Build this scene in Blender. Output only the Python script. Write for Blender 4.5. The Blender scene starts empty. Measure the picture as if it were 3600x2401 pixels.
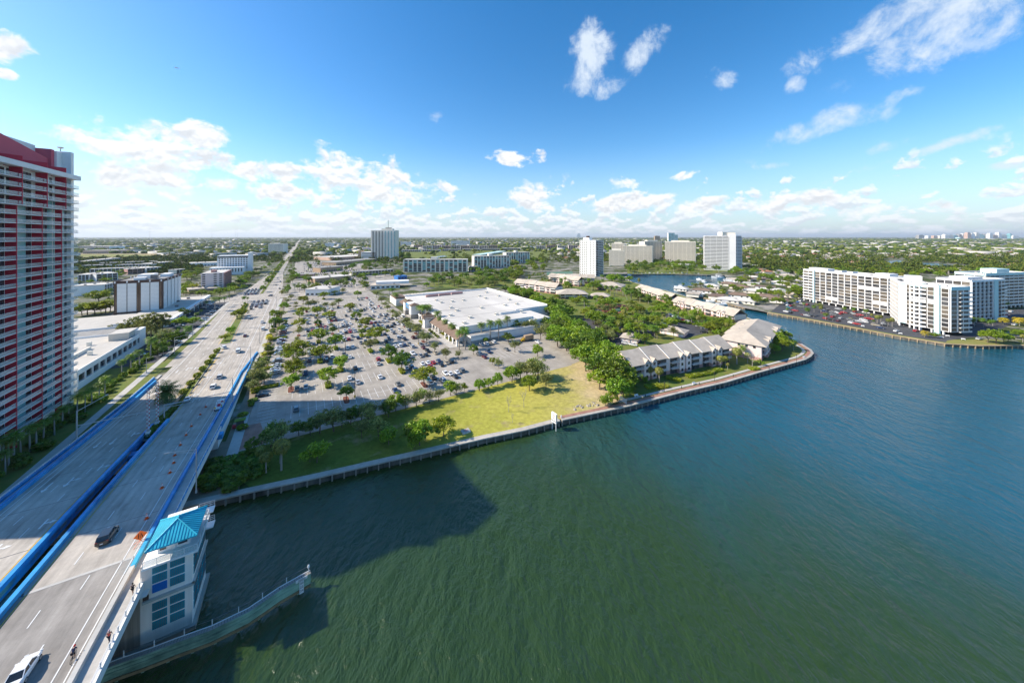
import bpy, math, random
import numpy as np
from mathutils import Vector, Matrix
R = math.radians
rng = random.Random(11)
sc = bpy.context.scene
COL = sc.collection

# ------------------------------------------------------------------ camera
F, CX, HV, H = 1200.0,1800.0,832.0,66.0      # focal length, principal column, horizon row (photo pixels), eye height
WATER = -1.8
cd = bpy.data.cameras.new('camera')
cam = bpy.data.objects.new('camera', cd)
COL.objects.link(cam)
cam.location = (0,0, H)
cam.rotation_euler = (R(90),0,0)
cd.sensor_width = 36
cd.lens = 12
cd.shift_y = -(1200.5 - HV) / 3600
cd.clip_start = 0.5
cd.clip_end = 120000
sc.camera = cam

# ------------------------------------------------------------------ world, sun, exposure
SUN_EL = 36.5
SUN_DIR = Vector((math.cos(R(SUN_EL)) * 0.9995, math.cos(R(SUN_EL)) * 0.03,-math.sin(R(SUN_EL))))   # way the light travels
world = bpy.data.worlds.new('World')
sc.world = world
world.use_nodes = True

def build_world():
 nt = world.node_tree
 nt.nodes.clear()
 N = nt.nodes.new
 L = nt.links.new

 def math_(op, a, b=None, clamp=False):
  n = N('ShaderNodeMath')
  n.operation = op
  n.use_clamp = clamp
  for i, x in enumerate((a, b)):
   if x is None:
    continue
   if isinstance(x, (int, float)):
    n.inputs[i].default_value = x
   else:
    L(x, n.inputs[i])
  return n.outputs[0]
 out = N('ShaderNodeOutputWorld')
 bg = N('ShaderNodeBackground')
 bg.inputs['Strength'].default_value = 0.087
 sky = N('ShaderNodeTexSky')
 sky.sky_type = 'NISHITA'
 sky.sun_disc = False
 sky.sun_elevation = R(SUN_EL)
 sky.sun_rotation = R(-90)
 sky.altitude = 60
 sky.air_density = 1.0
 sky.dust_density = 0.45
 sky.ozone_density = 1.6
 tc = N('ShaderNodeTexCoord')
 sep = N('ShaderNodeSeparateXYZ')
 L(tc.outputs['Generated'], sep.inputs[0])
 x, y, z = sep.outputs
 az = math_('ARCTAN2', x, y)                       # radians, 0 = north of the scene (+Y)
 el = math_('ARCSINE', z)

 # warped noise in (azimuth, elevation): billows get flatter towards the horizon
 def cloud_noise(de, scale, detail, seed):
  cb = N('ShaderNodeCombineXYZ')
  e2 = math_('ADD', el, de)
  w = math_('DIVIDE',1.0, math_('ADD', math_('MAXIMUM', e2,0.0),0.16))
  L(math_('MULTIPLY', az, 13.0), cb.inputs[0])
  L(math_('MULTIPLY', w, -1.15), cb.inputs[1])
  cb.inputs[2].default_value = seed
  nz = N('ShaderNodeTexNoise')
  nz.inputs['Scale'].default_value = scale
  nz.inputs['Detail'].default_value = detail
  nz.inputs['Roughness'].default_value = 0.56
  nz.inputs['Distortion'].default_value = 0.12
  L(cb.outputs[0], nz.inputs['Vector'])
  return nz.outputs[0]

 def gno(de, scale, detail, seed, sx=1.0, rough=0.58):
  cb = N('ShaderNodeCombineXYZ')
  L(math_('MULTIPLY', az, sx), cb.inputs[0])
  L(math_('ADD', el, de), cb.inputs[1])
  cb.inputs[2].default_value = seed
  nz = N('ShaderNodeTexNoise')
  nz.inputs['Scale'].default_value = scale
  nz.inputs['Detail'].default_value = detail
  nz.inputs['Roughness'].default_value = rough
  nz.inputs['Distortion'].default_value = 0.25
  L(cb.outputs[0], nz.inputs['Vector'])
  return nz.outputs[0]

 def azel(u, v):
  dx, dz = (u - CX) / F, (HV - v) / F
  return math.atan2(dx, 1.0), math.atan2(dz, math.hypot(1, dx))

 pos = N('ShaderNodeCombineXYZ')
 L(az, pos.inputs[0])
 L(el, pos.inputs[1])

 def blobs(lst):
  best = None
  for (u, v, ru, rv, rot, k) in lst:
   a0, e0 = azel(u, v)
   dx = (u - CX) / F
   sa = 1.0 / (1 + dx * dx) / F
   mp = N('ShaderNodeMapping')
   mp.vector_type = 'TEXTURE'
   mp.inputs['Location'].default_value = (a0, e0,0)
   mp.inputs['Rotation'].default_value = (0,0, R(rot))
   mp.inputs['Scale'].default_value = (ru * sa, rv * sa * math.sqrt(1 + dx * dx),1)
   L(pos.outputs[0], mp.inputs[0])
   dt = N('ShaderNodeVectorMath')
   dt.operation = 'DOT_PRODUCT'
   L(mp.outputs[0], dt.inputs[0])
   L(mp.outputs[0], dt.inputs[1])
   n = N('ShaderNodeMath')
   n.operation = 'MULTIPLY_ADD'
   L(dt.outputs['Value'], n.inputs[0])
   n.inputs[1].default_value = -k
   n.inputs[2].default_value = k
   best = n.outputs[0] if best is None else math_('MAXIMUM', best, n.outputs[0])
  return math_('MAXIMUM', best, -3.5)

 def ss(val, lo, hi):
  m = N('ShaderNodeMapRange')
  m.interpolation_type = 'SMOOTHSTEP'
  m.inputs[1].default_value = lo
  m.inputs[2].default_value = hi
  L(val, m.inputs[0])
  return m.outputs[0]
 # heaped white clouds
 puffs = [(470,495,215,62,0,1),(560,465,160,42,0,1),(690,470,90,45,0,1),
    (410,630,170,55,0,1),(590,640,190,60,0,1),(740,655,120,40,0,.9),
    (740,575,120,42,0,1),(880,600,80,34,0,1),(985,605,75,34,0,1),
    (1210,580,130,62,0,1),(1330,615,150,60,0,1),(1250,650,200,50,0,1),(1380,680,130,42,0,1),(1010,680,160,36,0,.9),
    (1820,555,90,26,0,.95),(1885,690,85,55,0,1),(2230,710,160,36,4,1),(2215,640,55,22,0,.8),
    (2450,722,110,26,4,.9),(2760,720,190,40,5,1),(2870,700,130,34,0,1),(3060,735,110,26,4,.9),(3310,725,60,20,0,.8),
    (0,165,110,50,-8,1),(20,262,45,18,0,.8),(2410,615,60,16,8,.7),(1540,660,60,26,0,.8),(1480,655,60,22,0,.8)]
 cov = blobs(puffs)
 n1 = gno(0.0,17.0,6.0,3.1,.75,.60)
 n1b = gno(0.012,17.0,3.0,3.1,.75,.60)
 lump = gno(0.0,52.0,4.0,6.7,.8,.6)
 lumpb = gno(0.006,52.0,2.0,6.7,.8,.6)

 def heap(n_, l_):
  return math_('ADD', math_('ADD', math_('MULTIPLY', cov, 0.5), math_('MULTIPLY', math_('SUBTRACT', n_, 0.5),3.1)), math_('MULTIPLY', math_('SUBTRACT', l_, 0.5),0.9))
 dens1 = math_('ADD', heap(n1, lump),-.06)
 m1 = ss(dens1,-0.12,0.42)
 dens1b = math_('ADD', heap(n1b, lumpb),-.06)
 # low field of small clouds all round the horizon
 n2 = cloud_noise(0.0,1.7,6.0,9.0)
 n2b = cloud_noise(0.008,1.7,3.0,9.0)
 band = math_('MULTIPLY', ss(el, 0.15,0.03),0.40)
 leftm = math_('MULTIPLY', ss(az, 0.35,-0.55),0.12)
 dens2 = math_('ADD', math_('ADD', math_('MULTIPLY', math_('SUBTRACT', n2,0.5),2.6), math_('SUBTRACT', band, 0.27)), math_('MULTIPLY', leftm, ss(el, .16,.03)))
 dens2 = math_('ADD', dens2, math_('MULTIPLY', math_('SUBTRACT', lump, .5),.7))
 m2 = math_('MULTIPLY', ss(dens2,0.0,0.26), math_('MULTIPLY', ss(el, -0.004,0.004), ss(el, 0.19,0.13)))
 # thin wisps high up
 wisps = [(2080,200,75,95,12,1),(2070,265,90,45,20,.9),(2250,190,95,40,42,.95),(2160,285,70,32,30,.8),
    (2530,270,55,30,-20,.75),(2800,295,32,26,0,.75),(3080,95,330,60,14,.9),(3330,80,330,95,22,1.1),(3200,190,240,50,18,.95),(3420,130,220,60,22,1),
    (2880,440,230,38,14,1),(3010,400,120,40,0,.9),(3140,510,85,24,12,.9),(1535,410,26,20,0,.7),(3560,580,70,14,5,.8),(2710,585,55,12,0,.8),(3250,530,420,16,16,.55)]
 cov3 = blobs(wisps)
 n3 = gno(0.0,11.0,7.0,21.0,1.0,.66)
 dens3 = math_('ADD', math_('MULTIPLY', cov3,0.42), math_('MULTIPLY', math_('SUBTRACT', n3,0.52),3.0))
 m3 = math_('MULTIPLY', ss(dens3,-0.2,0.7),0.92)

 # thicker parts shade towards grey below
 sh1 = ss(math_('SUBTRACT', dens1b, dens1),-0.3,0.38)
 sh2 = ss(math_('SUBTRACT', n2b, n2),-0.07,0.1)

 def mixc(fac, a, b):
  m = N('ShaderNodeMix')
  m.data_type = 'RGBA'
  L(fac, m.inputs[0])
  for i, c in ((6, a),(7, b)):
   if isinstance(c, tuple):
    m.inputs[i].default_value = c
   else:
    L(c, m.inputs[i])
  return m.outputs[2]
 white = (5.4,5.45,5.5,1)
 grey = (3.3,3.5,3.8,1)
 c1 = mixc(math_('MULTIPLY', sh1, math_('MULTIPLY', m1,0.75)), white, grey)
 c2 = mixc(math_('MULTIPLY', sh2,0.8),(5.2,5.35,5.5,1),(3.4,3.75,4.2,1))
 hs = N('ShaderNodeHueSaturation')
 hs.inputs['Saturation'].default_value = 1.42
 L(sky.outputs[0], hs.inputs['Color'])
 base = hs.outputs[0]
 lowhaze = math_('MULTIPLY', ss(el, 0.26,-0.02),0.72)
 base = mixc(lowhaze, base, (2.35,3.35,4.4,1))
 cc = mixc(m3, base, (4.0,4.5,5.1,1))
 cc = mixc(math_('MULTIPLY', m2,0.85), cc, c2)
 cc = mixc(math_('MULTIPLY', m1,0.97), cc, c1)
 L(cc, bg.inputs['Color'])
 L(bg.outputs[0], out.inputs[0])

build_world()
sd = bpy.data.lights.new('sun', 'SUN')
sd.energy = 3.0
sd.angle = R(0.53)
sd.color = (1.0,0.90,0.76)
sun = bpy.data.objects.new('sun', sd)
COL.objects.link(sun)
sun.rotation_euler = SUN_DIR.to_track_quat('-Z', 'Y').to_euler()
sun.location = (-300,0,300)
vs = sc.view_settings
vs.view_transform = 'Standard'
vs.look = 'None'
vs.exposure = 1.25
vs.gamma = 1.0
vs.use_curve_mapping = False
try:
 sc.cycles.max_bounces = 5
 sc.cycles.diffuse_bounces = 2
 sc.cycles.glossy_bounces = 3
 sc.cycles.transmission_bounces = 3
 sc.cycles.transparent_max_bounces = 12
 sc.cycles.volume_bounces = 0
 sc.cycles.caustics_reflective = False
 sc.cycles.caustics_refractive = False
except Exception:
 pass

# ------------------------------------------------------------------ frames: photo pixel -> ground, road frame (a along, b across)
TAN = 0.615
CS = 1 / math.sqrt(1 + TAN * TAN)
SN = TAN * CS
ROADROT = math.atan2(CS, -SN)          # heading of +a

def G(u, v, z=0.0):
 Y = (H - z) * F / (v - HV)
 return ((u - CX) / F * Y, Y)

def XY(a, b):
 return (b * CS - a * SN, b * SN + a * CS)

def toAB(x, y):
 return (-x * SN + y * CS, x * CS + y * SN)

def crop(x0, y0, s):
 return lambda x, y, z=0.0: G(x0 + x * s, y0 + y * s, z)

P_ = crop(900,900,.3188)
S_ = crop(1300,780,.3189)
K_ = crop(1800,1000,.4679)
L_ = crop(1900,780,.3403)
Q_ = crop(2600,780,.4253)
W_ = crop(900,1250,.3507)
V_ = crop(1500,1250,.3403)
D_ = crop(250,800,.319)

def zroad(a):
 xs = [0,40,67,84,112,135,163,190,215,240,260]
 zs = [9.9,9.8,9.5,8.8,7.2,5.4,3.2,1.5,.55,.12,.06]
 return float(np.interp(a, xs, zs))

# ------------------------------------------------------------------ materials
def mat(name, col, rough=.8, var=0.0, scale=3.0, spec=.3, metal=0.0, bump=0.0, bscale=None, streak=None, tint=None, alpha=1.0, objvar=0.0, col2=None):
 """procedural material: base colour broken up by two noises, optional bump, optional vertical streaks"""
 m = bpy.data.materials.new(name)
 m.use_nodes = True
 nt = m.node_tree
 b = nt.nodes['Principled BSDF']
 N, L = nt.nodes.new, nt.links.new
 b.inputs['Roughness'].default_value = rough
 b.inputs['Metallic'].default_value = metal
 b.inputs['Specular IOR Level'].default_value = spec
 b.inputs['Base Color'].default_value = (*col, 1)
 if alpha < 1:
  b.inputs['Alpha'].default_value = alpha
 if var or bump or col2:
  tc = N('ShaderNodeTexCoord')
  mp = N('ShaderNodeMapping')
  if streak:
   mp.inputs['Scale'].default_value = streak
  L(tc.outputs['Object'], mp.inputs[0])
  n1 = N('ShaderNodeTexNoise')
  n1.inputs['Scale'].default_value = scale
  n1.inputs['Detail'].default_value = 7
  n1.inputs['Roughness'].default_value = .62
  L(mp.outputs[0], n1.inputs['Vector'])
  n2 = N('ShaderNodeTexNoise')
  n2.inputs['Scale'].default_value = scale * .17
  n2.inputs['Detail'].default_value = 4
  L(mp.outputs[0], n2.inputs['Vector'])
  ad = N('ShaderNodeMath')
  ad.operation = 'ADD'
  L(n1.outputs[0], ad.inputs[0])
  L(n2.outputs[0], ad.inputs[1])
  mr = N('ShaderNodeMapRange')
  mr.inputs[1].default_value = .72
  mr.inputs[2].default_value = 1.28
  L(ad.outputs[0], mr.inputs[0])
  mx = N('ShaderNodeMix')
  mx.data_type = 'RGBA'
  lo = tint if tint else tuple(c * (1 - var) for c in col)
  hi = col2 if col2 else tuple(min(1, c * (1 + var * .6)) for c in col)
  mx.inputs[6].default_value = (*lo, 1)
  mx.inputs[7].default_value = (*hi, 1)
  L(mr.outputs[0], mx.inputs[0])
  src = mx.outputs[2]
  if objvar:
   oi = N('ShaderNodeObjectInfo')
   hsv = N('ShaderNodeHueSaturation')
   m2 = N('ShaderNodeMapRange')
   m2.inputs[3].default_value = 1 - objvar
   m2.inputs[4].default_value = 1 + objvar
   L(oi.outputs['Random'], m2.inputs[0])
   L(m2.outputs[0], hsv.inputs['Value'])
   L(src, hsv.inputs['Color'])
   src = hsv.outputs[0]
  L(src, b.inputs['Base Color'])
  if bump:
   bp = N('ShaderNodeBump')
   bp.inputs['Strength'].default_value = bump
   bp.inputs['Distance'].default_value = .05
   if bscale:
    n3 = N('ShaderNodeTexNoise')
    n3.inputs['Scale'].default_value = bscale
    n3.inputs['Detail'].default_value = 6
    L(tc.outputs['Object'], n3.inputs['Vector'])
    L(n3.outputs[0], bp.inputs['Height'])
   else:
    L(n1.outputs[0], bp.inputs['Height'])
   L(bp.outputs[0], b.inputs['Normal'])
 return m

def road_mat(name, col, dark=.72, wear=.5, lane=3.45, off=.0):
 """road surface: blotches, long streaks along the road and darker wheel paths"""
 m = bpy.data.materials.new(name)
 m.use_nodes = True
 nt = m.node_tree
 b = nt.nodes['Principled BSDF']
 b.inputs['Roughness'].default_value = .88
 b.inputs['Specular IOR Level'].default_value = .2
 N, L = nt.nodes.new, nt.links.new
 tc = N('ShaderNodeTexCoord')
 mp = N('ShaderNodeMapping')
 mp.inputs['Rotation'].default_value = (0,0,-ROADROT)
 L(tc.outputs['Object'], mp.inputs[0])
 st = N('ShaderNodeMapping')
 st.inputs['Scale'].default_value = (.035,1.0,1)
 L(mp.outputs[0], st.inputs[0])

 def noise(src, s_, d):
  n = N('ShaderNodeTexNoise')
  n.inputs['Scale'].default_value = s_
  n.inputs['Detail'].default_value = d
  n.inputs['Roughness'].default_value = .65
  L(src, n.inputs['Vector'])
  return n.outputs[0]

 def mr(v, a0, a1, b0, b1):
  r = N('ShaderNodeMapRange')
  for i, x in enumerate((a0, a1, b0, b1)):
   r.inputs[i + 1].default_value = x
  L(v, r.inputs[0])
  return r.outputs[0]

 def mul(a, c):
  n = N('ShaderNodeMath')
  n.operation = 'MULTIPLY'
  L(a, n.inputs[0])
  L(c, n.inputs[1])
  return n.outputs[0]
 sp = N('ShaderNodeSeparateXYZ')
 L(mp.outputs[0], sp.inputs[0])
 ph = N('ShaderNodeMath')
 ph.operation = 'MULTIPLY_ADD'
 L(sp.outputs[1], ph.inputs[0])
 ph.inputs[1].default_value = 2 * math.pi / (lane / 2)
 ph.inputs[2].default_value = off
 sn = N('ShaderNodeMath')
 sn.operation = 'SINE'
 L(ph.outputs[0], sn.inputs[0])
 f = mul(mr(noise(mp.outputs[0], .12,7),.3,.7, dark, 1.12), mr(noise(st.outputs[0], .9,6),.3,.7,1 - wear * .5,1 + wear * .25))
 f = mul(f, mul(mr(sn.outputs[0], -1,1,.94,1.03), mr(noise(mp.outputs[0], 1.6,5),.3,.7,.93,1.05)))
 st2 = N('ShaderNodeMapping')
 st2.inputs['Scale'].default_value = (.12,1.0,1)
 L(mp.outputs[0], st2.inputs[0])
 f = mul(f, mr(noise(st2.outputs[0], .33,5),.60,.74,1.0,1 - wear))
 mx = N('ShaderNodeMix')
 mx.data_type = 'RGBA'
 mx.blend_type = 'MULTIPLY'
 mx.inputs[0].default_value = 1
 mx.inputs[6].default_value = (*col, 1)
 L(f, mx.inputs[7])
 L(mx.outputs[2], b.inputs['Base Color'])
 return m

def objcol_mat(name, rough=.3, spec=.5, metal=0.0, coat=0.0, var=.12):
 m = bpy.data.materials.new(name)
 m.use_nodes = True
 nt = m.node_tree
 b = nt.nodes['Principled BSDF']
 oi = nt.nodes.new('ShaderNodeObjectInfo')
 tc = nt.nodes.new('ShaderNodeTexCoord')
 nz = nt.nodes.new('ShaderNodeTexNoise')
 nz.inputs['Scale'].default_value = 1.7
 nz.inputs['Detail'].default_value = 5
 nt.links.new(tc.outputs['Object'], nz.inputs['Vector'])
 mr = nt.nodes.new('ShaderNodeMapRange')
 mr.inputs[3].default_value = 1 - var
 mr.inputs[4].default_value = 1 + var
 nt.links.new(nz.outputs[0], mr.inputs[0])
 hs = nt.nodes.new('ShaderNodeHueSaturation')
 nt.links.new(mr.outputs[0], hs.inputs['Value'])
 nt.links.new(oi.outputs['Color'], hs.inputs['Color'])
 nt.links.new(hs.outputs[0], b.inputs['Base Color'])
 b.inputs['Roughness'].default_value = rough
 b.inputs['Specular IOR Level'].default_value = spec
 b.inputs['Metallic'].default_value = metal
 b.inputs['Coat Weight'].default_value = coat
 return m

def leaf_mat(name, c1, c2, objv=.22, trans=.35, nscale=.35):
 m = bpy.data.materials.new(name)
 m.use_nodes = True
 nt = m.node_tree
 nt.nodes.clear()
 N, L = nt.nodes.new, nt.links.new
 out = N('ShaderNodeOutputMaterial')
 tc = N('ShaderNodeTexCoord')
 oi = N('ShaderNodeObjectInfo')
 nz = N('ShaderNodeTexNoise')
 nz.inputs['Scale'].default_value = nscale
 nz.inputs['Detail'].default_value = 4
 L(tc.outputs['Object'], nz.inputs['Vector'])
 ge = N('ShaderNodeNewGeometry')
 ad = N('ShaderNodeMath')
 ad.operation = 'MULTIPLY_ADD'
 L(ge.outputs['Random Per Island'], ad.inputs[0])
 ad.inputs[1].default_value = .45
 L(nz.outputs[0], ad.inputs[2])
 mr = N('ShaderNodeMapRange')
 mr.inputs[1].default_value = .42
 mr.inputs[2].default_value = 1.0
 L(ad.outputs[0], mr.inputs[0])
 mx = N('ShaderNodeMix')
 mx.data_type = 'RGBA'
 mx.inputs[6].default_value = (*c1,1)
 mx.inputs[7].default_value = (*c2,1)
 L(mr.outputs[0], mx.inputs[0])
 hs = N('ShaderNodeHueSaturation')
 a = N('ShaderNodeMapRange')
 a.inputs[3].default_value = 1 - objv
 a.inputs[4].default_value = 1 + objv
 L(oi.outputs['Random'], a.inputs[0])
 h = N('ShaderNodeMapRange')
 h.inputs[3].default_value = .485
 h.inputs[4].default_value = .515
 fr = N('ShaderNodeMath')
 fr.operation = 'FRACT'
 mu = N('ShaderNodeMath')
 mu.operation = 'MULTIPLY'
 mu.inputs[1].default_value = 7.31
 L(oi.outputs['Random'], mu.inputs[0])
 L(mu.outputs[0], fr.inputs[0])
 L(fr.outputs[0], h.inputs[0])
 L(h.outputs[0], hs.inputs['Hue'])
 L(a.outputs[0], hs.inputs['Value'])
 L(mx.outputs[2], hs.inputs['Color'])
 d = N('ShaderNodeBsdfDiffuse')
 t = N('ShaderNodeBsdfTranslucent')
 g = N('ShaderNodeBsdfGlossy')
 g.inputs['Roughness'].default_value = .45
 L(hs.outputs[0], d.inputs[0])
 L(hs.outputs[0], t.inputs[0])
 s = N('ShaderNodeMixShader')
 s.inputs[0].default_value = trans
 L(d.outputs[0], s.inputs[1])
 L(t.outputs[0], s.inputs[2])
 s2 = N('ShaderNodeMixShader')
 s2.inputs[0].default_value = .04
 L(s.outputs[0], s2.inputs[1])
 L(g.outputs[0], s2.inputs[2])
 L(s2.outputs[0], out.inputs[0])
 return m

# ------------------------------------------------------------------ mesh builder and object helpers
class MB:
 def __init__(s):
  s.v, s.f, s.m = [], [], []
  s.cur = 0

 def mi(s, i):
  s.cur = i
  return s

 def add(s, verts, faces):
  o = len(s.v)
  s.v.extend(verts)
  for f in faces:
   s.f.append(tuple(o + i for i in f))
   s.m.append(s.cur)
  return s

 def box(s, x0, x1, y0, y1, z0, z1):
  return s.add([(x0, y0, z0),(x1, y0, z0),(x1, y1, z0),(x0, y1, z0),(x0, y0, z1),(x1, y0, z1),(x1, y1, z1),(x0, y1, z1)],
      [(0,3,2,1),(4,5,6,7),(0,1,5,4),(1,2,6,5),(2,3,7,6),(3,0,4,7)])

 def prism(s, poly, z0, z1):
  """closed polygon (xy) extruded; z may be number or list per vertex"""
  n = len(poly)
  area = sum(poly[i][0] * poly[(i + 1) % n][1] - poly[(i + 1) % n][0] * poly[i][1] for i in range(n))
  if area < 0:
   poly = poly[::-1]
   if isinstance(z0, list):
    z0 = z0[::-1]
   if isinstance(z1, list):
    z1 = z1[::-1]
  a = z0 if isinstance(z0, list) else [z0] * n
  b = z1 if isinstance(z1, list) else [z1] * n
  vs_ = [(p[0], p[1], a[i]) for i, p in enumerate(poly)] + [(p[0], p[1], b[i]) for i, p in enumerate(poly)]
  fs = [tuple(range(n - 1,-1,-1)), tuple(range(n, 2 * n))] + [(i, (i + 1) % n, n + (i + 1) % n, n + i) for i in range(n)]
  return s.add(vs_, fs)

 def tube(s, p, q, r0, r1=None, n=6, cap=True):
  r1 = r0 if r1 is None else r1
  p, q = Vector(p), Vector(q)
  d = q - p
  if d.length < 1e-6:
   return s
  d.normalize()
  a = d.orthogonal().normalized()
  b = d.cross(a)
  vs_ = []
  for c, r in ((p, r0),(q, r1)):
   for i in range(n):
    t = 2 * math.pi * i / n
    vs_.append(tuple(c + (a * math.cos(t) + b * math.sin(t)) * r))
  fs = [(i, (i + 1) % n, n + (i + 1) % n, n + i) for i in range(n)]
  if cap:
   fs += [tuple(range(n - 1,-1,-1)), tuple(range(n, 2 * n))]
  return s.add(vs_, fs)

 def lathe(s, prof, n=10, x=0, y=0):
  vs_ = []
  for (r, z) in prof:
   for i in range(n):
    t = 2 * math.pi * i / n
    vs_.append((x + r * math.cos(t), y + r * math.sin(t), z))
  fs = []
  for k in range(len(prof) - 1):
   for i in range(n):
    j = (i + 1) % n
    fs.append((k * n + i, k * n + j, (k + 1) * n + j, (k + 1) * n + i))
  fs.append(tuple(range(n - 1,-1,-1)))
  fs.append(tuple((len(prof) - 1) * n + i for i in range(n)))
  return s.add(vs_, fs)

 def quad(s, a, b, c, d):
  return s.add([a, b, c, d], [(0,1,2,3)])

 def mesh(s, name, mats, smooth=False):
  me = bpy.data.meshes.new(name)
  me.from_pydata(s.v, [], s.f)
  if not isinstance(mats, (list, tuple)):
   mats = [mats]
  for x in mats:
   me.materials.append(x)
  if len(mats) > 1:
   me.polygons.foreach_set('material_index', s.m)
  if smooth:
   me.polygons.foreach_set('use_smooth', [True] * len(me.polygons))
  me.update()
  return me

 def build(s, name, mats, parent=None, smooth=False):
  return link(name, s.mesh(name, mats, smooth), parent)

def link(name, me, parent=None, loc=None, rot=None, scale=None):
 o = bpy.data.objects.new(name, me)
 COL.objects.link(o)
 if parent is not None:
  o.parent = parent
 if loc is not None:
  o.location = loc
 if rot is not None:
  o.rotation_euler = (0,0, rot)
 if scale is not None:
  o.scale = scale if isinstance(scale, (tuple, list)) else (scale,) * 3
 return o

def tag(o, label, cat, group=None):
 o['label'] = label
 o['category'] = cat
 if group:
  o['group'] = group
 return o

def thing(name, label, cat, loc=(0,0,0), rot=0.0, group=None):
 o = bpy.data.objects.new(name, None)
 o.empty_display_size = .5
 COL.objects.link(o)
 o.location = loc
 o.rotation_euler = (0,0, rot)
 return tag(o, label, cat, group)

def struct(o):
 o['kind'] = 'structure'
 return o

def stuff(o):
 o['kind'] = 'stuff'
 return o

ONES = ['', 'first', 'second', 'third', 'fourth', 'fifth', 'sixth', 'seventh', 'eighth', 'ninth', 'tenth', 'eleventh', 'twelfth', 'thirteenth', 'fourteenth', 'fifteenth', 'sixteenth', 'seventeenth', 'eighteenth', 'nineteenth']
TENS = {2: ('twenty', 'twentieth'),3: ('thirty', 'thirtieth'),4: ('forty', 'fortieth'),5: ('fifty', 'fiftieth'),6: ('sixty', 'sixtieth'),7: ('seventy', 'seventieth'),8: ('eighty', 'eightieth'),9: ('ninety', 'ninetieth')}

def ordn(n):
 if n < 20:
  return ONES[n]
 if n >= 100:
  return ('hundred' if n < 200 else 'two-hundred') + ('th' if n % 100 == 0 else '-and-' + ordn(n % 100))
 t, u = divmod(n, 10)
 return TENS[t][1] if u == 0 else TENS[t][0] + '-' + ONES[u]

def screen(x, y, z=0):
 return (CX + F * x / y, HV + F * (H - z) / y)

# ------------------------------------------------------------------ palette
M = {}
M['concrete'] = mat('concrete',(.50,.475,.43),.85,.22,.9, bump=.15)
M['deck'] = road_mat('bridge_deck_concrete',(.53,.48,.415))
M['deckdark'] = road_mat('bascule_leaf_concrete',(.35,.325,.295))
M['asphalt_pale'] = road_mat('pale_road_asphalt',(.50,.45,.385))
M['asphalt_lot'] = road_mat('parking_lot_asphalt',(.415,.375,.322),.68,.2,18)
M['asphalt_dark'] = mat('dark_asphalt',(.075,.076,.082),.9,.3,.2, bump=.08)
M['paint_white'] = mat('road_paint_white',(.74,.74,.72),.7,.12,2.0)
M['paint_yellow'] = mat('road_paint_yellow',(.66,.42,.06),.7,.12,2.0)
M['kerb'] = mat('kerb_concrete',(.5,.485,.45),.85,.15,1.5)
M['kerb_yellow'] = mat('kerb_yellow_paint',(.62,.45,.1),.8,.15,1.5)
M['sidewalk'] = mat('sidewalk_concrete',(.50,.475,.43),.85,.15,.7)
M['brick'] = mat('red_brick_paving',(.38,.20,.145),.85,.3,2.5, bump=.2)
M['mulch'] = mat('red_mulch',(.20,.075,.05),.95,.4,3.0, bump=.3)
M['grass_sun'] = mat('park_grass',(.17,.21,.035),.95,.3,.11, bump=.4, bscale=3.0, tint=(.30,.24,.085), col2=(.12,.19,.02))
M['grass'] = mat('lawn_grass',(.12,.17,.025),.95,.4,.3, bump=.4, bscale=3.0, tint=(.20,.18,.045), col2=(.09,.16,.02))
M['dry'] = mat('dry_grass',(.36,.27,.14),.95,.4,.35, bump=.4, bscale=2.5, tint=(.24,.2,.07), col2=(.44,.34,.2))
M['dirt'] = mat('dirt',(.27,.22,.155),.95,.3,.5, bump=.3)
M['blue'] = mat('bridge_blue_paint',(.025,.30,.60),.6,.4,.5, tint=(.02,.17,.42))
M['blue_pale'] = mat('weathered_blue_paint',(.05,.40,.66),.5,.2,.5)
M['white'] = mat('white_paint',(.80,.79,.77),.6,.06,.5)
M['stucco'] = mat('white_stucco',(.87,.85,.82),.85,.08,.25)
M['stucco_stain'] = mat('stained_pier_stucco',(.88,.76,.68),.85,.28,.6, streak=(1,1,.12), tint=(.74,.62,.54))
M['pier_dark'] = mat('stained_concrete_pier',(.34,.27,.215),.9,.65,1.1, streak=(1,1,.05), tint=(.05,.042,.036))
M['bare'] = mat('bare_underdeck_concrete',(.36,.33,.285),.9,.2,.5)
M['rail_metal'] = mat('white_rail_metal',(.72,.72,.71),.4,.05,2, metal=.0)
M['pole'] = mat('galvanised_pole',(.50,.50,.49),.45,.1,2, metal=.5)
M['darkpole'] = mat('dark_bronze_pole',(.06,.055,.05),.5,.1,2)
M['red'] = mat('crimson_paint',(.56,.03,.06),.65,.1,.3)
M['redwall'] = mat('rose_red_screen_wall',(.62,.11,.15),.7,.1,.25)
M['teal_glass'] = mat('teal_glass',(.20,.47,.49),.25,.22,.45, spec=.6, objvar=.22)
M['dark_glass'] = mat('dark_glass',(.04,.05,.06),.12,.3,.8, spec=.7, objvar=.5)
M['bronze_glass'] = mat('bronze_glass',(.12,.065,.04),.12,.5,.25, spec=.8)
M['tan_glass'] = mat('shaded_window',(.17,.145,.115),.3,.45,.35, spec=.5, objvar=.5)
M['shade_glass'] = mat('balcony_shade_glass',(.075,.075,.078),.3,.4,.4, spec=.5, objvar=.5)
M['brown'] = mat('brown_metal_cladding',(.085,.05,.04),.6,.12,.5)
M['panel'] = mat('white_cladding_panel',(.80,.79,.76),.7,.06,.3)
M['aqua'] = mat('aqua_stucco',(.54,.74,.74),.8,.07,.25)
M['roofgrey'] = mat('gravel_roof',(.36,.345,.32),.95,.3,.25)
M['roofwhite'] = mat('white_membrane_roof',(.74,.69,.62),.85,.16,.06, tint=(.44,.415,.37), streak=(.5,.1,1))
M['deckroof'] = mat('parking_deck_roof',(.56,.52,.455),.9,.15,.15)
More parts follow.
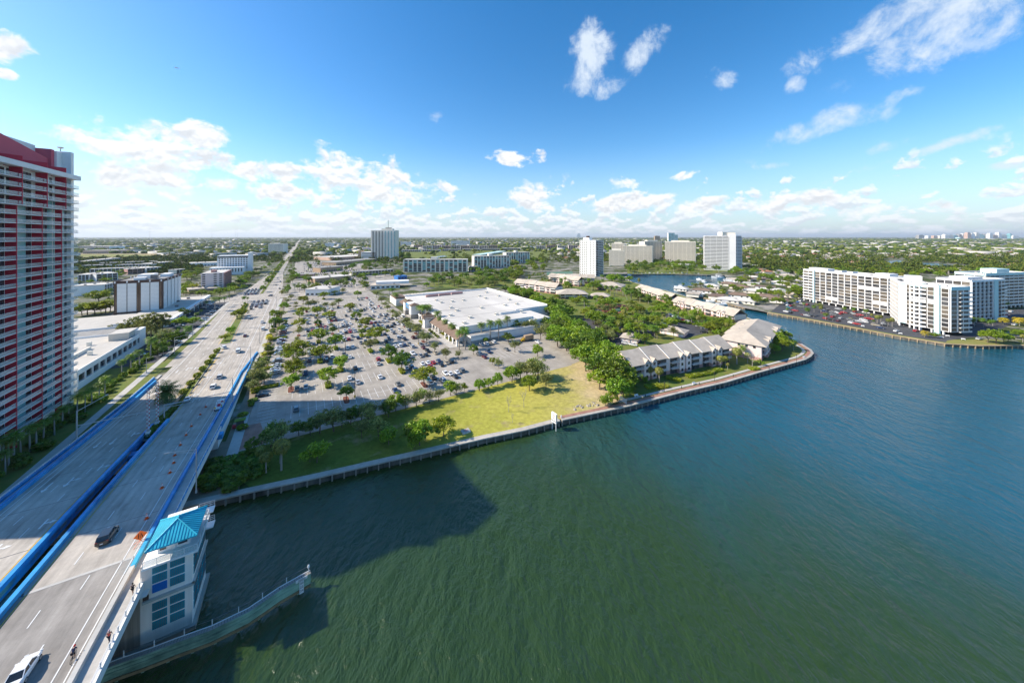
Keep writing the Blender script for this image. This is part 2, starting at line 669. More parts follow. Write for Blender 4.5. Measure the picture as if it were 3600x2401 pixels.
M['tile'] = mat('grey_tan_roof_tile',(.50,.43,.35),.9,.22,.4, bump=.3)
M['tile_red'] = mat('terracotta_roof_tile',(.42,.20,.125),.9,.3,.25)
M['tile_brown'] = mat('brown_roof',(.22,.155,.115),.9,.3,.25)
M['pink'] = mat('pink_stucco',(.88,.70,.65),.85,.08,.3)
M['rose'] = mat('rose_stucco',(.55,.31,.27),.85,.1,.3)
M['cream'] = mat('cream_stucco',(.82,.76,.65),.85,.1,.2)
M['peach'] = mat('peach_stucco',(.62,.42,.32),.85,.12,.2)
M['tan'] = mat('tan_stucco',(.45,.32,.21),.85,.15,.2)
M['cyan_roof'] = mat('bright_cyan_metal_roof',(.02,.46,.60),.45,.3,.8, spec=.4)
M['cyan_rib'] = mat('cyan_roof_rib',(.01,.27,.43),.4,.1,.4)
M['teal_block'] = mat('teal_glass_block',(.035,.38,.48),.2,.3,1.2, spec=.6)
M['louver'] = mat('blue_louver',(.015,.2,.6),.5,.15,.8)
M['timber'] = mat('algae_green_timber',(.34,.50,.36),.9,.5,.9, streak=(.35,.35,1), tint=(.09,.15,.11), bump=.3)
M['timber_grey'] = mat('weathered_timber',(.33,.31,.28),.9,.4,1.5, bump=.3)
M['timber_tan'] = mat('bare_tan_timber',(.30,.21,.11),.9,.4,1.0, bump=.2)
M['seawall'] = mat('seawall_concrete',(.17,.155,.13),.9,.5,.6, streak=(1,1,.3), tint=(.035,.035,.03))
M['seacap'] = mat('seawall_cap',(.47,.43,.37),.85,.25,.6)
M['seacap_tan'] = mat('tan_seawall',(.42,.31,.19),.9,.35,.5)
M['rubber'] = mat('black_rubber',(.02,.02,.021),.8,.2,3)
M['cone'] = mat('orange_cone',(.85,.11,.02),.6,.05,3)
M['orange'] = mat('orange_sign',(.85,.17,.03),.6,.05,3)
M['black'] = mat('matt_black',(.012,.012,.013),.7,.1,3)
M['trunk'] = mat('tree_bark',(.16,.12,.09),.95,.4,3, bump=.3)
M['palmtrunk'] = mat('grey_palm_trunk',(.36,.33,.29),.9,.25,2, bump=.2)
M['deadwood'] = mat('bare_bleached_wood',(.42,.37,.33),.95,.2,3)
M['rock'] = mat('pale_limestone',(.40,.35,.28),.95,.3,1.2, bump=.4)
M['car'] = objcol_mat('car_paint',.28,.5,0,.6,.05)
M['cloth'] = objcol_mat('cloth',.9,.2,0,0,.15)
M['wallc'] = objcol_mat('painted_wall',.85,.25,0,0,.1)
M['skin'] = mat('skin',(.46,.27,.19),.6,.08,5)
M['hair'] = mat('dark_hair',(.03,.02,.015),.7,.2,8)
M['tail'] = mat('red_lamp_lens',(.4,.01,.01),.2,.1,3, spec=.6)
M['lamp'] = mat('clear_lamp_lens',(.8,.8,.78),.15,.05,3, spec=.7)
M['steel'] = mat('dark_steel',(.18,.18,.19),.4,.15,2, metal=.6)
M['turq'] = mat('pool_water',(.10,.42,.48),.1,.1,1, spec=.6)
M['tennis'] = mat('tennis_green',(.10,.19,.13),.9,.1,.4)
M['tennisred'] = mat('tennis_red',(.33,.09,.07),.9,.12,.4)
M['hullwhite'] = mat('white_gelcoat',(.80,.80,.79),.3,.04,1, spec=.5)
M['canvas_blue'] = mat('blue_canvas',(.05,.2,.5),.8,.1,1)
M['signblue'] = mat('blue_sign',(.06,.32,.66),.5,.05,1)
M['yellow'] = mat('yellow_paint',(.75,.43,.02),.5,.08,1)

# glass balustrade: pale, part see-through
def make_rail_glass():
 m = bpy.data.materials.new('glass_balustrade')
 m.use_nodes = True
 nt = m.node_tree
 b = nt.nodes['Principled BSDF']
 tc = nt.nodes.new('ShaderNodeTexCoord')
 nz = nt.nodes.new('ShaderNodeTexNoise')
 nz.inputs['Scale'].default_value = .35
 nt.links.new(tc.outputs['Object'], nz.inputs['Vector'])
 cr = nt.nodes.new('ShaderNodeValToRGB')
 cr.color_ramp.elements[0].position = .35
 cr.color_ramp.elements[0].color = (.42,.55,.55,1)
 cr.color_ramp.elements[1].position = .65
 cr.color_ramp.elements[1].color = (.66,.72,.72,1)
 nt.links.new(nz.outputs[0], cr.inputs[0])
 nt.links.new(cr.outputs[0], b.inputs['Base Color'])
 b.inputs['Roughness'].default_value = .08
 b.inputs['Specular IOR Level'].default_value = .9
 b.inputs['Alpha'].default_value = .3
 return m

M['glass'] = make_rail_glass()
M['leaf_green'] = leaf_mat('leaf_bright_green',(0.105,0.195,0.010),(0.39,0.54,0.028))
M['leaf_dark'] = leaf_mat('leaf_dark_green',(0.060,0.120,0.012),(0.230,0.350,0.025))
M['leaf_olive'] = leaf_mat('leaf_grey_olive',(0.091,0.123,0.036),(0.428,0.456,0.120))
M['leaf_yellow'] = leaf_mat('leaf_yellow_green',(0.105,0.155,0.008),(0.42,0.48,0.025))
M['leaf_palm'] = leaf_mat('palm_frond_green',(0.042,0.099,0.012),(0.252,0.395,0.028))
M['leaf_sabal'] = leaf_mat('sabal_frond_olive',(0.099,0.123,0.026),(0.504,0.494,0.077))
M['leaf_gold'] = leaf_mat('golden_palm_frond',(0.198,0.198,0.012),(0.907,0.742,0.028))
M['leaf_date'] = leaf_mat('date_palm_frond',(0.042,0.083,0.026),(0.227,0.334,0.071))
M['leaf_pine'] = leaf_mat('casuarina_needles',(0.083,0.108,0.030),(0.353,0.371,0.084))
M['leaf_shrub'] = leaf_mat('clipped_hedge_leaf',(0.075,0.123,0.007),(0.428,0.470,0.025), nscale=1.2)
M['leaf_far'] = leaf_mat('far_tree_leaf',(0.036,0.079,0.012),(0.240,0.334,0.037), objv=0.0, trans=.2, nscale=.02)

# ------------------------------------------------------------------ ground, water, sea walls
from mathutils.geometry import tessellate_polygon

def sheet(name, pts, z, m, parent=None, kind=True):
 vs_ = [Vector((p[0], p[1], 0)) for p in pts]
 tris = tessellate_polygon([vs_])
 me = bpy.data.meshes.new(name)
 out = []
 for t in tris:
  a, b, c = (vs_[i] for i in t)
  if (b - a).cross(c - a).z < 0:
   t = (t[0], t[2], t[1])
  out.append(tuple(t))
 me.from_pydata([(p[0], p[1], z) for p in pts], [], out)
 me.materials.append(m)
 me.update()
 o = link(name, me, parent)
 if kind and parent is None:
  struct(o)
 return o

def ab(pts):
 return [XY(a, b) for a, b in pts]

def land_material():
 m = bpy.data.materials.new('town_ground')
 m.use_nodes = True
 nt = m.node_tree
 b = nt.nodes['Principled BSDF']
 b.inputs['Roughness'].default_value = .95
 b.inputs['Specular IOR Level'].default_value = .1
 N, L = nt.nodes.new, nt.links.new
 tc = N('ShaderNodeTexCoord')

 def noise(s, d=5, r=.6):
  n = N('ShaderNodeTexNoise')
  n.inputs['Scale'].default_value = s
  n.inputs['Detail'].default_value = d
  n.inputs['Roughness'].default_value = r
  L(tc.outputs['Object'], n.inputs['Vector'])
  return n.outputs[0]

 def ramp(v, p0, p1):
  r = N('ShaderNodeMapRange')
  r.inputs[1].default_value = p0
  r.inputs[2].default_value = p1
  L(v, r.inputs[0])
  return r.outputs[0]

 def mix(f, a, c):
  x = N('ShaderNodeMix')
  x.data_type = 'RGBA'
  L(f, x.inputs[0])
  for i, q in ((6, a),(7, c)):
   if isinstance(q, tuple):
    x.inputs[i].default_value = (*q, 1)
   else:
    L(q, x.inputs[i])
  return x.outputs[2]
 green = mix(ramp(noise(.05,6),.35,.68),(.035,.058,.016),(.12,.135,.04))
 pave = mix(ramp(noise(.09,4),.4,.6),(.20,.19,.17),(.34,.31,.27))
 c = mix(ramp(noise(.03,6,.75),.47,.56), green, pave)
 L(c, b.inputs['Base Color'])
 return m

M['land'] = land_material()

def water_material(name, col, reflcol, scale=1.0):
 m = bpy.data.materials.new(name)
 m.use_nodes = True
 nt = m.node_tree
 b = nt.nodes['Principled BSDF']
 b.inputs['Roughness'].default_value = .07
 b.inputs['IOR'].default_value = 1.4
 b.inputs['Specular IOR Level'].default_value = .75
 N, L = nt.nodes.new, nt.links.new
 tc = N('ShaderNodeTexCoord')

 def noise(s, sc3, d, rot):
  mp = N('ShaderNodeMapping')
  mp.inputs['Rotation'].default_value = (0,0, R(rot))
  mp.inputs['Scale'].default_value = sc3
  L(tc.outputs['Object'], mp.inputs[0])
  n = N('ShaderNodeTexNoise')
  n.inputs['Scale'].default_value = s
  n.inputs['Detail'].default_value = d
  n.inputs['Roughness'].default_value = .62
  n.inputs['Distortion'].default_value = .25
  L(mp.outputs[0], n.inputs['Vector'])
  return n.outputs[0]
 n1 = noise(.55,(1,.62,1),7,24)
 n2 = noise(.10,(1,.5,1),5,8)
 n3 = noise(.02,(1,.6,1),4,40)
 rr_ = N('ShaderNodeMapRange')
 for i, x in enumerate((.35,.65,.03,.17)):
  rr_.inputs[i + 1].default_value = x
 L(noise(.012,(1,.35,1),5,15), rr_.inputs[0])
 L(rr_.outputs[0], b.inputs['Roughness'])
 mid = N('ShaderNodeMath')
 mid.operation = 'MULTIPLY_ADD'
 L(noise(.26,(1,.45,1),5,14), mid.inputs[0])
 mid.inputs[1].default_value = 1.7
 L(n1, mid.inputs[2])
 mu = N('ShaderNodeMath')
 mu.operation = 'MULTIPLY_ADD'
 L(n2, mu.inputs[0])
 mu.inputs[1].default_value = 2.6
 L(mid.outputs[0], mu.inputs[2])
 bp = N('ShaderNodeBump')
 bp.inputs['Strength'].default_value = 1.0 * scale
 bp.inputs['Distance'].default_value = .45
 L(mu.outputs[0], bp.inputs['Height'])
 L(bp.outputs[0], b.inputs['Normal'])
 # green by the bridge; blue mixed in further out stands in for reflected sky
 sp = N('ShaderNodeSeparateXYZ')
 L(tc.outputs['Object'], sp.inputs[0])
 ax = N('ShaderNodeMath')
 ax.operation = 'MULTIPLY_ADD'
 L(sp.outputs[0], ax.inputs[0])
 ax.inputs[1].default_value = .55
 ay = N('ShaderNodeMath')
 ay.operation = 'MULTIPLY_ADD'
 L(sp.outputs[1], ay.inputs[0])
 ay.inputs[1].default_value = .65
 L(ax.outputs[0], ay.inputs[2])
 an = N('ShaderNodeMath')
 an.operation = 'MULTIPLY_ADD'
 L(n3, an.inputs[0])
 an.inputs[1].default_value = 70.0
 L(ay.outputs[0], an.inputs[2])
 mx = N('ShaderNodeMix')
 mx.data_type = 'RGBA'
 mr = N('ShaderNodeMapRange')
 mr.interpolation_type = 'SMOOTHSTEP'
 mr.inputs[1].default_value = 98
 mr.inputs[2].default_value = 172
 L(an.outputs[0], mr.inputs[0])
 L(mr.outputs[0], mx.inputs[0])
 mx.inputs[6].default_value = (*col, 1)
 mx.inputs[7].default_value = (*reflcol, 1)
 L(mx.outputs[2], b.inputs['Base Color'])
 return m

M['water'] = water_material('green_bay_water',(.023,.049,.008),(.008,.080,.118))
M['canal'] = water_material('canal_water',(.02,.06,.075),(.02,.07,.10),.5)

shore_park = [G(651,1774,.2), G(875,1723,.2), G(1117,1671,.2), G(1286,1632,.2), G(1447,1595.5,.2), G(1700,1536,.2), G(1840,1508,.2), G(1966,1474.6,.2)]
shore_walk = [G(1973,1472.6,.2), G(2197,1425.8,.2), G(2380,1379,.2), G(2544,1341.6,.2), G(2689,1299.5,.2), G(2792,1271.4,.2),
     G(2826,1262,.2), G(2846,1251,.2), G(2855,1240,.2), G(2848,1229,.2), G(2815,1208,.2)]
shore_back = [G(u, v, .2) for u, v in ((2762,1176),(2690,1140),(2600,1106),(2440,1051),(2340,1021),(2262,1003),(2212,987),(2200,973),(2216,966),(2274,962.5),(2376,963.5),(2485,966.5),(2546,967))]
shore_mar = [G(u, v, .2) for u, v in ((2558,984),(2532,1000),(2440,1004),(2385,1011),(2402,1021),(2478,1047),(2563,1069),(2620,1083))]
shore_right = [G(u, v, .2) for u, v in ((2700,1098),(2855,1124.5),(3025,1156),(3153,1180),(3323,1207),(3450,1214),(3600,1213))]
left0 = [(-900,-246.5),(-170,47.6)]
right1 = [(500,225),(1500,260),(60000,400)]
shore = left0 + shore_park + shore_walk + shore_back + shore_mar + shore_right + right1
land_poly = shore + [(60000,60000),(-60000,60000),(-60000,-246.5)]
sheet('ground', land_poly, 0.0, M['land'])
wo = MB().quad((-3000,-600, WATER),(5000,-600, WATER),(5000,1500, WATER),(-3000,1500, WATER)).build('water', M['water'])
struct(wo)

def offset_line(pts, d):
 """shift an open polyline sideways (left of travel = positive)"""
 out = []
 for i, p in enumerate(pts):
  a = pts[max(0, i - 1)]
  b = pts[min(len(pts) - 1, i + 1)]
  t = Vector((b[0] - a[0], b[1] - a[1])).normalized()
  out.append((p[0] - t.y * d, p[1] + t.x * d))
 return out

def along(pts, step):
 out, carry = [], 0.0
 for i in range(len(pts) - 1):
  a, b = Vector(pts[i]), Vector(pts[i + 1])
  L_ = (b - a).length
  t = (b - a) / L_ if L_ > 0 else Vector((1,0))
  s = carry
  while s < L_:
   p = a + t * s
   out.append((p.x, p.y, math.atan2(t.y, t.x)))
   s += step
  carry = s - L_
 return out

def band(mb, pts, d0, d1, z0, z1):
 """solid strip following a polyline, between two side offsets"""
 A, B = offset_line(pts, d0), offset_line(pts, d1)
 for i in range(len(pts) - 1):
  mb.prism([A[i], A[i + 1], B[i + 1], B[i]], z0, z1)
 return mb

def ribbon_sheet(name, pts, d0, d1, z, m, parent=None):
 A, B = offset_line(pts, d0), offset_line(pts, d1)
 mb = MB()
 for i in range(len(pts) - 1):
  mb.quad((*A[i], z),(*A[i + 1], z),(*B[i + 1], z),(*B[i], z))
 o = mb.build(name, m, parent)
 if parent is None:
  struct(o)
 return o

pil = MB().box(-.17,.17,-.95,-.32,-2.6,-.42).mesh('pilaster', mat('weathered_pile_concrete',(.27,.245,.21),.9,.4,1.0))
pil2 = MB().box(-.22,.22,-.8,-.32,-2.6,-.3).mesh('pilaster', M['seacap_tan'])

def seawall(pts, label, capm, pm, step, cap_w=1.3):
 t = thing('seawall', label, 'sea wall',(pts[0][0], pts[0][1], 0))
 o = (pts[0][0], pts[0][1])
 loc = [(p[0] - o[0], p[1] - o[1]) for p in pts]
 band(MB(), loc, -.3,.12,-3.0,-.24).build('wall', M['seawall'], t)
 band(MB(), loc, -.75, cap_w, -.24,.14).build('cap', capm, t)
 for x, y, r in along(loc, step):
  link('pilaster', pm, t, (x, y, 0), r)
 return t

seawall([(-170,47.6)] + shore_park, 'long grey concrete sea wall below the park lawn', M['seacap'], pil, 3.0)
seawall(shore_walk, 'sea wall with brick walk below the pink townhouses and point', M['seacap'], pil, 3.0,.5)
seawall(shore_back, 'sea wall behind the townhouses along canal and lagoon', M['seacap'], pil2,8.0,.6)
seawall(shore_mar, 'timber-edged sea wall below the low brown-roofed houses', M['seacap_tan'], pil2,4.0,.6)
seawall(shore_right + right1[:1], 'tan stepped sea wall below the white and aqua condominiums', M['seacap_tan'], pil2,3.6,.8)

# brick promenade and concrete path round the point
ribbon_sheet('brick_promenade', shore_walk, .55,2.1,.16, M['brick'])
ribbon_sheet('promenade_path', shore_walk[1:], 2.7,4.2,.17, M['sidewalk'])

# park lawn: green by the bridge, yellowing and then bare straw towards the townhouses
def park_material():
 m = bpy.data.materials.new('patchy_park_grass')
 m.use_nodes = True
 nt = m.node_tree
 b = nt.nodes['Principled BSDF']
 b.inputs['Roughness'].default_value = .95
 b.inputs['Specular IOR Level'].default_value = .1
 N, L = nt.nodes.new, nt.links.new
 tc = N('ShaderNodeTexCoord')
 sp = N('ShaderNodeSeparateXYZ')
 L(tc.outputs['Object'], sp.inputs[0])

 def noise(s_, d):
  n = N('ShaderNodeTexNoise')
  n.inputs['Scale'].default_value = s_
  n.inputs['Detail'].default_value = d
  n.inputs['Roughness'].default_value = .65
  L(tc.outputs['Object'], n.inputs['Vector'])
  return n.outputs[0]
 ad = N('ShaderNodeMath')
 ad.operation = 'MULTIPLY_ADD'
 L(noise(.07,7), ad.inputs[0])
 ad.inputs[1].default_value = 52.0
 L(sp.outputs[0], ad.inputs[2])
 cr = N('ShaderNodeValToRGB')
 el_ = cr.color_ramp.elements
 el_[0].position, el_[0].color = 0.0,(.10,.15,.026,1)
 el_[1].position, el_[1].color = 1.0,(.58,.45,.27,1)
 for p, c in ((.28,(.16,.19,.03)),(.45,(.36,.35,.06)),(.62,(.44,.40,.08)),(.76,(.42,.37,.10)),(.88,(.52,.41,.22))):
  e = el_.new(p)
  e.color = (*c, 1)
 mr = N('ShaderNodeMapRange')
 mr.inputs[1].default_value = -46
 mr.inputs[2].default_value = 76
 L(ad.outputs[0], mr.inputs[0])
 L(mr.outputs[0], cr.inputs[0])
 bare = N('ShaderNodeMapRange')
 bare.inputs[1].default_value, bare.inputs[2].default_value, bare.inputs[4].default_value = .56,.70,.8
 L(noise(.13,8), bare.inputs[0])
 bm = N('ShaderNodeMix')
 bm.data_type = 'RGBA'
 L(bare.outputs[0], bm.inputs[0])
 L(cr.outputs[0], bm.inputs[6])
 bm.inputs[7].default_value = (.34,.27,.15,1)
 fine = N('ShaderNodeMix')
 fine.data_type = 'RGBA'
 fine.blend_type = 'MULTIPLY'
 fine.inputs[0].default_value = .75
 r2 = N('ShaderNodeMapRange')
 r2.inputs[1].default_value, r2.inputs[2].default_value = .3,.7
 r2.inputs[3].default_value, r2.inputs[4].default_value = .6,1.25
 L(noise(.6,8), r2.inputs[0])
 L(bm.outputs[2], fine.inputs[6])
 L(r2.outputs[0], fine.inputs[7])
 L(fine.outputs[2], b.inputs['Base Color'])
 bp = N('ShaderNodeBump')
 bp.inputs['Strength'].default_value = .5
 bp.inputs['Distance'].default_value = .1
 L(noise(2.5,6), bp.inputs['Height'])
 L(bp.outputs[0], b.inputs['Normal'])
 return m

M['park'] = park_material()
edge = 133.2
park_in = [XY(edge, -3.5), XY(edge, 60), XY(edge, 95)]
lawn = [XY(128,-20)] + offset_line(shore_park, 1.25)[1:] + [shore_walk[0], G(2215,1400), G(2150,1330), G(2050,1262), XY(edge + 1,110), XY(edge, 80)] + park_in[::-1][1:] + [XY(edge, -17)]
sheet('park_lawn', lawn, .03, M['park'])
# lawns round the townhouses
sheet('peninsula_ground', offset_line(shore_walk, 1.0)[1:] + offset_line(shore_back, 1.0)[:7] + [L_(560,600), L_(60,590), S_(1600,700), S_(1900,800), K_(300,160), K_(480,330), K_(520,470)], .02, M['grass'])
sheet('grove_ground', [S_(620,720), S_(1300,742), S_(1640,700), S_(1640,560), S_(1080,590), S_(700,640)], .02, M['grass'])
sheet('lagoon_lawn', [G(2206,963), G(2486,964), G(2640,945), G(2500,925), G(2200,925)], .02, M['grass'])
sheet('townhouse_lawn', offset_line(shore_walk, 5.0)[1:] + [G(2700,1205), G(2600,1260), G(2400,1300), G(2215,1360)], .035, M['grass'])
ribbon_sheet('condominium_lawn', shore_right, .85,4.2,.03, M['grass_sun'])
ribbon_sheet('condominium_verge', shore_right[3:], 4.0,12,.032, M['grass_sun'])

# ------------------------------------------------------------------ car park, drives, streets (each a sheet a little above the one below)
lot = ab([(edge, -17),(edge, 118),(150,126),(199,126),(199,76),(345,74),(440,70),(440,-14),(250,-14)])
sheet('parking_lot', lot, .06, M['asphalt_lot'])
sheet('store_drive', ab([(edge + .5,117),(140,152),(330,200),(345,180),(232,172),(199,142),(199,120)]),.052, M['asphalt_lot'])
sheet('peninsula_drive', [G(2010,1215), G(2070,1215), G(2120,1085), G(2065,1085)], .05, M['asphalt_dark'])
sheet('peninsula_car_park', [L_(720,1290), L_(1000,1260), L_(1180,1180), L_(1230,1130), L_(1480,1210), L_(1740,1140), L_(1700,1060), L_(1480,1000), L_(1330,940), L_(1280,960), L_(1330,1040), L_(1100,1060), L_(860,1050), L_(560,1010), L_(560,1060), L_(700,1200)], .05, M['asphalt_dark'])
sheet('condominium_car_park', offset_line(shore_right[:5], 4.2) + [G(3330,1197), G(3470,1180), G(3600,1120), G(3600,1085), G(3400,1105), G(3250,1110), G(3000,1085), G(2830,1055), G(2740,1072)], .05, M['asphalt_dark'])
sheet('left_car_park', ab([(250,-62),(480,-62),(480,-83),(250,-83)]),.05, M['asphalt_dark'])
sheet('far_shop_lot', ab([(470,-14),(470,130),(1050,130),(1050,-14)]),.05, M['asphalt_lot'])
sheet('golf_course', [G(1390,900), G(1420,880), G(1640,882), G(1760,876), G(1900,884), G(1940,880), G(1930,905), G(1700,915), G(1500,915)], .05, M['grass'])
sheet('pond', [G(1455,912), G(1490,905), G(1500,908), G(1470,914.5)], .09, M['canal'])
sheet('pond', [G(1520,904), G(1560,898), G(1572,902), G(1540,906)], .09, M['canal'])
sheet('race_track_lawn', [G(270,904), G(480,903), G(560,898), G(440,894), G(270,895)], .05, M['grass_sun'])
sheet('race_track_dirt', [G(270,910), G(560,905), G(640,898), G(560,892), G(270,893)], .045, M['dry'])
sheet('marina_water', [G(200,1022), G(372,1008), G(350,992), G(200,998)], .06, M['canal'])
sheet('canal_water', [G(3120,931), G(3190,932), G(3172,920), G(3165,915), G(3125,918)], .06, M['canal'])
sheet('canal_water', [G(3240,938), G(3420,946), G(3430,940), G(3290,926), G(3240,923)], .06, M['canal'])
sheet('canal_water', [G(2640,962), G(2760,952), G(2740,945), G(2615,952)], .06, M['canal'])

# boulevard beyond the bridge
blvd = sheet('boulevard', ab([(238,-59),(238,-21.5),(270,-20),(420,-20),(560,-22),(760,-30),(9000,-31),(9000,-47),(760,-48),(560,-57),(480,-64),(300,-59)]),.075, M['asphalt_pale'])
sheet('cross_street', ab([(444,-200),(444,70),(472,70),(472,-200)]),.068, M['asphalt_pale'])
sheet('right_sidewalk', ab([(232,-21.6),(232,-19),(440,-17.4),(440,-20)]),.16, M['sidewalk'])
sheet('left_sidewalk', ab([(95,-66.2),(95,-63.6),(440,-61.5),(440,-64)]),.10, M['sidewalk'])
sheet('left_verge', ab([(90,-63.6),(90,-58.9),(440,-59),(440,-61.5)]),.05, M['grass'])
sheet('left_planting_bed', ab([(80,-92),(80,-66.2),(300,-64.5),(300,-80)]),.04, M['grass'])
sheet('right_planting_bed', ab([(140,-21),(140,-16),(440,-14.2),(440,-17.4),(232,-19)]),.045, M['dirt'])
sheet('underbridge_ground', ab([(121.5,-64),(114.6,-24),(113,-14),(142,-14),(142,-64)]),.025, M['dirt'])
sheet('bridge_foot_path', ab([(118,-19.5),(160,-19.5),(160,-16.6),(118,-16.6)]),.07, M['sidewalk'])
sheet('brick_pad', ab([(134,-16.6),(150,-16.6),(150,-12.6),(134.2,-9.5)]),.075, M['brick'])

def lines(name, segs, m, z, w, parent, each=False):
 """painted lines: each segment ((a0,b0),(a1,b1)); the paint follows the road profile"""
 if each:
  for s_ in segs:
   lines(name, [s_], m, z, w, parent)
  return
 mb = MB()
 for (a0, b0),(a1, b1) in segs:
  n = max(1, int(abs(a1 - a0) / 2.5)) if abs(a1 - a0) > 5 and max(a0, a1) <= 262 else 1
  for k in range(n):
   p = (a0 + (a1 - a0) * k / n, b0 + (b1 - b0) * k / n)
   q = (a0 + (a1 - a0) * (k + 1) / n, b0 + (b1 - b0) * (k + 1) / n)
   P, Q = Vector(XY(*p)), Vector(XY(*q))
   t = (Q - P).normalized()
   nx = Vector((-t.y, t.x)) * w / 2
   zp, zq = z(p[0]), z(q[0])
   mb.quad((P.x - nx.x, P.y - nx.y, zp),(Q.x - nx.x, Q.y - nx.y, zq),(Q.x + nx.x, Q.y + nx.y, zq),(P.x + nx.x, P.y + nx.y, zp))
 return mb.build(name, m, parent)

def dashes(a0, a1, b, on=3.0, gap=9.1):
 out = []
 a = a0
 while a < a1:
  out.append(((a, b),(min(a + on, a1), b)))
  a += on + gap
 return out

flat = lambda z: (lambda a: z)
lines('edge_line', [((240,-27.1),(330,-27.1)),((330,-27.1),(438,-27.4)),((476,-27),(900,-25)),((240,-53.6),(300,-54)),((300,-54),(438,-57.6)),((476,-56),(900,-52)),((300,-23.4),(438,-23.6))], M['paint_white'], flat(.085),.22, blvd)
lines('median_line', [((272,-37.4),(420,-43.6)),((272,-43.6),(420,-48.6)),((180,-39.4),(262,-39.4))], M['paint_yellow'], flat(.085),.22, blvd)
seg = []
for b0, b1 in ((-30.6,-30.6),(-34.0,-34.2),(-46.9,-50.6),(-50.2,-54)):
 for (p, q) in dashes(240,440,0):
  f = lambda a: b0 + (b1 - b0) * (a - 240) / 200
  seg.append(((p[0], f(p[0])),(q[0], f(q[0]))))
for b in (-24,-27.5,-31,-34.5,-42,-45.5,-49):
 seg += dashes(480,760, b)
lines('lane_dash', seg, M['paint_white'], flat(.085),.2, blvd, True)
lines('stop_line', [((436,-27),(436,-43)),((480,-44),(480,-56)),((392,-38),(436,-40.5)),((400,-34.4),(436,-35.6))], M['paint_white'], flat(.085),.45, blvd)

# kerbed medians with grass
def median(name, poly, m, z=.24, parent=None):
 c = poly
 kb = MB().prism(c, .0, z).build(name, M['kerb'])
 struct(kb)
 cx = sum(p[0] for p in c) / len(c)
 cy = sum(p[1] for p in c) / len(c)

 def shrink(p):
  d = Vector((cx - p[0], cy - p[1]))
  k = min(.35, d.length * .3) / max(d.length, 1e-6)
  return (p[0] + d.x * k, p[1] + d.y * k)
 sheet('planting', [shrink(p) for p in c], z + .012, m, kb)
 return kb

median('road_median', ab([(272,-42.9),(271,-40),(272,-38.1),(330,-40),(421,-44.3),(421,-47.9),(330,-45)]), M['grass'])
median('road_median', ab([(486,-41.3),(486,-38.6),(700,-38),(1400,-35),(1400,-38),(700,-41)]), M['grass'])

# ------------------------------------------------------------------ bascule bridge: two carriageways on one bascule pier
def prof(a0, a1, step=2.5):
 n = max(1, int(math.ceil((a1 - a0) / step)))
 return [a0 + (a1 - a0) * i / n for i in range(n + 1)]

def ribbon(mb, a0, a1, b0, b1, t0, t1, zf=zroad, step=2.5):
 """solid strip following the road profile: bottom at zf+t0, top at zf+t1"""
 aa = prof(a0, a1, step)
 n = len(aa)
 vs_ = []
 for a in aa:
  z = zf(a)
  for b, t in ((b0, t0),(b1, t0),(b1, t1),(b0, t1)):
   vs_.append((*XY(a, b),(t[1] if isinstance(t, tuple) else z + t)))
 fs = []
 for i in range(n - 1):
  o, p = 4 * i, 4 * i + 4
  for k in range(4):
   l = (k + 1) % 4
   fs.append((o + l, o + k, p + k, p + l))
 fs += [(0,1,2,3),(4 * n - 1,4 * n - 2,4 * n - 3,4 * n - 4)]
 return mb.add(vs_, fs)

GND = ('z',0.0)
br = thing('road_bridge', 'right-hand bridge carriageway with blue kerb walls, walkway and traffic cones', 'bridge',(0,0,0),0, 'two carriageways of the bascule bridge')
bl = thing('road_bridge', 'left-hand bridge carriageway with painted turn arrows beside the red tower', 'bridge',(0,0,0),0, 'two carriageways of the bascule bridge')
zp = lambda a: zroad(a) + .03
# right carriageway
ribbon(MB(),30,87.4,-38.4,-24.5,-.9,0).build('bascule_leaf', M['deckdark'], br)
ribbon(MB(),88.0,143,-38.4,-24.5,-.9,0).build('deck', M['deck'], br)
ribbon(MB(),143,240,-39.2,-24.5, GND, 0).build('approach_ramp', M['asphalt_pale'], br)
ribbon(MB(),87.4,88.0,-38.0,-24.6,-.6,.03).build('expansion_joint', M['kerb'], br)
ribbon(MB(),30,139,-39.1,-38.4,-1.5,.85).build('median_barrier', M['blue'], br)
ribbon(MB(),139,160,-39.1,-38.4,-1.5,.85).build('median_barrier', M['blue'], br)
ribbon(MB(),30,84,-25.1,-24.5,-.9,.82).build('kerb_wall', M['kerb'], br)
ribbon(MB(),84,92,-25.1,-24.5,-.9,.85).build('kerb_wall', M['blue_pale'], br)
ribbon(MB(),92,205,-25.1,-24.5,-.9,.85).build('kerb_wall', M['blue'], br)
MB().prism(ab([(205,-25.1),(240,-21.9),(240,-21.3),(205,-24.5)]),0, [zroad(205) + .85, zroad(240) + .9, zroad(240) + .9, zroad(205) + .85]).build('kerb_wall', M['blue'], br)
ribbon(MB(),30,205,-24.5,-22.55,-.7,.15).build('walkway', M['concrete'], br)
ribbon(MB(),205,240,-24.4,-20.2, GND, .15).build('walkway', M['sidewalk'], br)
ribbon(MB(),30,143,-22.55,-22.2,-1.1,.28).build('edge_beam', M['white'], br)
ribbon(MB(),143,238,-22.55,-22.1,-.9,.75).build('parapet', M['blue'], br)
ribbon(MB(),143,232,-22.5,-22.15, GND, -.9).build('retaining_wall', M['stucco'], br)
ribbon(MB(),92,143,-22.42,-22.34,.34,.8).build('rail_panel', M['blue'], br)
for k, h in enumerate((.55,.8,1.05)):
 ribbon(MB(),30,92,-22.43,-22.37, h - .03, h + .03).build('hand_rail', M['rail_metal'], br)
ribbon(MB(),92,238,-22.43,-22.37,1.0,1.08).build('hand_rail', M['rail_metal'], br)
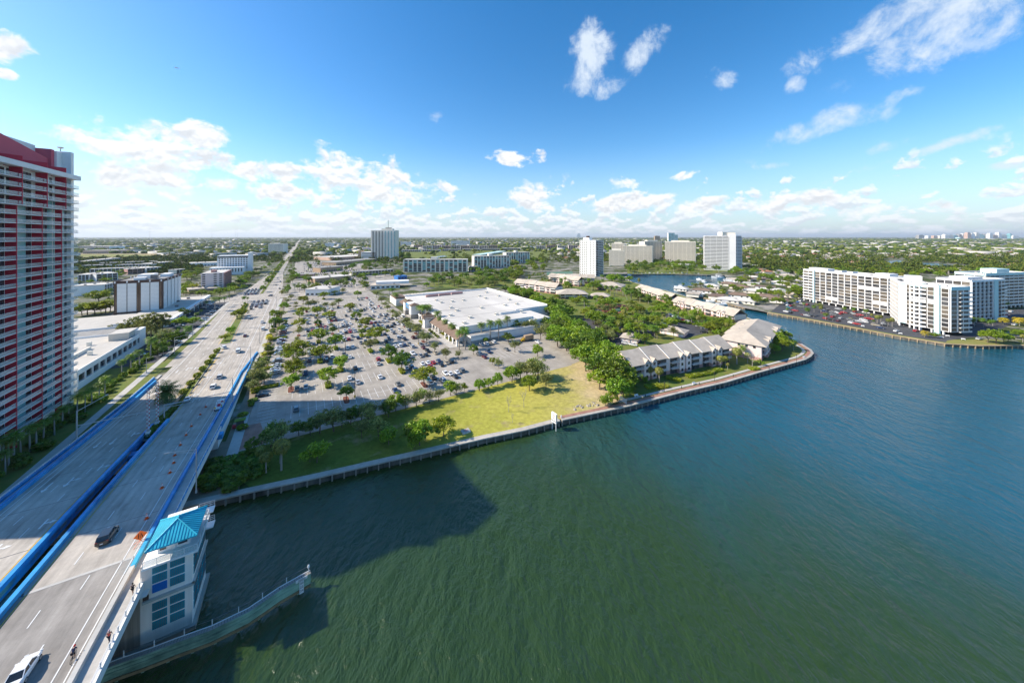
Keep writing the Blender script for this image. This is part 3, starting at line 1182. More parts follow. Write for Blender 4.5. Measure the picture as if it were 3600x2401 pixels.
postm = MB().box(-.08,.08,-.07,.07,0,.95).mesh('rail_post', M['rail_metal'])
a = 31.0
while a < 236:
 link('rail_post', postm, br, (*XY(a, -22.4), zroad(a) + .15), ROADROT)
 a += 2.5
for b in (-37,-33.5,-30,-26.6,-23.2):
 ribbon(MB(),30,143, b - .35, b + .35,-2.3,-.9).build('girder', M['stucco'] if b > -24 else M['bare'], br)
for a in (101,118,134):
 ribbon(MB(), a, a + .16,-38.3,-25.2,-.3,.012).build('deck_joint', M['steel'], br)
 ribbon(MB(), a, a + .16,-55.8,-42.4,-.3,.012).build('deck_joint', M['steel'], bl)
lines('edge_line', [((30,-27.1),(240,-27.1)),((30,-25.75),(240,-25.75))], M['paint_white'], zp, .16, br)
lines('median_line', [((30,-37.65),(160,-37.65)),((160,-37.65),(180,-38.6)),((180,-38.6),(240,-38.9))], M['paint_yellow'], zp, .16, br)
lines('lane_dash', dashes(43.0,240,-34.1) + dashes(47.5,240,-30.65), M['paint_white'], zp, .15, br, True)
lines('turn_lane_line', [((176,-36.0),(240,-36.0))], M['paint_white'], zp, .16, br)
# left carriageway
ribbon(MB(),30,87,-55.9,-41.6,-.9,0).build('bascule_leaf', M['deck'], bl)
ribbon(MB(),87,143,-55.9,-41.6,-.9,0).build('deck', M['deck'], bl)
ribbon(MB(),143,240,-55.9,-42.2, GND, 0).build('approach_ramp', M['asphalt_pale'], bl)
ribbon(MB(),30,158,-42.3,-41.6,-1.5,.85).build('median_barrier', M['blue'], bl)
ribbon(MB(),30,215,-56.6,-55.9,-.9,.85).build('kerb_wall', M['blue'], bl)
ribbon(MB(),30,225,-57.7,-56.6,-.7,.15).build('walkway', M['concrete'], bl)
ribbon(MB(),30,220,-58.3,-57.7,-1.1,.9).build('parapet', M['blue'], bl)
ribbon(MB(),120,220,-58.2,-57.8, GND, -1.1).build('retaining_wall', M['stucco'], bl)
for h in (1.05,1.3):
 ribbon(MB(),30,220,-58.05,-57.95, h - .04, h + .04).build('hand_rail', M['rail_metal'], bl)
postm2 = MB().box(-.06,.06,-.06,.06,0,.45).mesh('rail_post', M['rail_metal'])
a = 60.0
while a < 220:
 link('rail_post', postm2, bl, (*XY(a, -58.0), zroad(a) + .9), ROADROT)
 a += 3.0
for b in (-43.2,-47,-51,-55):
 ribbon(MB(),30,143, b - .35, b + .35,-2.3,-.9).build('girder', M['bare'], bl)
lines('edge_line', [((30,-53.5),(240,-53.5)),((30,-54.8),(240,-54.8))], M['paint_white'], zp, .16, bl)
lines('median_line', [((30,-43.2),(160,-43.2)),((160,-43.2),(240,-42.6))], M['paint_yellow'], zp, .16, bl)
lines('lane_dash', dashes(40,240,-50.2) + dashes(46,240,-46.8), M['paint_white'], zp, .15, bl, True)

def arrow(a, b, kind, parent):
 """painted turn arrow pointing towards the viewer's end of the lane"""
 z = zp(a) + .004
 mb = MB()

 def q(pts):
  mb.add([(*XY(a + p[0], b + p[1]), zp(a + p[0]) + .004) for p in pts], [tuple(range(len(pts)))])
 q([(0,-.14),(3.2,-.14),(3.2,.14),(0,.14)])
 if kind in ('s', 'sl'):
  q([(0,-.6),(0,.6),(-1.3,0)])
 if kind in ('l', 'sl'):
  q([(1.4,.1),(1.75,.1),(1.75,1.0),(1.4,1.0)])
  q([(1.0,.95),(2.1,.95),(1.55,1.9)])
 if kind == 'r':
  q([(0,-.1),(.4,-.1),(.4,-1.0),(0,-1.0)])
  q([(-.4,-.95),(.8,-.95),(.2,-1.9)])
 mb.build('turn_arrow', M['paint_white'], parent)

for a, b, k in ((104,-51.8, 's'),(103,-48.6, 'sl'),(108,-45, 'l'),(127,-52, 's'),(127,-48.6, 'sl'),(131,-45, 'l'),(150,-51.8, 's'),(150,-48.6, 's'),(152,-45.2, 'l'),
    (198,-51.8, 's'),(200,-48.6, 'sl'),(200,-45.4, 'l'),(226,-51.8, 's'),(228,-48.6, 'sl'),(226,-45.4, 'l')):
 arrow(a, b, k, bl)
for a in (184,207,229):
 arrow(a, -37.3, 'l', br)
# median island between the carriageways with the palm and low hedge
median('road_median', ab([(158,-41.3),(158,-39.3),(176,-40),(210,-40.3),(262,-40.8),(265,-41.8),(262,-42.4),(200,-42.4)]), M['grass'], 2.2 * 0 + .3)

# bascule pier under the bridge and bridge tender's house
pier = thing('bridge_pier', 'stained concrete bascule pier rising from the water under the bridge', 'bridge pier',(*XY(79.6,-40), WATER), ROADROT)

def lo(a, b, oa=79.6, ob=-40):            # local axes of a thing turned to the road: x = along a, y = -b
 return (a - oa, -(b - ob))

def lbox(mb, a0, a1, b0, b1, z0, z1, oa, ob, oz):
 return mb.box(a0 - oa, a1 - oa, -(b1 - ob),-(b0 - ob), z0 - oz, z1 - oz)

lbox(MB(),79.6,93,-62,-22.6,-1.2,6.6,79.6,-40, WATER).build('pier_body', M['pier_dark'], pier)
lbox(MB(),79.0,93.6,-62.5,-22.6,-3.0,-1.2,79.6,-40, WATER).build('footing', M['bare'], pier)
p2 = thing('bridge_pier', 'concrete abutment wall with blue bearing beam under the bridge at the shore', 'bridge pier',(*XY(139,-40),0), ROADROT)
lbox(MB(),138.5,143,-59,-22.3,-.5,3.0,139,-40,0).build('abutment', M['stucco'], p2)
lbox(MB(),138.2,140.4,-60,-21.2,2.9,4.3,139,-40,0).build('bearing_beam', M['blue'], p2)
OA, OB, OZ = 79.6,-22.6, WATER
ht = thing('bridge_tender_house', 'bridge tender house with bright blue hipped roof, pink walls and glass-block windows', 'control house',(*XY(OA, OB), OZ), ROADROT)
LB = lambda mb, a0, a1, b0, b1, z0, z1: lbox(mb, a0, a1, b0, b1, z0, z1, OA, OB, OZ)
LB(MB(),79.6,89.2,-22.6,-16.25,-1.1,11.8).build('wall', M['stucco_stain'], ht)
LB(MB(),79.0,89.9,-22.6,-15.7,-3.0,-1.1).build('footing', M['bare'], ht)
LB(MB(),81.2,87.0,-21.0,-16.9,11.8,14.6).build('control_room', M['stucco'], ht)
LB(MB(),78.6,87.6,-22.2,-15.3,11.65,11.95).build('balcony_slab', M['white'], ht)
bp = LB(MB(),79.15,79.6,-22.3,-15.9,5.75,6.1)
bp.add([(x - OA, -(b - OB), z - OZ) for x, b, z in ((79.15,-15.9,5.75),(79.15,-15.9,6.1),(89.2,-15.9,6.1),(89.2,-15.9,5.75),(89.2,-16.25,5.75),(89.2,-16.25,6.1),(79.15,-16.25,6.1),(79.15,-16.25,5.75))],
    [(0,3,2,1),(1,2,5,6),(0,7,4,3),(3,4,5,2)]).build('ledge', M['kerb'], ht)
# balcony balustrade
gl = [((78.7,-22.1),(78.7,-15.4)),((78.7,-15.4),(87.5,-15.4)),((87.5,-15.4),(87.5,-22.1))]
for (a0, b0),(a1, b1) in gl:
 n = 4
 for i in range(n):
  f0, f1 = (i + .06) / n, (i + .94) / n
  mb = MB()
  lbox(mb, min(a0 + (a1 - a0) * f0, a0 + (a1 - a0) * f1) - .02, max(a0 + (a1 - a0) * f0, a0 + (a1 - a0) * f1) + .02, min(b0 + (b1 - b0) * f0, b0 + (b1 - b0) * f1) - .02, max(b0 + (b1 - b0) * f0, b0 + (b1 - b0) * f1) + .02,12.1,12.95, OA, OB, OZ)
  mb.build('balcony_glass', M['glass'], ht)
  fp = i / n
  LB(MB(), a0 + (a1 - a0) * fp - .04, a0 + (a1 - a0) * fp + .04, b0 + (b1 - b0) * fp - .04, b0 + (b1 - b0) * fp + .04,11.95,13.05).build('balcony_post', M['rail_metal'], ht)
 LB(MB(), min(a0, a1) - .04, max(a0, a1) + .04, min(b0, b1) - .04, max(b0, b1) + .04,13.02,13.1).build('balcony_rail', M['rail_metal'], ht)
# hipped roof with standing seams
E = [(78.5,-21.8),(78.5,-15.4),(85.9,-15.4),(85.9,-21.8)]
ez, pz = 14.7,16.5
pk = [(81.9,-18.6),(82.6,-18.6)]
toL = lambda a, b, z: (a - OA, -(b - OB), z - OZ)
rf = MB()
e = [toL(*p, ez) for p in E]
q0, q1 = toL(*pk[0], pz), toL(*pk[1], pz)
rf.add(e + [q0, q1], [(0,1,4),(1,2,5,4),(2,3,5),(3,0,4,5)])
eb = [toL(*p, ez - .22) for p in E]
rf.add(e + eb, [(0,4,5,1),(1,5,6,2),(2,6,7,3),(3,7,4,0),(7,6,5,4)])
roof = rf.build('roof', M['cyan_roof'], ht)

def seams(e0, e1, t0, t1, n):
 e0, e1, t0, t1 = (Vector(x) for x in (e0, e1, t0, t1))
 for i in range(1, n):
  f = i / n
  p = e0.lerp(e1, f)
  # run straight up the slope to the hip lines
  d = (e1 - e0)
  L_ = d.length
  d.normalize()
  s0, s1 = (t0 - e0).dot(d),(t1 - e0).dot(d)
  x = f * L_
  up = (t0 - e0) - d * s0
  k = x / s0 if x < s0 else ((L_ - x) / (L_ - s1) if x > s1 else 1.0)
  q = p + up * min(1, k)
  MB().tube(p + Vector((0,0,.03)), q + Vector((0,0,.03)),.045, n=4).build('seam', M['cyan_rib'], roof)

seams(e[0], e[1], q0, q0,15)
seams(e[1], e[2], q0, q1,15)
seams(e[2], e[3], q1, q1,15)
seams(e[3], e[0], q1, q0,15)
for p, q in ((e[0], q0),(e[1], q0),(e[2], q1),(e[3], q1),(q0, q1)):
 MB().tube(Vector(p) + Vector((0,0,.03)), Vector(q) + Vector((0,0,.03)),.11, n=5).build('hip_cap', M['cyan_roof'], roof)
# glass-block windows: near face (a = 79.6) and water face (b = -16.25)
def gwin(face, s0, s1, z0, z1, m=None):
 w = MB()
 m = m or M['teal_block']
 if face == 'n':
  LB(w, 79.52,79.66, s0, s1, z0, z1)
 else:
  LB(w, s0, s1,-16.3,-16.17, z0, z1)
 o = w.build('window', m, ht)
 g = MB()
 nx = 8
 for i in range(1, nx):
  s = s0 + (s1 - s0) * i / nx
  (LB(g, 79.49,79.55, s - .02, s + .02, z0, z1) if face == 'n' else LB(g, s - .02, s + .02,-16.2,-16.14, z0, z1))
 for i in range(1,5):
  z = z0 + (z1 - z0) * i / 5
  (LB(g, 79.49,79.55, s0, s1, z - .02, z + .02) if face == 'n' else LB(g, s0, s1,-16.2,-16.14, z - .02, z + .02))
 g.build('grid', M['steel'] if m is not M['louver'] else M['louver'], o)

for (lo_, hi_, rows) in ((6.7,11.4,3),(.6,5.2,3)):
 hh = (hi_ - lo_) / rows
 for r_ in range(rows):
  z0 = lo_ + hh * r_ + .12
  z1 = lo_ + hh * (r_ + 1) - .12
  gwin('n',-21.2,-19.4, z0, z1, M['louver'] if (lo_ > 6 and r_ == 0) else None)
  gwin('n',-19.05,-17.2, z0, z1)
  for s in range(3):
   gwin('w',80.4 + s * 2.9,82.9 + s * 2.9, z0, z1)
for (b0, b1) in ((-20.7,-19.9),(-19.3,-18.7),(-18.4,-17.2)):
 o = LB(MB(),81.1,81.25, b0, b1,12.4 if b1 != -18.7 else 11.95,14.0).build('control_window' if b1 != -18.7 else 'door', M['dark_glass'] if b1 != -18.7 else M['white'], ht)
for s in range(3):
 LB(MB(),81.6 + s * 1.8,83.1 + s * 1.8,-16.95,-16.82,12.6,14.0).build('control_window', M['dark_glass'], ht)
for k, z in enumerate((11.6,8.6)):       # outside stair landings on the far side
 s = LB(MB(),88.6,90.6,-17.5,-15.0, z - .15, z).build('stair_landing', M['white'], ht)
 for b in (-17.4,-16.6,-15.8,-15.1):
  LB(MB(),90.5,90.56, b - .03, b + .03, z, z + 1.1).build('landing_post', M['rail_metal'], ht)
 for h in (.4,.75,1.1):
  LB(MB(),90.5,90.56,-17.4,-15.1, z + h - .03, z + h + .03).build('landing_rail', M['rail_metal'], ht)
LB(MB(),78.3,79.6,-22.6,-21.5,7.6,7.8).build('walkway_landing', M['white'], ht)
LB(MB(),79.5,79.65,-22.3,-21.6,5.9,6.9).build('vent', M['brown'], ht)

# ------------------------------------------------------------------ timber fender round the pier
fbase = [G(300,2440,-1.3), G(400,2395,-1.3), G(510,2356,-1.3), G(618,2313,-1.3), G(740,2268,-1.3), G(873,2201,-1.3), G(985,2122,-1.3), G(1060,2078,-1.3), G(1092,2060,-1.3)]
fo = fbase[0]
fl = [(p[0] - fo[0], p[1] - fo[1]) for p in fbase]
fd = thing('timber_fender', 'curved green algae-stained timber fender wall in the water below the bridge', 'fender',(*fo, WATER))
for i in range(len(fl) - 1):
 seg_ = fl[i:i + 2]
 for z0, z1, dd, m in ((.55,1.0,-.12, 'timber_tan'),(1.05,1.5,0, 'timber'),(1.56,2.0,-.05, 'timber'),(2.06,2.5,0, 'timber'),(2.56,2.85,.03, 'timber')):
  band(MB(), seg_, dd, .28, z0, z1).build('wale', M[m], fd)
for x, y, r in along(fl, 3.0):
 o = MB().box(-.18,.18,.3,.66,-2.0,2.7).build('pile', M['timber'], fd)
 o.location = (x, y, 0)
 o.rotation_euler = (0,0, r)
plankm = MB().box(-.16,.16,.1,.85,2.87,2.94).mesh('walk_plank', M['timber_grey'])
for x, y, r in along(fl, .38):
 link('walk_plank', plankm, fd, (x, y, 0), r)
for x, y, r in along(fl, 3.6):
 o = MB().box(-.05,.05,.74,.84,2.9,4.0).build('rail_post', M['rail_metal'], fd)
 o.location = (x, y, 0)
 o.rotation_euler = (0,0, r)
band(MB(), fl, .77,.81,3.9,3.94).build('rail_cable', M['steel'], fd)
band(MB(), fl, .74,.84,2.95,3.03).build('toe_board', M['rail_metal'], fd)
# clearance gauge at the fender's end
gx, gy = fbase[-2]
gr = math.atan2(fbase[-1][1] - fbase[-2][1], fbase[-1][0] - fbase[-2][0])
cg = thing('clearance_gauge', 'white clearance gauge board numbered 20 22 24 on the fender end', 'sign',(gx, gy, WATER), gr)
MB().box(-.35,.35,-.2,-.14,.3,2.55).build('number_board', M['white'], cg)
MB().box(-.95,.95,-.2,-.14,2.62,3.15).build('title_board', M['white'], cg)

def text(s, size, m, parent, loc, rot, name='lettering', align='CENTER'):
 cu = bpy.data.curves.new(name, 'FONT')
 cu.body = s
 cu.size = size
 cu.align_x = align
 cu.align_y = 'CENTER'
 cu.extrude = .008
 cu.materials.append(m)
 tmp = bpy.data.objects.new(name, cu)
 COL.objects.link(tmp)
 dg = bpy.context.evaluated_depsgraph_get()
 me = bpy.data.meshes.new_from_object(tmp.evaluated_get(dg))
 bpy.data.objects.remove(tmp)
 o = bpy.data.objects.new(name, me)
 COL.objects.link(o)
 o.parent = parent
 o.location = loc
 o.rotation_euler = rot
 return o

for i, s in enumerate(('20', '22', '24')):
 text(s, .55, M['black'], cg, (0,-.215,2.2 - i * .7),(R(90),0,0), 'numeral')
text('MINIMUM',.26, M['black'], cg, (0,-.215,2.98),(R(90),0,0))
text('CLEARANCE',.22, M['black'], cg, (0,-.215,2.76),(R(90),0,0))
nl = thing('navigation_light', 'small navigation lamp and post on the tip of the fender', 'lamp',(fbase[-1][0] - .6, fbase[-1][1] + .35, WATER + 2.94))
MB().tube((0,0,0),(0,0,.8),.06).build('post', M['rail_metal'], nl)
MB().lathe([(.05,.8),(.2,.85),(.24,1.05),(.16,1.3),(.05,1.4)], 8).build('lamp_head', M['rail_metal'], nl)

# ------------------------------------------------------------------ vegetation prototypes (unit height, shared meshes)
def np_mesh(name, V, quads, m, tris=None):
 me = bpy.data.meshes.new(name)
 me.from_pydata(V.tolist() if hasattr(V, 'tolist') else V, [], quads.tolist() if hasattr(quads, 'tolist') else quads)
 me.materials.append(m)
 me.update()
 return me

def leaf_quads(C, size, rs, flat_=.0, asp=1.6):
 """random little leaf faces at centres C"""
 n = len(C)
 d = rs.normal(size=(n, 3))
 d[:, 2] *= (1 - flat_)
 d /= np.linalg.norm(d, axis=1)[:, None] + 1e-9
 e = rs.normal(size=(n, 3))
 e -= (e * d).sum(1)[:, None] * d
 e /= np.linalg.norm(e, axis=1)[:, None] + 1e-9
 s = size * rs.uniform(.6,1.35, n)[:, None]
 a, b = d * s * asp * .5, e * s * .5
 V = np.stack([C - a, C + b, C + a, C - b], 1).reshape(-1,3)
 Q = np.arange(4 * n).reshape(-1,4)
 return V, Q

def broad_crown(seed, ncl, per, rxy, rz, cz, leaf, clr, hollow=.55, lumps=1.0, droop=0.0):
 rs = np.random.RandomState(seed)
 cen = []
 while len(cen) < ncl:
  p = rs.normal(size=3)
  p /= np.linalg.norm(p)
  r = rs.uniform(hollow, 1.0)
  if p[2] < -.55:
   continue
  ang = math.atan2(p[1], p[0])
  wob = 1 + lumps * (.16 * math.sin(2 * ang + seed) + .13 * math.sin(3 * ang + 2.1 * seed) + .1 * math.sin(5 * ang + seed * .7))
  cen.append((p[0] * r * rxy * wob, p[1] * r * rxy * wob, cz + p[2] * r * rz * (1 + .15 * rs.normal())))
 cen = np.array(cen)
 k = rs.randint(0, ncl, ncl * per)
 off = rs.normal(size=(ncl * per, 3))
 off /= np.linalg.norm(off, axis=1)[:, None]
 off *= (rs.uniform(0,1, ncl * per) ** .45)[:, None]
 cr = clr * rs.uniform(.6,1.3, ncl)
 C = cen[k] + off * cr[k][:, None] * np.array([1,1,.72])
 C[:, 2] -= droop * np.abs(rs.normal(size=len(C))) * .05
 V, Q = leaf_quads(C, leaf, rs, .25)
 return V, Q, cen

def tree_trunk(seed, cen, r=.022, fork=.32, nl=7, m=None):
 rs = np.random.RandomState(seed + 5)
 mb = MB()
 lean = rs.normal(size=2) * .02
 top = (lean[0], lean[1], fork)
 mb.tube((0,0,-.02),(lean[0] * .4, lean[1] * .4, fork * .5), r * 1.25, r * .95,7, False)
 mb.tube((lean[0] * .4, lean[1] * .4, fork * .5), top, r * .95, r * .8,7, False)
 for c in cen[rs.choice(len(cen), nl, replace=False)]:
  mid = (top[0] * .4 + c[0] * .55, top[1] * .4 + c[1] * .55, fork + (c[2] - fork) * .55)
  mb.tube(top, mid, r * .6, r * .4,5, False)
  mb.tube(mid, tuple(c), r * .4, r * .15,5, False)
 return mb.mesh('trunk', m or M['trunk'], True)

PROTO = {}

def proto_broad(key, seeds, lm, **kw):
 tk = kw.pop('trunk', {})
 for i, s in enumerate(seeds):
  V, Q, cen = broad_crown(s, **kw)
  PROTO.setdefault(key, []).append((tree_trunk(s, cen, **tk), np_mesh('crown', V, Q, M[lm])))

proto_broad('green',(1,2,3), 'leaf_green', ncl=46, per=52, rxy=.44, rz=.33, cz=.64, leaf=.044, clr=.13)
proto_broad('dark',(4,5,6), 'leaf_dark', ncl=44, per=50, rxy=.42, rz=.36, cz=.62, leaf=.044, clr=.13)
proto_broad('yellow',(7,8,9), 'leaf_yellow', ncl=44, per=48, rxy=.50, rz=.32, cz=.64, leaf=.046, clr=.14)
proto_broad('olive',(10,11,12), 'leaf_olive', ncl=40, per=46, rxy=.44, rz=.37, cz=.6, leaf=.036, clr=.15, hollow=.3, lumps=1.4)
proto_broad('small',(13,14), 'leaf_green', ncl=26, per=46, rxy=.42, rz=.36, cz=.60, leaf=.062, clr=.16, hollow=.3)
proto_broad('pine',(15,16), 'leaf_pine', ncl=60, per=38, rxy=.38, rz=.48, cz=.55, leaf=.034, clr=.09, hollow=.2, lumps=1.6, trunk=dict(fork=.55))

def frond(mb, p0, az, el0, length, droop, wid, nseg=9, leaflets=True, vee=.35, mi=0):
 """feather frond: curved rib with two ranks of leaflets"""
 d = Vector((math.cos(az), math.sin(az),0))
 sd = Vector((-d.y, d.x, 0))
 pts = []
 x, z, e = 0.0,0.0, el0
 step = length / nseg
 for k in range(nseg + 1):
  pts.append(Vector(p0) + d * x + Vector((0,0, z)))
  x += math.cos(e) * step
  z += math.sin(e) * step
  e -= droop / nseg * (1 + k * .12)
 for k in range(nseg):
  w = wid * math.sin(math.pi * (.12 + .86 * (k + .5) / nseg)) + wid * .1
  a, b = pts[k], pts[k + 1]
  t = (b - a).normalized()
  up = sd.cross(t) * -1
  for s in (1,-1):
   tip = (a + b) * .5 + sd * s * w + t * w * .45 - Vector((0,0, w * vee))
   g = step * .36
   mb.add([tuple(a), tuple(a + t * g * 1.9), tuple(tip + t * g * .6), tuple(tip - t * g * .3)], [(0,1,2,3)])

def palm_proto(key, seeds, nf, flen, el_hi, el_lo, droop, wid, lm, th, tr, tm, crownshaft=False, bulge=0.0, lean=.02, vee=.35, skirt=0):
 for s in seeds:
  rs = random.Random(s)
  lx, ly = rs.uniform(-lean, lean), rs.uniform(-lean, lean)
  tb = MB()
  prev = (0,0,-.02)
  pr = tr * 1.25
  n = 6
  for i in range(1, n + 1):
   f = i / n
   p = (lx * f * f, ly * f * f, th * f)
   r = tr * (1.15 - .4 * f) * (1 + bulge * math.sin(math.pi * f))
   tb.tube(prev, p, pr, r, 7, False)
   prev, pr = p, r
  cb = MB()
  top = prev
  for i in range(nf):
   f = (i + .5) / nf
   az = i * 2.399963 + rs.uniform(-.15,.15)
   el = el_hi + (el_lo - el_hi) * f ** 1.1 + rs.uniform(-.1,.1)
   frond(cb, top, az, el, flen * rs.uniform(.88,1.1), droop * rs.uniform(.85,1.2), wid, vee=vee)
  me = cb.mesh('crown', M[lm])
  ex = None
  if crownshaft:
   sh = MB().tube(prev, (prev[0], prev[1], prev[2] - .0001),.001)
  PROTO.setdefault(key, []).append((tb.mesh('trunk', M[tm], True), me))

palm_proto('royal',(21,22,23),17,.30,1.25,-.35,1.5,.085, 'leaf_palm',.80,.020, 'palmtrunk', bulge=.25)
palm_proto('coco',(24,25,26),20,.36,1.2,-.6,1.5,.10, 'leaf_palm',.72,.018, 'palmtrunk', lean=.10)
palm_proto('gold',(27,28),16,.50,1.2,-.2,1.7,.15, 'leaf_gold',.50,.022, 'palmtrunk')
palm_proto('date',(29,),60,.58,1.35,-.75,.9,.11, 'leaf_date',.48,.05, 'trunk', vee=.15)

def sabal_proto(seeds):
 for s in seeds:
  rs = random.Random(s)
  tb = MB()
  tb.tube((0,0,-.02),(.005,0,.35),.032,.027,7, False)
  tb.tube((.005,0,.35),(.01,.01,.68),.027,.03,7, False)
  cb = MB()
  for i in range(46):
   az = i * 2.399963
   z = 1 - 1.75 * (i + .5) / 46
   r = math.sqrt(max(0,1 - z * z))
   d = Vector((math.cos(az) * r, math.sin(az) * r, z))
   base = Vector((.01,.01,.70))
   cen = base + d * rs.uniform(.13,.19)
   a = d.orthogonal().normalized()
   b = d.cross(a)
   for j in range(9):
    t = 2 * math.pi * j / 9
    o = a * math.cos(t) + b * math.sin(t)
    tip = cen + o * .10 + d * .05 + Vector((0,0,-.045))
    q = d.cross(o) * .014
    cb.add([tuple(cen), tuple((cen + tip) / 2 + q), tuple(tip), tuple((cen + tip) / 2 - q)], [(0,1,2,3)])
  PROTO.setdefault('sabal', []).append((tb.mesh('trunk', M['palmtrunk'], True), cb.mesh('crown', M['leaf_sabal'])))

sabal_proto((31,32))

def dead_proto(seed):
 rs = random.Random(seed)
 mb = MB()
 tw = MB()

 def grow(p, d, l, r, depth):
  q = p + d * l
  (mb if depth < 2 else tw).tube(p, q, r, r * .65,5, False)
  if depth >= 4:
   return
  for _ in range(3 if depth else 4):
   nd = (d + Vector((rs.uniform(-.8,.8), rs.uniform(-.8,.8), rs.uniform(-.1,.6)))).normalized()
   grow(q, nd, l * rs.uniform(.55,.75), r * .55, depth + 1)
 grow(Vector((0,0,-.02)), Vector((.05,.02,1)).normalized(),.42,.022,0)
 PROTO.setdefault('dead', []).append((mb.mesh('trunk', M['deadwood']), tw.mesh('crown', M['deadwood'])))

dead_proto(41)
dead_proto(42)

TREES = []          # (object, kind, group key)
KIND_NAME = {'green': 'broadleaf_tree', 'dark': 'evergreen_tree', 'yellow': 'shade_tree', 'olive': 'buttonwood_tree', 'small': 'young_tree', 'pine': 'casuarina_tree', 'royal': 'royal_palm', 'coco': 'coconut_palm', 'gold': 'yellow_palm', 'date': 'date_palm', 'sabal': 'fan_palm', 'dead': 'bare_tree'}
ADJ = {'green': 'bright green leafy tree', 'dark': 'dark green leafy tree', 'yellow': 'yellow-green spreading tree', 'olive': 'grey-olive loose-crowned tree', 'small': 'small green tree', 'pine': 'feathery olive casuarina', 'royal': 'tall grey-stemmed palm', 'coco': 'slender coconut palm', 'gold': 'golden-fronded palm', 'date': 'broad date palm', 'sabal': 'round-headed fan palm', 'dead': 'leafless bleached tree'}
trng = random.Random(5)

def tree(kind, x, y, h, w=None, group='', z=0.0, label=None):
 v = trng.randrange(len(PROTO[kind]))
 tm, cm = PROTO[kind][v]
 o = bpy.data.objects.new(KIND_NAME[kind], None)
 o.empty_display_size = .3
 COL.objects.link(o)
 o.location = (x, y, z)
 ww = h if w is None else w
 o.scale = (ww, ww, h)
 o.rotation_euler = (0,0, trng.uniform(0,6.28))
 link('trunk', tm, o)
 link('crown', cm, o)
 TREES.append((o, kind, group, label))
 return o

def plant(cr, lst, group, hmin=None):
 """lst of (x, ybase, ytop, kind[, width factor]) in a zoom's own pixels"""
 for t in lst:
  x, yb, yt, k = t[:4]
  X, Y = cr(x, yb)
  s = SCL[cr]
  h = (yb - yt) * s * Y / F
  w = (t[4] if len(t) > 4 else 1.0)
  tree(k, X, Y, h, h * w * trng.uniform(.92,1.08), group)

SCL = {P_: .3188, S_: .3189, K_: .4679, L_: .3403, Q_: .4253, W_: .3507, V_: .3403, D_: .319}

def inside(p, poly):
 x, y = p
 c = False
 n = len(poly)
 for i in range(n):
  x0, y0 = poly[i]
  x1, y1 = poly[i - 1]
  if (y0 > y) != (y1 > y) and x < (x1 - x0) * (y - y0) / (y1 - y0) + x0:
   c = not c
 return c

OCC = []            # discs kept free: (x, y, r)

def fill(poly, n, kinds, h0, h1, group, dmin=5.0, wf=(.9,1.3), seed=1, avoid=True):
 rs = random.Random(seed)
 xs = [p[0] for p in poly]
 ys = [p[1] for p in poly]
 pts = []
 tries = 0
 while len(pts) < n and tries < n * 60:
  tries += 1
  p = (rs.uniform(min(xs), max(xs)), rs.uniform(min(ys), max(ys)))
  if not inside(p, poly):
   continue
  if any((p[0] - q[0]) ** 2 + (p[1] - q[1]) ** 2 < dmin * dmin for q in pts):
   continue
  if avoid and any((p[0] - q[0]) ** 2 + (p[1] - q[1]) ** 2 < q[2] ** 2 for q in OCC):
   continue
  pts.append(p)
  k = rs.choice(kinds)
  h = rs.uniform(h0, h1) * (1.15 if k in ('royal', 'coco') else 1)
  tree(k, p[0], p[1], h, h * rs.uniform(*wf), group)
 return pts

# hedges and bushes
def hedge_mesh(lx, ly, h, seed, n):
 rs = np.random.RandomState(seed)
 C = rs.uniform(-.5,.5,(n, 3)) * np.array([lx, ly, 0]) + np.array([0,0, h])
 side = rs.randint(0,3, n)
 sg = rs.choice([-1,1], n)
 z = rs.uniform(.02,1, n) * h
 C[side == 1,0] = sg[side == 1] * lx / 2
 C[side == 1,2] = z[side == 1]
 C[side == 2,1] = sg[side == 2] * ly / 2
 C[side == 2,2] = z[side == 2]
 C += rs.normal(size=C.shape) * .06
 V, Q = leaf_quads(C, .3, rs)
 b = MB().box(-lx / 2 + .06, lx / 2 - .06,-ly / 2 + .06, ly / 2 - .06,0, h - .05)
 V = np.concatenate([np.array(b.v), V])
 Q = [list(f) for f in b.f] + (Q + 8).tolist()
 return np_mesh('hedge', V, Q, M['leaf_shrub'])

HEDGE = hedge_mesh(4,1.8,.9,3,420)
BUSH = {}
for key, lm, n in (('bush', 'leaf_shrub',260),('bushdark', 'leaf_dark',300),('bushgrey', 'leaf_olive',260)):
 rs = np.random.RandomState(n)
 d = rs.normal(size=(n, 3))
 d /= np.linalg.norm(d, axis=1)[:, None]
 C = d * rs.uniform(.75,1.0, n)[:, None] * np.array([.5,.5,.5]) + np.array([0,0,.45])
 C[:, 2] = np.abs(C[:, 2])
 V, Q = leaf_quads(C, .17, rs)
 BUSH[key] = np_mesh(key, V, Q, M[lm])
HEDGES = []

def hedge(x, y, lx, ly, h, rot, group):
 o = link('hedge', HEDGE, None, (x, y, 0.05), rot, (lx / 4, ly / 1.8, h / .9))
 HEDGES.append((o, 'clipped yellow-green hedge', group))
 return o

def bush(x, y, w, h, group, key='bush', z=.03):
 o = link('bush', BUSH[key], None, (x, y, z), trng.uniform(0,6),(w, w, h))
 HEDGES.append((o, {'bush': 'rounded green bush', 'bushdark': 'dark green shrub', 'bushgrey': 'grey-green shrub'}[key], group))
 return o

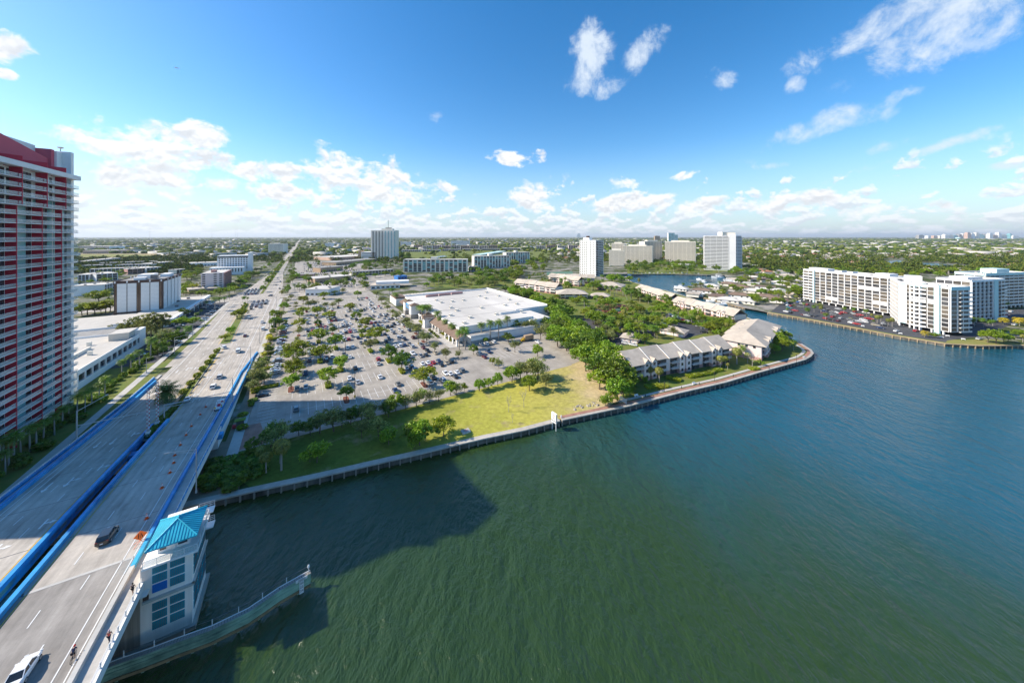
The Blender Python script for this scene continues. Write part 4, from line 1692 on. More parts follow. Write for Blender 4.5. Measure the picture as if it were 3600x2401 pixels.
# ------------------------------------------------------------------ building kit
class Bld:
 """a box building in its own frame: x to the right along the front, y away, z up; faces front/right/left/back"""

 def __init__(s, name, label, cat, x, y, rot, W, D, z=0.0, group=None):
  s.t = thing(name, label, cat, (x, y, z), rot, group)
  s.W, s.D = W, D
  s.cache = {}
  c = (x + math.cos(rot) * W / 2 - math.sin(rot) * D / 2, y + math.sin(rot) * W / 2 + math.cos(rot) * D / 2)
  OCC.append((c[0], c[1], .5 * math.hypot(W, D) * .8 + 1))

 def length(s, f):
  return s.W if f in ('front', 'back') else s.D

 def fbox(s, mb, f, s0, s1, d0, d1, z0, z1):
  if f == 'front':
   return mb.box(s0, s1,-d1,-d0, z0, z1)
  if f == 'back':
   return mb.box(s0, s1, s.D + d0, s.D + d1, z0, z1)
  if f == 'right':
   return mb.box(s.W + d0, s.W + d1, s0, s1, z0, z1)
  return mb.box(-d1,-d0, s0, s1, z0, z1)

 def fb(s, name, m, f, s0, s1, d0, d1, z0, z1, parent=None):
  """one box piece on a face, mesh shared between pieces of one size"""
  key = (name, m.name, f, round(s1 - s0,3), round(d0,3), round(d1,3), round(z1 - z0,3))
  if key not in s.cache:
   mb = MB()
   if f == 'front':
    mb.box(0, s1 - s0,-d1,-d0,0, z1 - z0)
   elif f == 'back':
    mb.box(0, s1 - s0, d0, d1,0, z1 - z0)
   elif f == 'right':
    mb.box(d0, d1,0, s1 - s0,0, z1 - z0)
   else:
    mb.box(-d1,-d0,0, s1 - s0,0, z1 - z0)
   s.cache[key] = mb.mesh(name, m)
  loc = {'front': (s0,0, z0), 'back': (s0, s.D, z0), 'right': (s.W, s0, z0), 'left': (0, s0, z0)}[f]
  o = link(name, s.cache[key], s.t, loc)
  return o

 def part(s, name, m, x0, x1, y0, y1, z0, z1):
  return MB().box(x0, x1, y0, y1, z0, z1).build(name, m, s.t)

 def floors(s, f, s0, s1, z0, n, fh, nb, style, wall=None, glass=None, depth=.35, bal=1.3, rail=None, colw=.35, sill=.0, skip=None, slabm=None):
  wall = wall or M['stucco']
  slabm = slabm or wall
  glass = glass or M['dark_glass']
  bw = (s1 - s0) / nb
  if style in ('grid', 'balcony'):
   for k in range(n + 1):
    d = bal if style == 'balcony' and k < n else depth
    s.fb('floor_slab', slabm, f, s0, s1,0.0, d, z0 + k * fh - .14, z0 + k * fh + .14)
   for b in range(nb + 1):
    s.fb('column', wall, f, s0 + b * bw - colw / 2, s0 + b * bw + colw / 2,0.0, depth + .04, z0, z0 + n * fh)
   for k in range(n):
    for b in range(nb):
     if skip and skip(k, b):
      s.fb('infill_panel', wall, f, s0 + b * bw + colw / 2, s0 + (b + 1) * bw - colw / 2,0, depth - .06, z0 + k * fh + .14, z0 + (k + 1) * fh - .14)
      continue
     g = glass if not isinstance(glass, (list, tuple)) else glass[(k * 7 + b * 3 + (k * b) % 5) % len(glass)]
     s.fb('window', g, f, s0 + b * bw + colw / 2, s0 + (b + 1) * bw - colw / 2,-.1,.06, z0 + k * fh + .14, z0 + (k + 1) * fh - .14)
    if style == 'balcony':
     s.fb('balcony_rail', rail or M['rail_metal'], f, s0, s1, bal - .08, bal - .02, z0 + k * fh + .14, z0 + k * fh + (1.05 if rail is M['glass'] else .95))
  elif style == 'ribbon':
   for k in range(n):
    s.fb('window', glass, f, s0 + .3, s1 - .3,-.1,.05, z0 + k * fh + .9 + sill, z0 + (k + 1) * fh - .15)
    s.fb('balcony_slab', slabm, f, s0, s1,0, bal, z0 + k * fh - .15, z0 + k * fh + .9 + sill)
   for b in range(nb + 1):
    s.fb('column', wall, f, min(max(s0 + b * bw - colw / 2, s0), s1 - colw), min(max(s0 + b * bw + colw / 2, s0 + colw), s1),0, bal * .6, z0, z0 + n * fh)
  elif style == 'punched':
   for k in range(n):
    for b in range(nb):
     if skip and skip(k, b):
      continue
     c = s0 + (b + .5) * bw
     o = s.fb('window', glass, f, c - bw * .27, c + bw * .27,-.1,.04, z0 + k * fh + fh * .3, z0 + k * fh + fh * .8)

# ------------------------------------------------------------------ red and white tower on the left
TT = 703.0 / 1200
tc_, ts_ = 1 / math.sqrt(1 + TT * TT), TT / math.sqrt(1 + TT * TT)
YC = 135.0
XC = (275 - CX) / F * YC
tw = thing('apartment_tower', 'tall white apartment tower with crimson wall strips and glass balconies', 'tower',(XC, YC, 0), math.atan2(-tc_, ts_))
OCC.append((XC + 20, YC - 45,45))
# local: x runs along the front towards the viewer's left, y = towards the road
fins = [10.3,20.9,32.6,43.5,54.3,65.5,76.5]
XE = 68.0                               # near end of the tower, outside the picture
MB().box(.3, XE, -24,-2.25,0,89).build('core_wall', M['stucco'], tw)
FH = 2.87
z0s = [84.7 - FH * k for k in range(29)]
fins = [f for f in fins if f < XE]
bays = [(1.8,10.3)] + list(zip(fins[:-1], fins[1:])) + [(fins[-1], XE)]
slab = MB().box(.9, XE, -2.3,0,-.2,0).mesh('balcony_slab', M['white'])
slabt = MB().box(.2, XE, -2.3,.35,-.2,0).mesh('balcony_slab', M['white'])
tmesh = {}

def tpiece(name, m, x0, x1, y0, y1, z0, z1):
 key = (name, m.name, round(x1 - x0,2), round(y1 - y0,2), round(z1 - z0,2))
 if key not in tmesh:
  tmesh[key] = MB().box(0, x1 - x0,0, y1 - y0,0, z1 - z0).mesh(name, m)
 return link(name, tmesh[key], tw, (x0, y0, z0))

for k, z in enumerate(z0s):
 top3 = k < 4
 link('balcony_slab', slabt if top3 else slab, tw, (0,0, z))
 yb = .28 if top3 else -.07
 zt = z + FH - .2
 for i, (x0, x1) in enumerate(bays):
  tpiece('balcony_glass', M['glass'], x0 + .2 if i else (.4 if top3 else 1.1), x1 - .2, yb, yb + .05, z + .05, z + 1.05)
  tpiece('balcony_rail', M['white'], x0 + .2 if i else (.4 if top3 else 1.1), x1 - .2, yb - .02, yb + .07, z + 1.05, z + 1.12)
  if i == 0:
   cells = ((2.0,3.4, 'dark_glass'),(3.7,7.4, 'teal_glass'),(7.6,10, 'teal_glass'))
  elif i == 1:
   cells = ((x0 + .3, x0 + 3.0, 'teal_glass'),(x0 + 3.1, x0 + 4.2, 'dark_glass'),(x0 + 4.4, x0 + 5.6, 'dark_glass'),(x0 + 6, x1 - .3, 'teal_glass'))
  else:
   cells = ((x0 + .5, x0 + 1.1, 'dark_glass'),(x0 + 1.25, x0 + 2.0, 'dark_glass'),(x0 + 2.15, x0 + 2.9, 'dark_glass'),(x0 + 3.1, x0 + 6.8, 'teal_glass'),(x0 + 7.1, x1 - .3, 'dark_glass'))
  for c0, c1, g in cells:
   if top3 and g == 'teal_glass' and k < 3:
    g = 'dark_glass'
    c1 = c0 + (c1 - c0) * .55
   tpiece('window', M[g if g == 'teal_glass' or trng.random() < .75 else 'shade_glass'], c0, c1,-2.3,-2.18, z + .05, zt)
for i, (f, ft) in enumerate(zip(fins, [8.7,19.1,31.0,42,53,64,75])):
 d = 1.6 if i == 0 else 2.25
 MB().box(f - .13, f + .13,-d, .06,0,76.2).build('dividing_fin', M['red'], tw)
 MB().box(ft - .13, ft + .13,-2.3,.42,76.2,88.0).build('dividing_fin', M['red'], tw)
 # fins rise above the roof band and run back to the screen wall
 MB().prism([(ft - .13,.42),(ft + .13,.42),(ft + 4.5,-4.6),(ft + 4.1,-4.6)], 88,91.6).build('roof_fin', M['red'], tw)
MB().box(.0, XE, -1.7,.75,88.05,89.7).build('roof_band', M['white'], tw)
# end pier and roof blocks
MB().box(-.1,1.7,-23,-1.2,0,98.8).build('end_pier', M['stucco'], tw)
MB().box(1.7,4.6,-22,-3.6,88,98.2).build('stair_block', M['stucco'], tw)
MB().box(4.6,6.4,-22,-4.2,88,98.6).build('stair_block', M['redwall'], tw)
MB().box(6.4,26,-23,-8,88,99.5).build('machine_room', M['stucco'], tw)
sl = MB()
xs0, xs1 = 5.0,60.0  # beyond the frame the screen climbs to a peak shaped for the shadow's tip
pz_ = lambda x: 94.2 + .16 * (x - 1.2)
sl.add([(xs0,-5,88),(XE, -5,88),(XE, -5,96),(xs1,-5, pz_(xs1)),(xs0,-5, pz_(xs0)),
  (xs0,-5.5,88),(XE, -5.5,88),(XE, -5.5,96),(xs1,-5.5, pz_(xs1)),(xs0,-5.5, pz_(xs0))],
    [(0,4,3,2,1),(5,6,7,8,9),(0,5,9,4),(4,9,8,3),(3,8,7,2),(2,7,6,1)])
sl.build('slanted_roof_screen', M['redwall'], tw)
MB().box(36,62,-20,-5.6,88,101.5).build('machine_room', M['stucco'], tw)  # unseen block beyond the frame, added to lengthen the tower's shadow
# small end balconies on the white pier face
for k, z in enumerate(z0s[4:]):
 tpiece('end_balcony', M['white'], .2,1.6,-1.25,.1, z - .15, z)
 tpiece('end_balcony_glass', M['glass'], .2,1.6,.05,.1, z, z + 1.0)
dish = thing('satellite_dish', 'small grey satellite dish on the tower roof corner', 'satellite dish',(0,0,0))
dish.location = Matrix.Translation((XC, YC, 0)) @ Matrix.Rotation(math.atan2(-tc_, ts_),4, 'Z') @ Vector((1.4,-4,98.8))
MB().tube((0,0,0),(0,0,1.0),.12).build('mast', M['steel'], dish)
MB().lathe([(.1,1.0),(.7,1.25),(.9,1.6),(.85,1.62),(.1,1.2)], 10).build('bowl', M['pole'], dish)

PROT = math.atan2(SN, CS)          # buildings squared to the boulevard: x axis across it, y axis along it
# ------------------------------------------------------------------ brown and white office block
ob = Bld('office_block', 'brown-framed office block clad in large white panels', 'office building',-319,273, PROT, 29,50)
ob.part('core', M['brown'], .3,28.7,.3,49.7,0,29.4)
ob.part('roof', M['roofgrey'], .6,28.4,.6,49.4,29.4,29.6)
for f, L0 in (('front',29.0),('right',50.0)):
 ob.fb('parapet', M['brown'], f, 0, L0,-.6,.1,28.0,30.2)
 ob.fb('belt_course', M['brown'], f, 0, L0,-.2,.35,3.6,4.9)
ob.fb('parapet', M['brown'], 'left',0,50,-.6,0,28.0,30.2)
ob.fb('parapet', M['brown'], 'back',0,29,-.6,0,28.0,30.2)
cols = [(2.1,7.4),(7.9,13.0),(15.6,20.6),(21.1,26.2)]
for (c0, c1) in cols:
 for r in range(7):
  ob.fb('panel', M['panel'], 'front', c0, c1,-.28,.02,4.95 + r * 3.29,4.95 + r * 3.29 + 3.23)
 ob.fb('panel', M['panel'], 'front', c0, c1,-.28,.02,.3,3.55)
for c0, c1 in ((.9,1.9),(13.3,14.2),(14.5,15.4),(26.6,27.8)):
 for r in range(9):
  ob.fb('window', M['bronze_glass'], 'front', c0, c1,-.28,-.1,.4 + r * 3.06,.4 + r * 3.06 + 2.95)
for i in range(5):
 c0 = 1.4 + i * 9.75
 for r in range(7):
  ob.fb('panel', M['panel'], 'right', c0, c0 + 8.0,-.28,.02,4.95 + r * 3.29,4.95 + r * 3.29 + 3.23)
 ob.fb('panel', M['panel'], 'right', c0, c0 + 4.0,-.28,.02,.3,3.55)
 ob.fb('window', M['dark_glass'], 'right', c0 + 4.3, c0 + 8.0,-.28,-.1,.3,3.5)
 ob.fb('roof_bracket', M['white'], 'right', c0 + 8.6, c0 + 9.3,.1,.5,28.4,29.9)
for c in (.6,7.4,14.1,20.6,27.4):
 ob.fb('roof_bracket', M['white'], 'front', c, c + .8,.1,.5,28.4,29.9)
ob.part('plant_room', M['stucco'], 8,17,20,34,29.6,33)
ob.part('plant_room', M['stucco'], 9,16,8,14,29.6,31.6)
ob.part('cooling_tower', M['steel'], 18.5,22.5,10,14,29.6,33.2)
ob.part('plant_room', M['stucco'], 20,26,28,40,29.6,32.2)
for i in range(6):
 ob.part('vent_stack', M['white'], 3 + i * 1.1,3.5 + i * 1.1,22 + i * 3,22.5 + i * 3,29.6,31.8)

# ------------------------------------------------------------------ white multi-storey car parks beside it
pk_ = Bld('parking_garage', 'white parking garage with open roof deck and stair towers beside the palms', 'parking garage', *XY(222,-142), PROT, 60,74)
pk_.part('lower_wall', M['stucco'], 0,60,0,74,0,3.0)
pk_.part('deck', M['deckroof'], .4,59.6,.4,73.6,6.6,7.6)
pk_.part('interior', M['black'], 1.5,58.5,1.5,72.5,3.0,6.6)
for f in ('front', 'right', 'back'):
 L0 = pk_.length(f)
 pk_.fb('parapet', M['stucco'], f, 0, L0,-.3,0,6.3,8.6)
 n = int(L0 / 6)
 for i in range(n + 1):
  pk_.fb('column', M['stucco'], f, min(i * L0 / n, L0 - .8), min(i * L0 / n + .8, L0),-.4,.12,3.0,6.3)
 for i in range(n):
  pk_.fb('opening', M['dark_glass'], f, i * L0 / n + .8,(i + 1) * L0 / n, -.6,-.3,3.6,6.0)
pk_.part('stair_tower', M['deckroof'], 50,58,58,71,7.6,11.4)
pk_.part('stair_tower', M['stucco'], 57.9,60.2,66,74.4,0,10.8)
pk_.part('ramp_wall', M['cream'], 42,42.6,10,44,7.6,9.0)
pk_.part('ramp_wall', M['cream'], 48,48.6,10,44,7.6,9.0)
for (x, y) in ((40,20),(34,40),(44,52),(52,30)):
 pk_.part('vent_shaft', M['cream'], x, x + 1.6, y, y + 1.2,7.6,9.6)
for i in range(16):
 pk_.part('bay_line', M['paint_white'], 20 + i * 2.6,20.12 + i * 2.6,48,53,7.6,7.62)
d2 = Bld('parking_garage', 'low white car park deck in front of the brown office block', 'parking garage', *XY(310,-170), PROT, 74,82)
d2.part('deck', M['deckroof'], 0,74,0,82,3.2,4.2)
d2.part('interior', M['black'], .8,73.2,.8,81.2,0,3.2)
d2.fb('parapet', M['stucco'], 'front',0,74,-.3,0,3.0,5.4)
d2.fb('parapet', M['stucco'], 'left',0,82,-.3,0,3.0,5.2)
d2.part('ramp_parapet', M['stucco'], 0,70,26,26.4,4.2,5.4)
d2.part('ramp', M['roofgrey'], 2,70,8,25.5,4.2,4.26)
for i in range(9):
 d2.fb('column', M['stucco'], 'front', i * 9.1, i * 9.1 + .8,-.3,.05,0,3.0)

# ------------------------------------------------------------------ shop strip with canopy
sp = Bld('shop_strip', 'long white strip of shops with roof parking beside the office block', 'shops', *XY(345,-112), PROT, 28.5,121)
sp.part('wall', M['stucco'], 0,28.5,0,121,0,4.6)
sp.part('roof_deck', M['deckroof'], .3,28.2,.3,120.7,4.6,5.0)
sp.fb('canopy', M['white'], 'right',0,121,0,2.6,3.6,5.6)
sp.fb('parapet', M['white'], 'front',0,28.5,0,.4,3.6,5.6)
for i in range(20):
 sp.fb('shop_window', M['dark_glass'], 'right',1 + i * 6,6.2 + i * 6,-.1,.06,.3,3.2)
for i in range(9):
 sp.fb('canopy_post', M['white'], 'right',3 + i * 14,3.5 + i * 14,2.0,2.5,0,3.6)
for i, (y, w) in enumerate(((10,4),(24,5),(40,3.5),(58,5),(76,4),(96,5))):
 sp.fb('sign_letters', M['red'] if i % 3 == 0 else M['black'], 'right', y, y + w, 2.6,2.68,4.3,5.1)
for (x, y) in ((12,30),(18,60),(12,90),(16,105)):
 sp.part('air_conditioner', M['steel'], x, x + 2.2, y, y + 1.8,5.0,6.4)

# ------------------------------------------------------------------ big store with white roof
SA, SB = 200.0,84.0
st = Bld('supermarket', 'huge flat white-roofed store with arcaded front facing the car park', 'store', *XY(SA, SB), PROT, 88,132)
OCC.pop()
for i in range(8):
 for j in range(11):
  OCC.append((*XY(SA + 6 + j * 12, SB + 5.5 + i * 11),8))
st.part('wall', M['stucco'], 0,57,0,132,0,8.2)
st.part('wall', M['stucco'], 57,88,24,132,0,8.21)
r1 = st.part('roof', M['roofwhite'], .4,57,.4,131.6,8.2,8.5)
st.part('roof', M['roofwhite'], 57,87.6,24.4,131.6,8.21,8.505)
st.fb('parapet', M['white'], 'front',0,57,-.4,0,8.2,9.2)
st.fb('parapet', M['white'], 'right',24,132,-.4,0,8.2,10.4)
st.fb('parapet', M['white'], 'back',0,88,-.4,0,8.2,9.8)
st.part('parapet', M['white'], 57,88,24,24.4,8.2,9.6)
st.part('parapet', M['white'], 40,57.4,18,18.4,8.5,10.2)
st.part('near_annex', M['stucco'], 4,52,-9,0,0,4.4)
st.part('annex_roof', M['roofgrey'], 4.4,51.6,-8.6,-.2,4.4,4.6)
st.fb('parapet', M['white'], 'front',4,52,8.7,9.0,3.9,5.2)
st.part('loading_wing', M['stucco'], 52,70,-3,24,0,7.4)
st.part('loading_roof', M['roofwhite'], 52.4,69.6,-2.6,23.8,7.4,7.6)
st.part('side_dado', M['roofgrey'], 4,30,-9.06,-9,0,2.0)
# arcade along the car park side
st.part('arcade_floor', M['sidewalk'], -9.5,0,-9,100,0.08,.2)
for i in range(16):
 y = -8.6 + i * 6.4
 if 20 <= i * 6.4 <= 30:
  continue
 st.part('arcade_pier', M['stucco'], -5.2,-4.4, y, y + 1.0,.2,4.3)
 # arch infill between piers
 n = 8
 mb = MB()
 pts = [(y + 1.0 + 5.4 * k / n, 2.6 + 1.6 * math.sin(math.pi * k / n)) for k in range(n + 1)]
 for k in range(n):
  (ya, za),(yb, zb) = pts[k], pts[k + 1]
  mb.add([(-5.1, ya, za),(-5.1, yb, zb),(-5.1, yb, 4.6),(-5.1, ya, 4.6),(-4.6, ya, za),(-4.6, yb, zb),(-4.6, yb, 4.6),(-4.6, ya, 4.6)],
      [(0,3,2,1),(4,5,6,7),(0,1,5,4),(2,3,7,6)])
 mb.build('arch', M['stucco'], st.t)
for i in range(15):
 st.fb('shop_window', M['dark_glass'], 'left',1 + i * 6.4,5.6 + i * 6.4,-.05,.06,.4,3.0)
# tiled lean-to roof over the arcade
for (y0, y1) in ((-9.4,42),(46,62),(104,131)):
 mb = MB()
 mb.add([(-5.8, y0,4.5),(0, y0,7.2),(0, y1,7.2),(-5.8, y1,4.5),(-5.8, y0,4.3),(0, y0,7.0),(0, y1,7.0),(-5.8, y1,4.3)],
     [(0,1,2,3),(4,7,6,5),(0,3,7,4),(0,4,5,1),(3,2,6,7)])
 mb.build('tiled_roof', M['tile_brown'], st.t)
st.part('gabled_porch', M['stucco'], -9,0,42,46.5,.2,7.0)
mb = MB()
mb.add([(-9.6,41.5,6.4),(-9.6,47,6.4),(-9.6,44.2,8.6),(1,41.5,6.4),(1,47,6.4),(1,44.2,8.6)], [(0,2,5,3),(2,1,4,5),(0,1,2),(3,5,4)])
mb.build('porch_roof', M['tile_brown'], st.t)
# entrance portal with blue sign
for y in (74,92):
 st.part('portal_tower', M['stucco'], -10,-3, y, y + 6,.2,10.5)
 st.part('portal_plinth', M['roofgrey'], -10.1,-2.9, y - .1, y + 6.1,.2,3.6)
 mb = MB()
 mb.add([(-10.6, y - .6,10.5),(-2.4, y - .6,10.5),(-2.4, y + 6.6,10.5),(-10.6, y + 6.6,10.5),(-6.5, y + 3,12.6)], [(0,1,4),(1,2,4),(2,3,4),(3,0,4),(3,2,1,0)])
 mb.build('portal_roof', M['tile_brown'], st.t)
st.part('portal_beam', M['stucco'], -9,-3,80,92,6.6,10.8)
bs = st.part('blue_sign_panel', M['signblue'], -9.3,-9,80.2,91.8,6.8,10.2)
text('Walmart',2.3, M['yellow'], st.t, (-9.34,86,8.5),(R(90),0, R(-90)), 'sign_letters')
for y in (28,52,55,96):
 st.part('roof_seam', M['roofgrey'], .6,86.8 if y > 25 else 56, y, y + .4,8.5,8.56)
# roof plant
acm = MB().box(-1.1,1.1,-1.1,1.1,0,1.5)
acm.mi(1).box(-1.13,.2,-1.0,1.0,.35,1.25)
acmesh = acm.mesh('roof_air_conditioner', [M['cream'], M['steel']])
for (u, v) in ((735,855),(787,880),(910,868),(1035,855),(1210,808),(1275,832),(893,938),(962,968),(1232,940),(1493,910),(1620,897),(892,1022),(1108,1046),(1397,1010),(1043,1108),(1670,977),(1535,850),(640,808),(995,778),(1286,768),(1420,808),(590,790),(430,806)):
 X, Y = S_(u, v + 14,8.5)
 o = link('roof_air_conditioner', acmesh, st.t)
 o.matrix_parent_inverse = Matrix.Identity(4)
 a_, b_ = toAB(X, Y)
 o.location = (b_ - SB, a_ - SA, 8.5)
for (y0, y1, x) in ((104,114,24),(115,124,36),(104,113,48)):
 pass
for i in range(3):
 st.part('brown_roof_screen', M['rose'], 16 + i * 13,28 + i * 13,118 + i * .6,119 + i * .6,8.5,10.6)
nb_ = Bld('shop_building', 'low shop block with skylights attached behind the big store', 'shops', *XY(334,76), PROT, 70,26)
nb_.part('wall', M['stucco'], 0,70,0,26,0,6)
nb_.part('roof', M['roofwhite'], .4,69.6,.4,25.6,6,6.25)
for i in range(4):
 nb_.part('skylight', M['deckroof'], 20 + i * 3,21.5 + i * 3,8,20,6.25,7.4)
nb_.part('tiled_corner', M['tile_brown'], 0,10,2,22,6.25,7.6)

# ------------------------------------------------------------------ pink waterside townhouses
def gable(mb, x0, x1, y0, y1, ze, zr, ov=.6, th=.25):
 """pitched roof, ridge along x"""
 ym = (y0 + y1) / 2
 a, b = x0 - ov, x1 + ov
 c, d = y0 - ov, y1 + ov
 k = (zr - ze) / ((y1 - y0) / 2)
 zl = ze - ov * k
 for dz in (0,):
  mb.add([(a, c, zl),(b, c, zl),(b, ym, zr),(a, ym, zr),(a, d, zl),(b, d, zl),
    (a, c, zl - th),(b, c, zl - th),(b, ym, zr - th),(a, ym, zr - th),(a, d, zl - th),(b, d, zl - th)],
      [(0,1,2,3),(3,2,5,4),(7,6,9,8),(8,9,10,11),(0,6,7,1),(4,5,11,10),(0,3,9,6),(3,4,10,9),(1,7,8,2),(2,8,11,5)])
 return mb

def hip(mb, x0, x1, y0, y1, ze, zr, ov=.6, th=.25):
 a, b, c, d = x0 - ov, x1 + ov, y0 - ov, y1 + ov
 hw = min(b - a, d - c) / 2
 if b - a >= d - c:
  r0, r1 = (a + hw, (c + d) / 2, zr),(b - hw, (c + d) / 2, zr)
  fs = [(0,1,5,4),(1,2,5),(2,3,4,5),(3,0,4)]
 else:
  r0, r1 = ((a + b) / 2, c + hw, zr),((a + b) / 2, d - hw, zr)
  fs = [(0,1,4),(1,2,5,4),(2,3,5),(3,0,4,5)]
 mb.add([(a, c, ze),(b, c, ze),(b, d, ze),(a, d, ze), r0, r1,(a, c, ze - th),(b, c, ze - th),(b, d, ze - th),(a, d, ze - th)],
     fs + [(9,8,7,6),(0,6,7,1),(1,7,8,2),(2,8,9,3),(3,9,6,0)])
 return mb

def townhouses(label, p, q, D, units, storeys=3, detail=True, hipends=False, group='pink townhouse rows with grey tiled roofs', ridge=4.0):
 """row of houses whose front runs from p (left as seen) to q; front faces right of travel p->q"""
 rot = math.atan2(q[1] - p[1], q[0] - p[0])
 W = math.hypot(q[0] - p[0], q[1] - p[1])
 b = Bld('townhouse_row', label, 'townhouses', p[0], p[1], rot, W, D, 0, group)
 OCC.pop()
 for i in range(max(2, int(W / 8))):
  f = (i + .5) / max(2, int(W / 8))
  OCC.append((p[0] + (q[0] - p[0]) * f - math.sin(rot) * D / 2, p[1] + (q[1] - p[1]) * f + math.cos(rot) * D / 2, D * .62))
 ze = storeys * 2.75
 zr = ze + ridge
 b.part('wall', M['pink'], 0, W, 1.5, D, 0, ze - .05)
 b.part('dado', M['rose'], -.03, W + .03,1.45, D, 0,1.8)
 uw = W / units
 for i in range(units):
  x0, x1 = i * uw, (i + 1) * uw
  dy = .5 if i % 2 else 0.0
  mb = MB()
  if hipends:
   if i == 0:
    hip(mb, 0, W, 0, D, ze, zr, .9)
   else:
    hip(mb, x0 + uw * .1, x0 + uw * .75, D * .55, D + 1.6, ze - .3, zr - 1.6,.5)
  else:
   gable(mb, x0 + .01, x1 - .01, dy, D, ze, zr + (.35 if i % 2 else 0),.7 if i in (0, units - 1) else .02)
  rf_ = mb.build('roof', M['tile'], b.t)
  # end wall under the ridge, white verge board
  mw = MB()
  if not hipends:
   mw.add([(x0 + .05,1.5, ze - .1),(x0 + .05, D, ze - .1),(x0 + .05,(dy + D) / 2, zr - .5),(x0 + .35,1.5, ze - .1),(x0 + .35, D, ze - .1),(x0 + .35,(dy + D) / 2, zr - .5)], [(0,2,1),(3,4,5),(0,1,4,3),(1,2,5,4),(2,0,3,5)])
  if not hipends:
   mw.build('gable_wall', M['pink'], b.t)
   if i:
    MB().tube((x0, dy - .3, ze + .12),(x0,(dy + D) / 2, zr + .3),.17, n=4).build('verge_board', M['white'], b.t)
  if not detail:
   for s_ in range(storeys):
    b.fb('window', M['dark_glass'], 'front', x0 + uw * .15, x0 + uw * .4,-1.6,-1.44, s_ * 2.75 + .5, s_ * 2.75 + 2.2)
    b.fb('balcony', M['white'], 'front', x0 + uw * .5, x0 + uw * .95,-1.4,-.6, s_ * 2.75 + .1, s_ * 2.75 + 1.0) if s_ else None
    b.fb('window', M['shade_glass'], 'front', x0 + uw * .5, x0 + uw * .95,-1.6,-1.44, s_ * 2.75 + .3, s_ * 2.75 + 2.4)
   continue
  # projecting gabled bay
  bx0 = x0 + uw * (.62 if i % 2 == 0 else .02)
  bx1 = bx0 + uw * .30
  b.part('bay', M['pink'], bx0, bx1,.0,1.5,0, ze - .3)
  b.part('bay_dado', M['rose'], bx0 - .03, bx1 + .03,-.03,1.5,0,1.8)
  bm = (bx0 + bx1) / 2
  mb = MB()
  mb.add([(bx0 - .4,-.5, ze - .5),(bx1 + .4,-.5, ze - .5),(bm, -.5, ze + 1.5),(bx0 - .4,3.4, ze + .2),(bx1 + .4,3.4, ze + .2),(bm, 4.2, ze + 1.5)], [(0,2,5,3),(2,1,4,5)])
  mb.add([(bx0,-.02, ze - .3),(bx1,-.02, ze - .3),(bm, -.02, ze + 1.15)], [(0,1,2)])
  mb.build('bay_gable', M['tile'], b.t)
  MB().add([(bx0 - .02,-.06, ze - .35),(bx1 + .02,-.06, ze - .35),(bm, -.06, ze + 1.2),(bx0 - .02,0, ze - .35),(bx1 + .02,0, ze - .35),(bm, 0, ze + 1.2)], [(0,1,2),(3,5,4),(0,3,4,1),(1,4,5,2),(2,5,3,0)]).build('bay_gable_wall', M['pink'], b.t)
  for s_ in range(storeys):
   zb = s_ * 2.75
   w = b.fb('window', M['dark_glass'], 'front', bm - .65, bm + .65,-.06,.04, zb + .9, zb + 2.3)
   b.fb('window_sill', M['white'], 'front', bm - .8, bm + .8,0,.12, zb + .62, zb + .85)
   # balcony beside the bay
   c0 = bx1 + uw * .14 if i % 2 else x0 + uw * .2
   c1 = x0 + uw * .97 if i % 2 else bx0 - .3
   b.fb('balcony_opening', M['shade_glass'], 'front', c0, c1,-1.6,-1.42, zb + .15, zb + 2.45)
   if s_:
    b.fb('balcony_slab', M['pink'], 'front', c0 - .1, c1 + .1,-1.5,0, zb - .12, zb + .1)
    b.fb('balcony_top_rail', M['white'], 'front', c0, c1,-.12,-.04, zb + .98, zb + 1.06)
    nb = int((c1 - c0) / .45)
    mbz = MB()
    for k_ in range(nb + 1):
     xx = c0 + (c1 - c0) * k_ / nb
     mbz.box(xx - .05, xx + .05,.05,.11, zb + .1, zb + 1.0)
    mbz.build('balusters', M['white'], b.t)
   b.fb('sliding_door', M['dark_glass'], 'front', c0 + .5, c0 + 2.2,-1.55,-1.38, zb + .15, zb + 2.2)
 for k_ in range(3):
  b.part('end_window', M['dark_glass'], -.06,.02,4 + k_ * 3.5,5.2 + k_ * 3.5, ze - 2.0, ze - .7)
 return b

townhouses('pink townhouse row with gabled bays directly above the brick promenade',(54.2,153.4),(115.2,178.6),15.5,6)
townhouses('pink townhouse block with broad grey roof on the point of the peninsula',(133.0,179.5),(173.5,221.0),20,4,3, True, True, ridge=4.6)
townhouses('tile-roofed townhouse row along the canal behind the promenade trees',(150.5,321),(169.5,262),14,6,2, True)
townhouses('far tile-roofed townhouse row by the lagoon mouth',(146.5,405),(152.5,334),14,6,2, False)
townhouses('townhouse row with stepped roofs right of the store', S_(1592,738), S_(2046,803),14,4,3, False)
townhouses('townhouse row among palms behind the store trees', S_(1965,660), S_(2290,715),13,4,3, False)
townhouses('farthest townhouse row left of the tennis courts roof', L_(96,630), L_(560,640),14,6,3, False)
townhouses('hip-roofed townhouse block beside the red tennis court', L_(190,800), L_(490,800),22,2,2, False, True)
townhouses('small hip-roofed house pair in front of the lagoon', L_(520,790), L_(710,800),12,2,1, False, True, ridge=3)
townhouses('hip-roofed townhouse block at the lagoon corner', L_(580,700), L_(830,720),24,2,2, False, True)
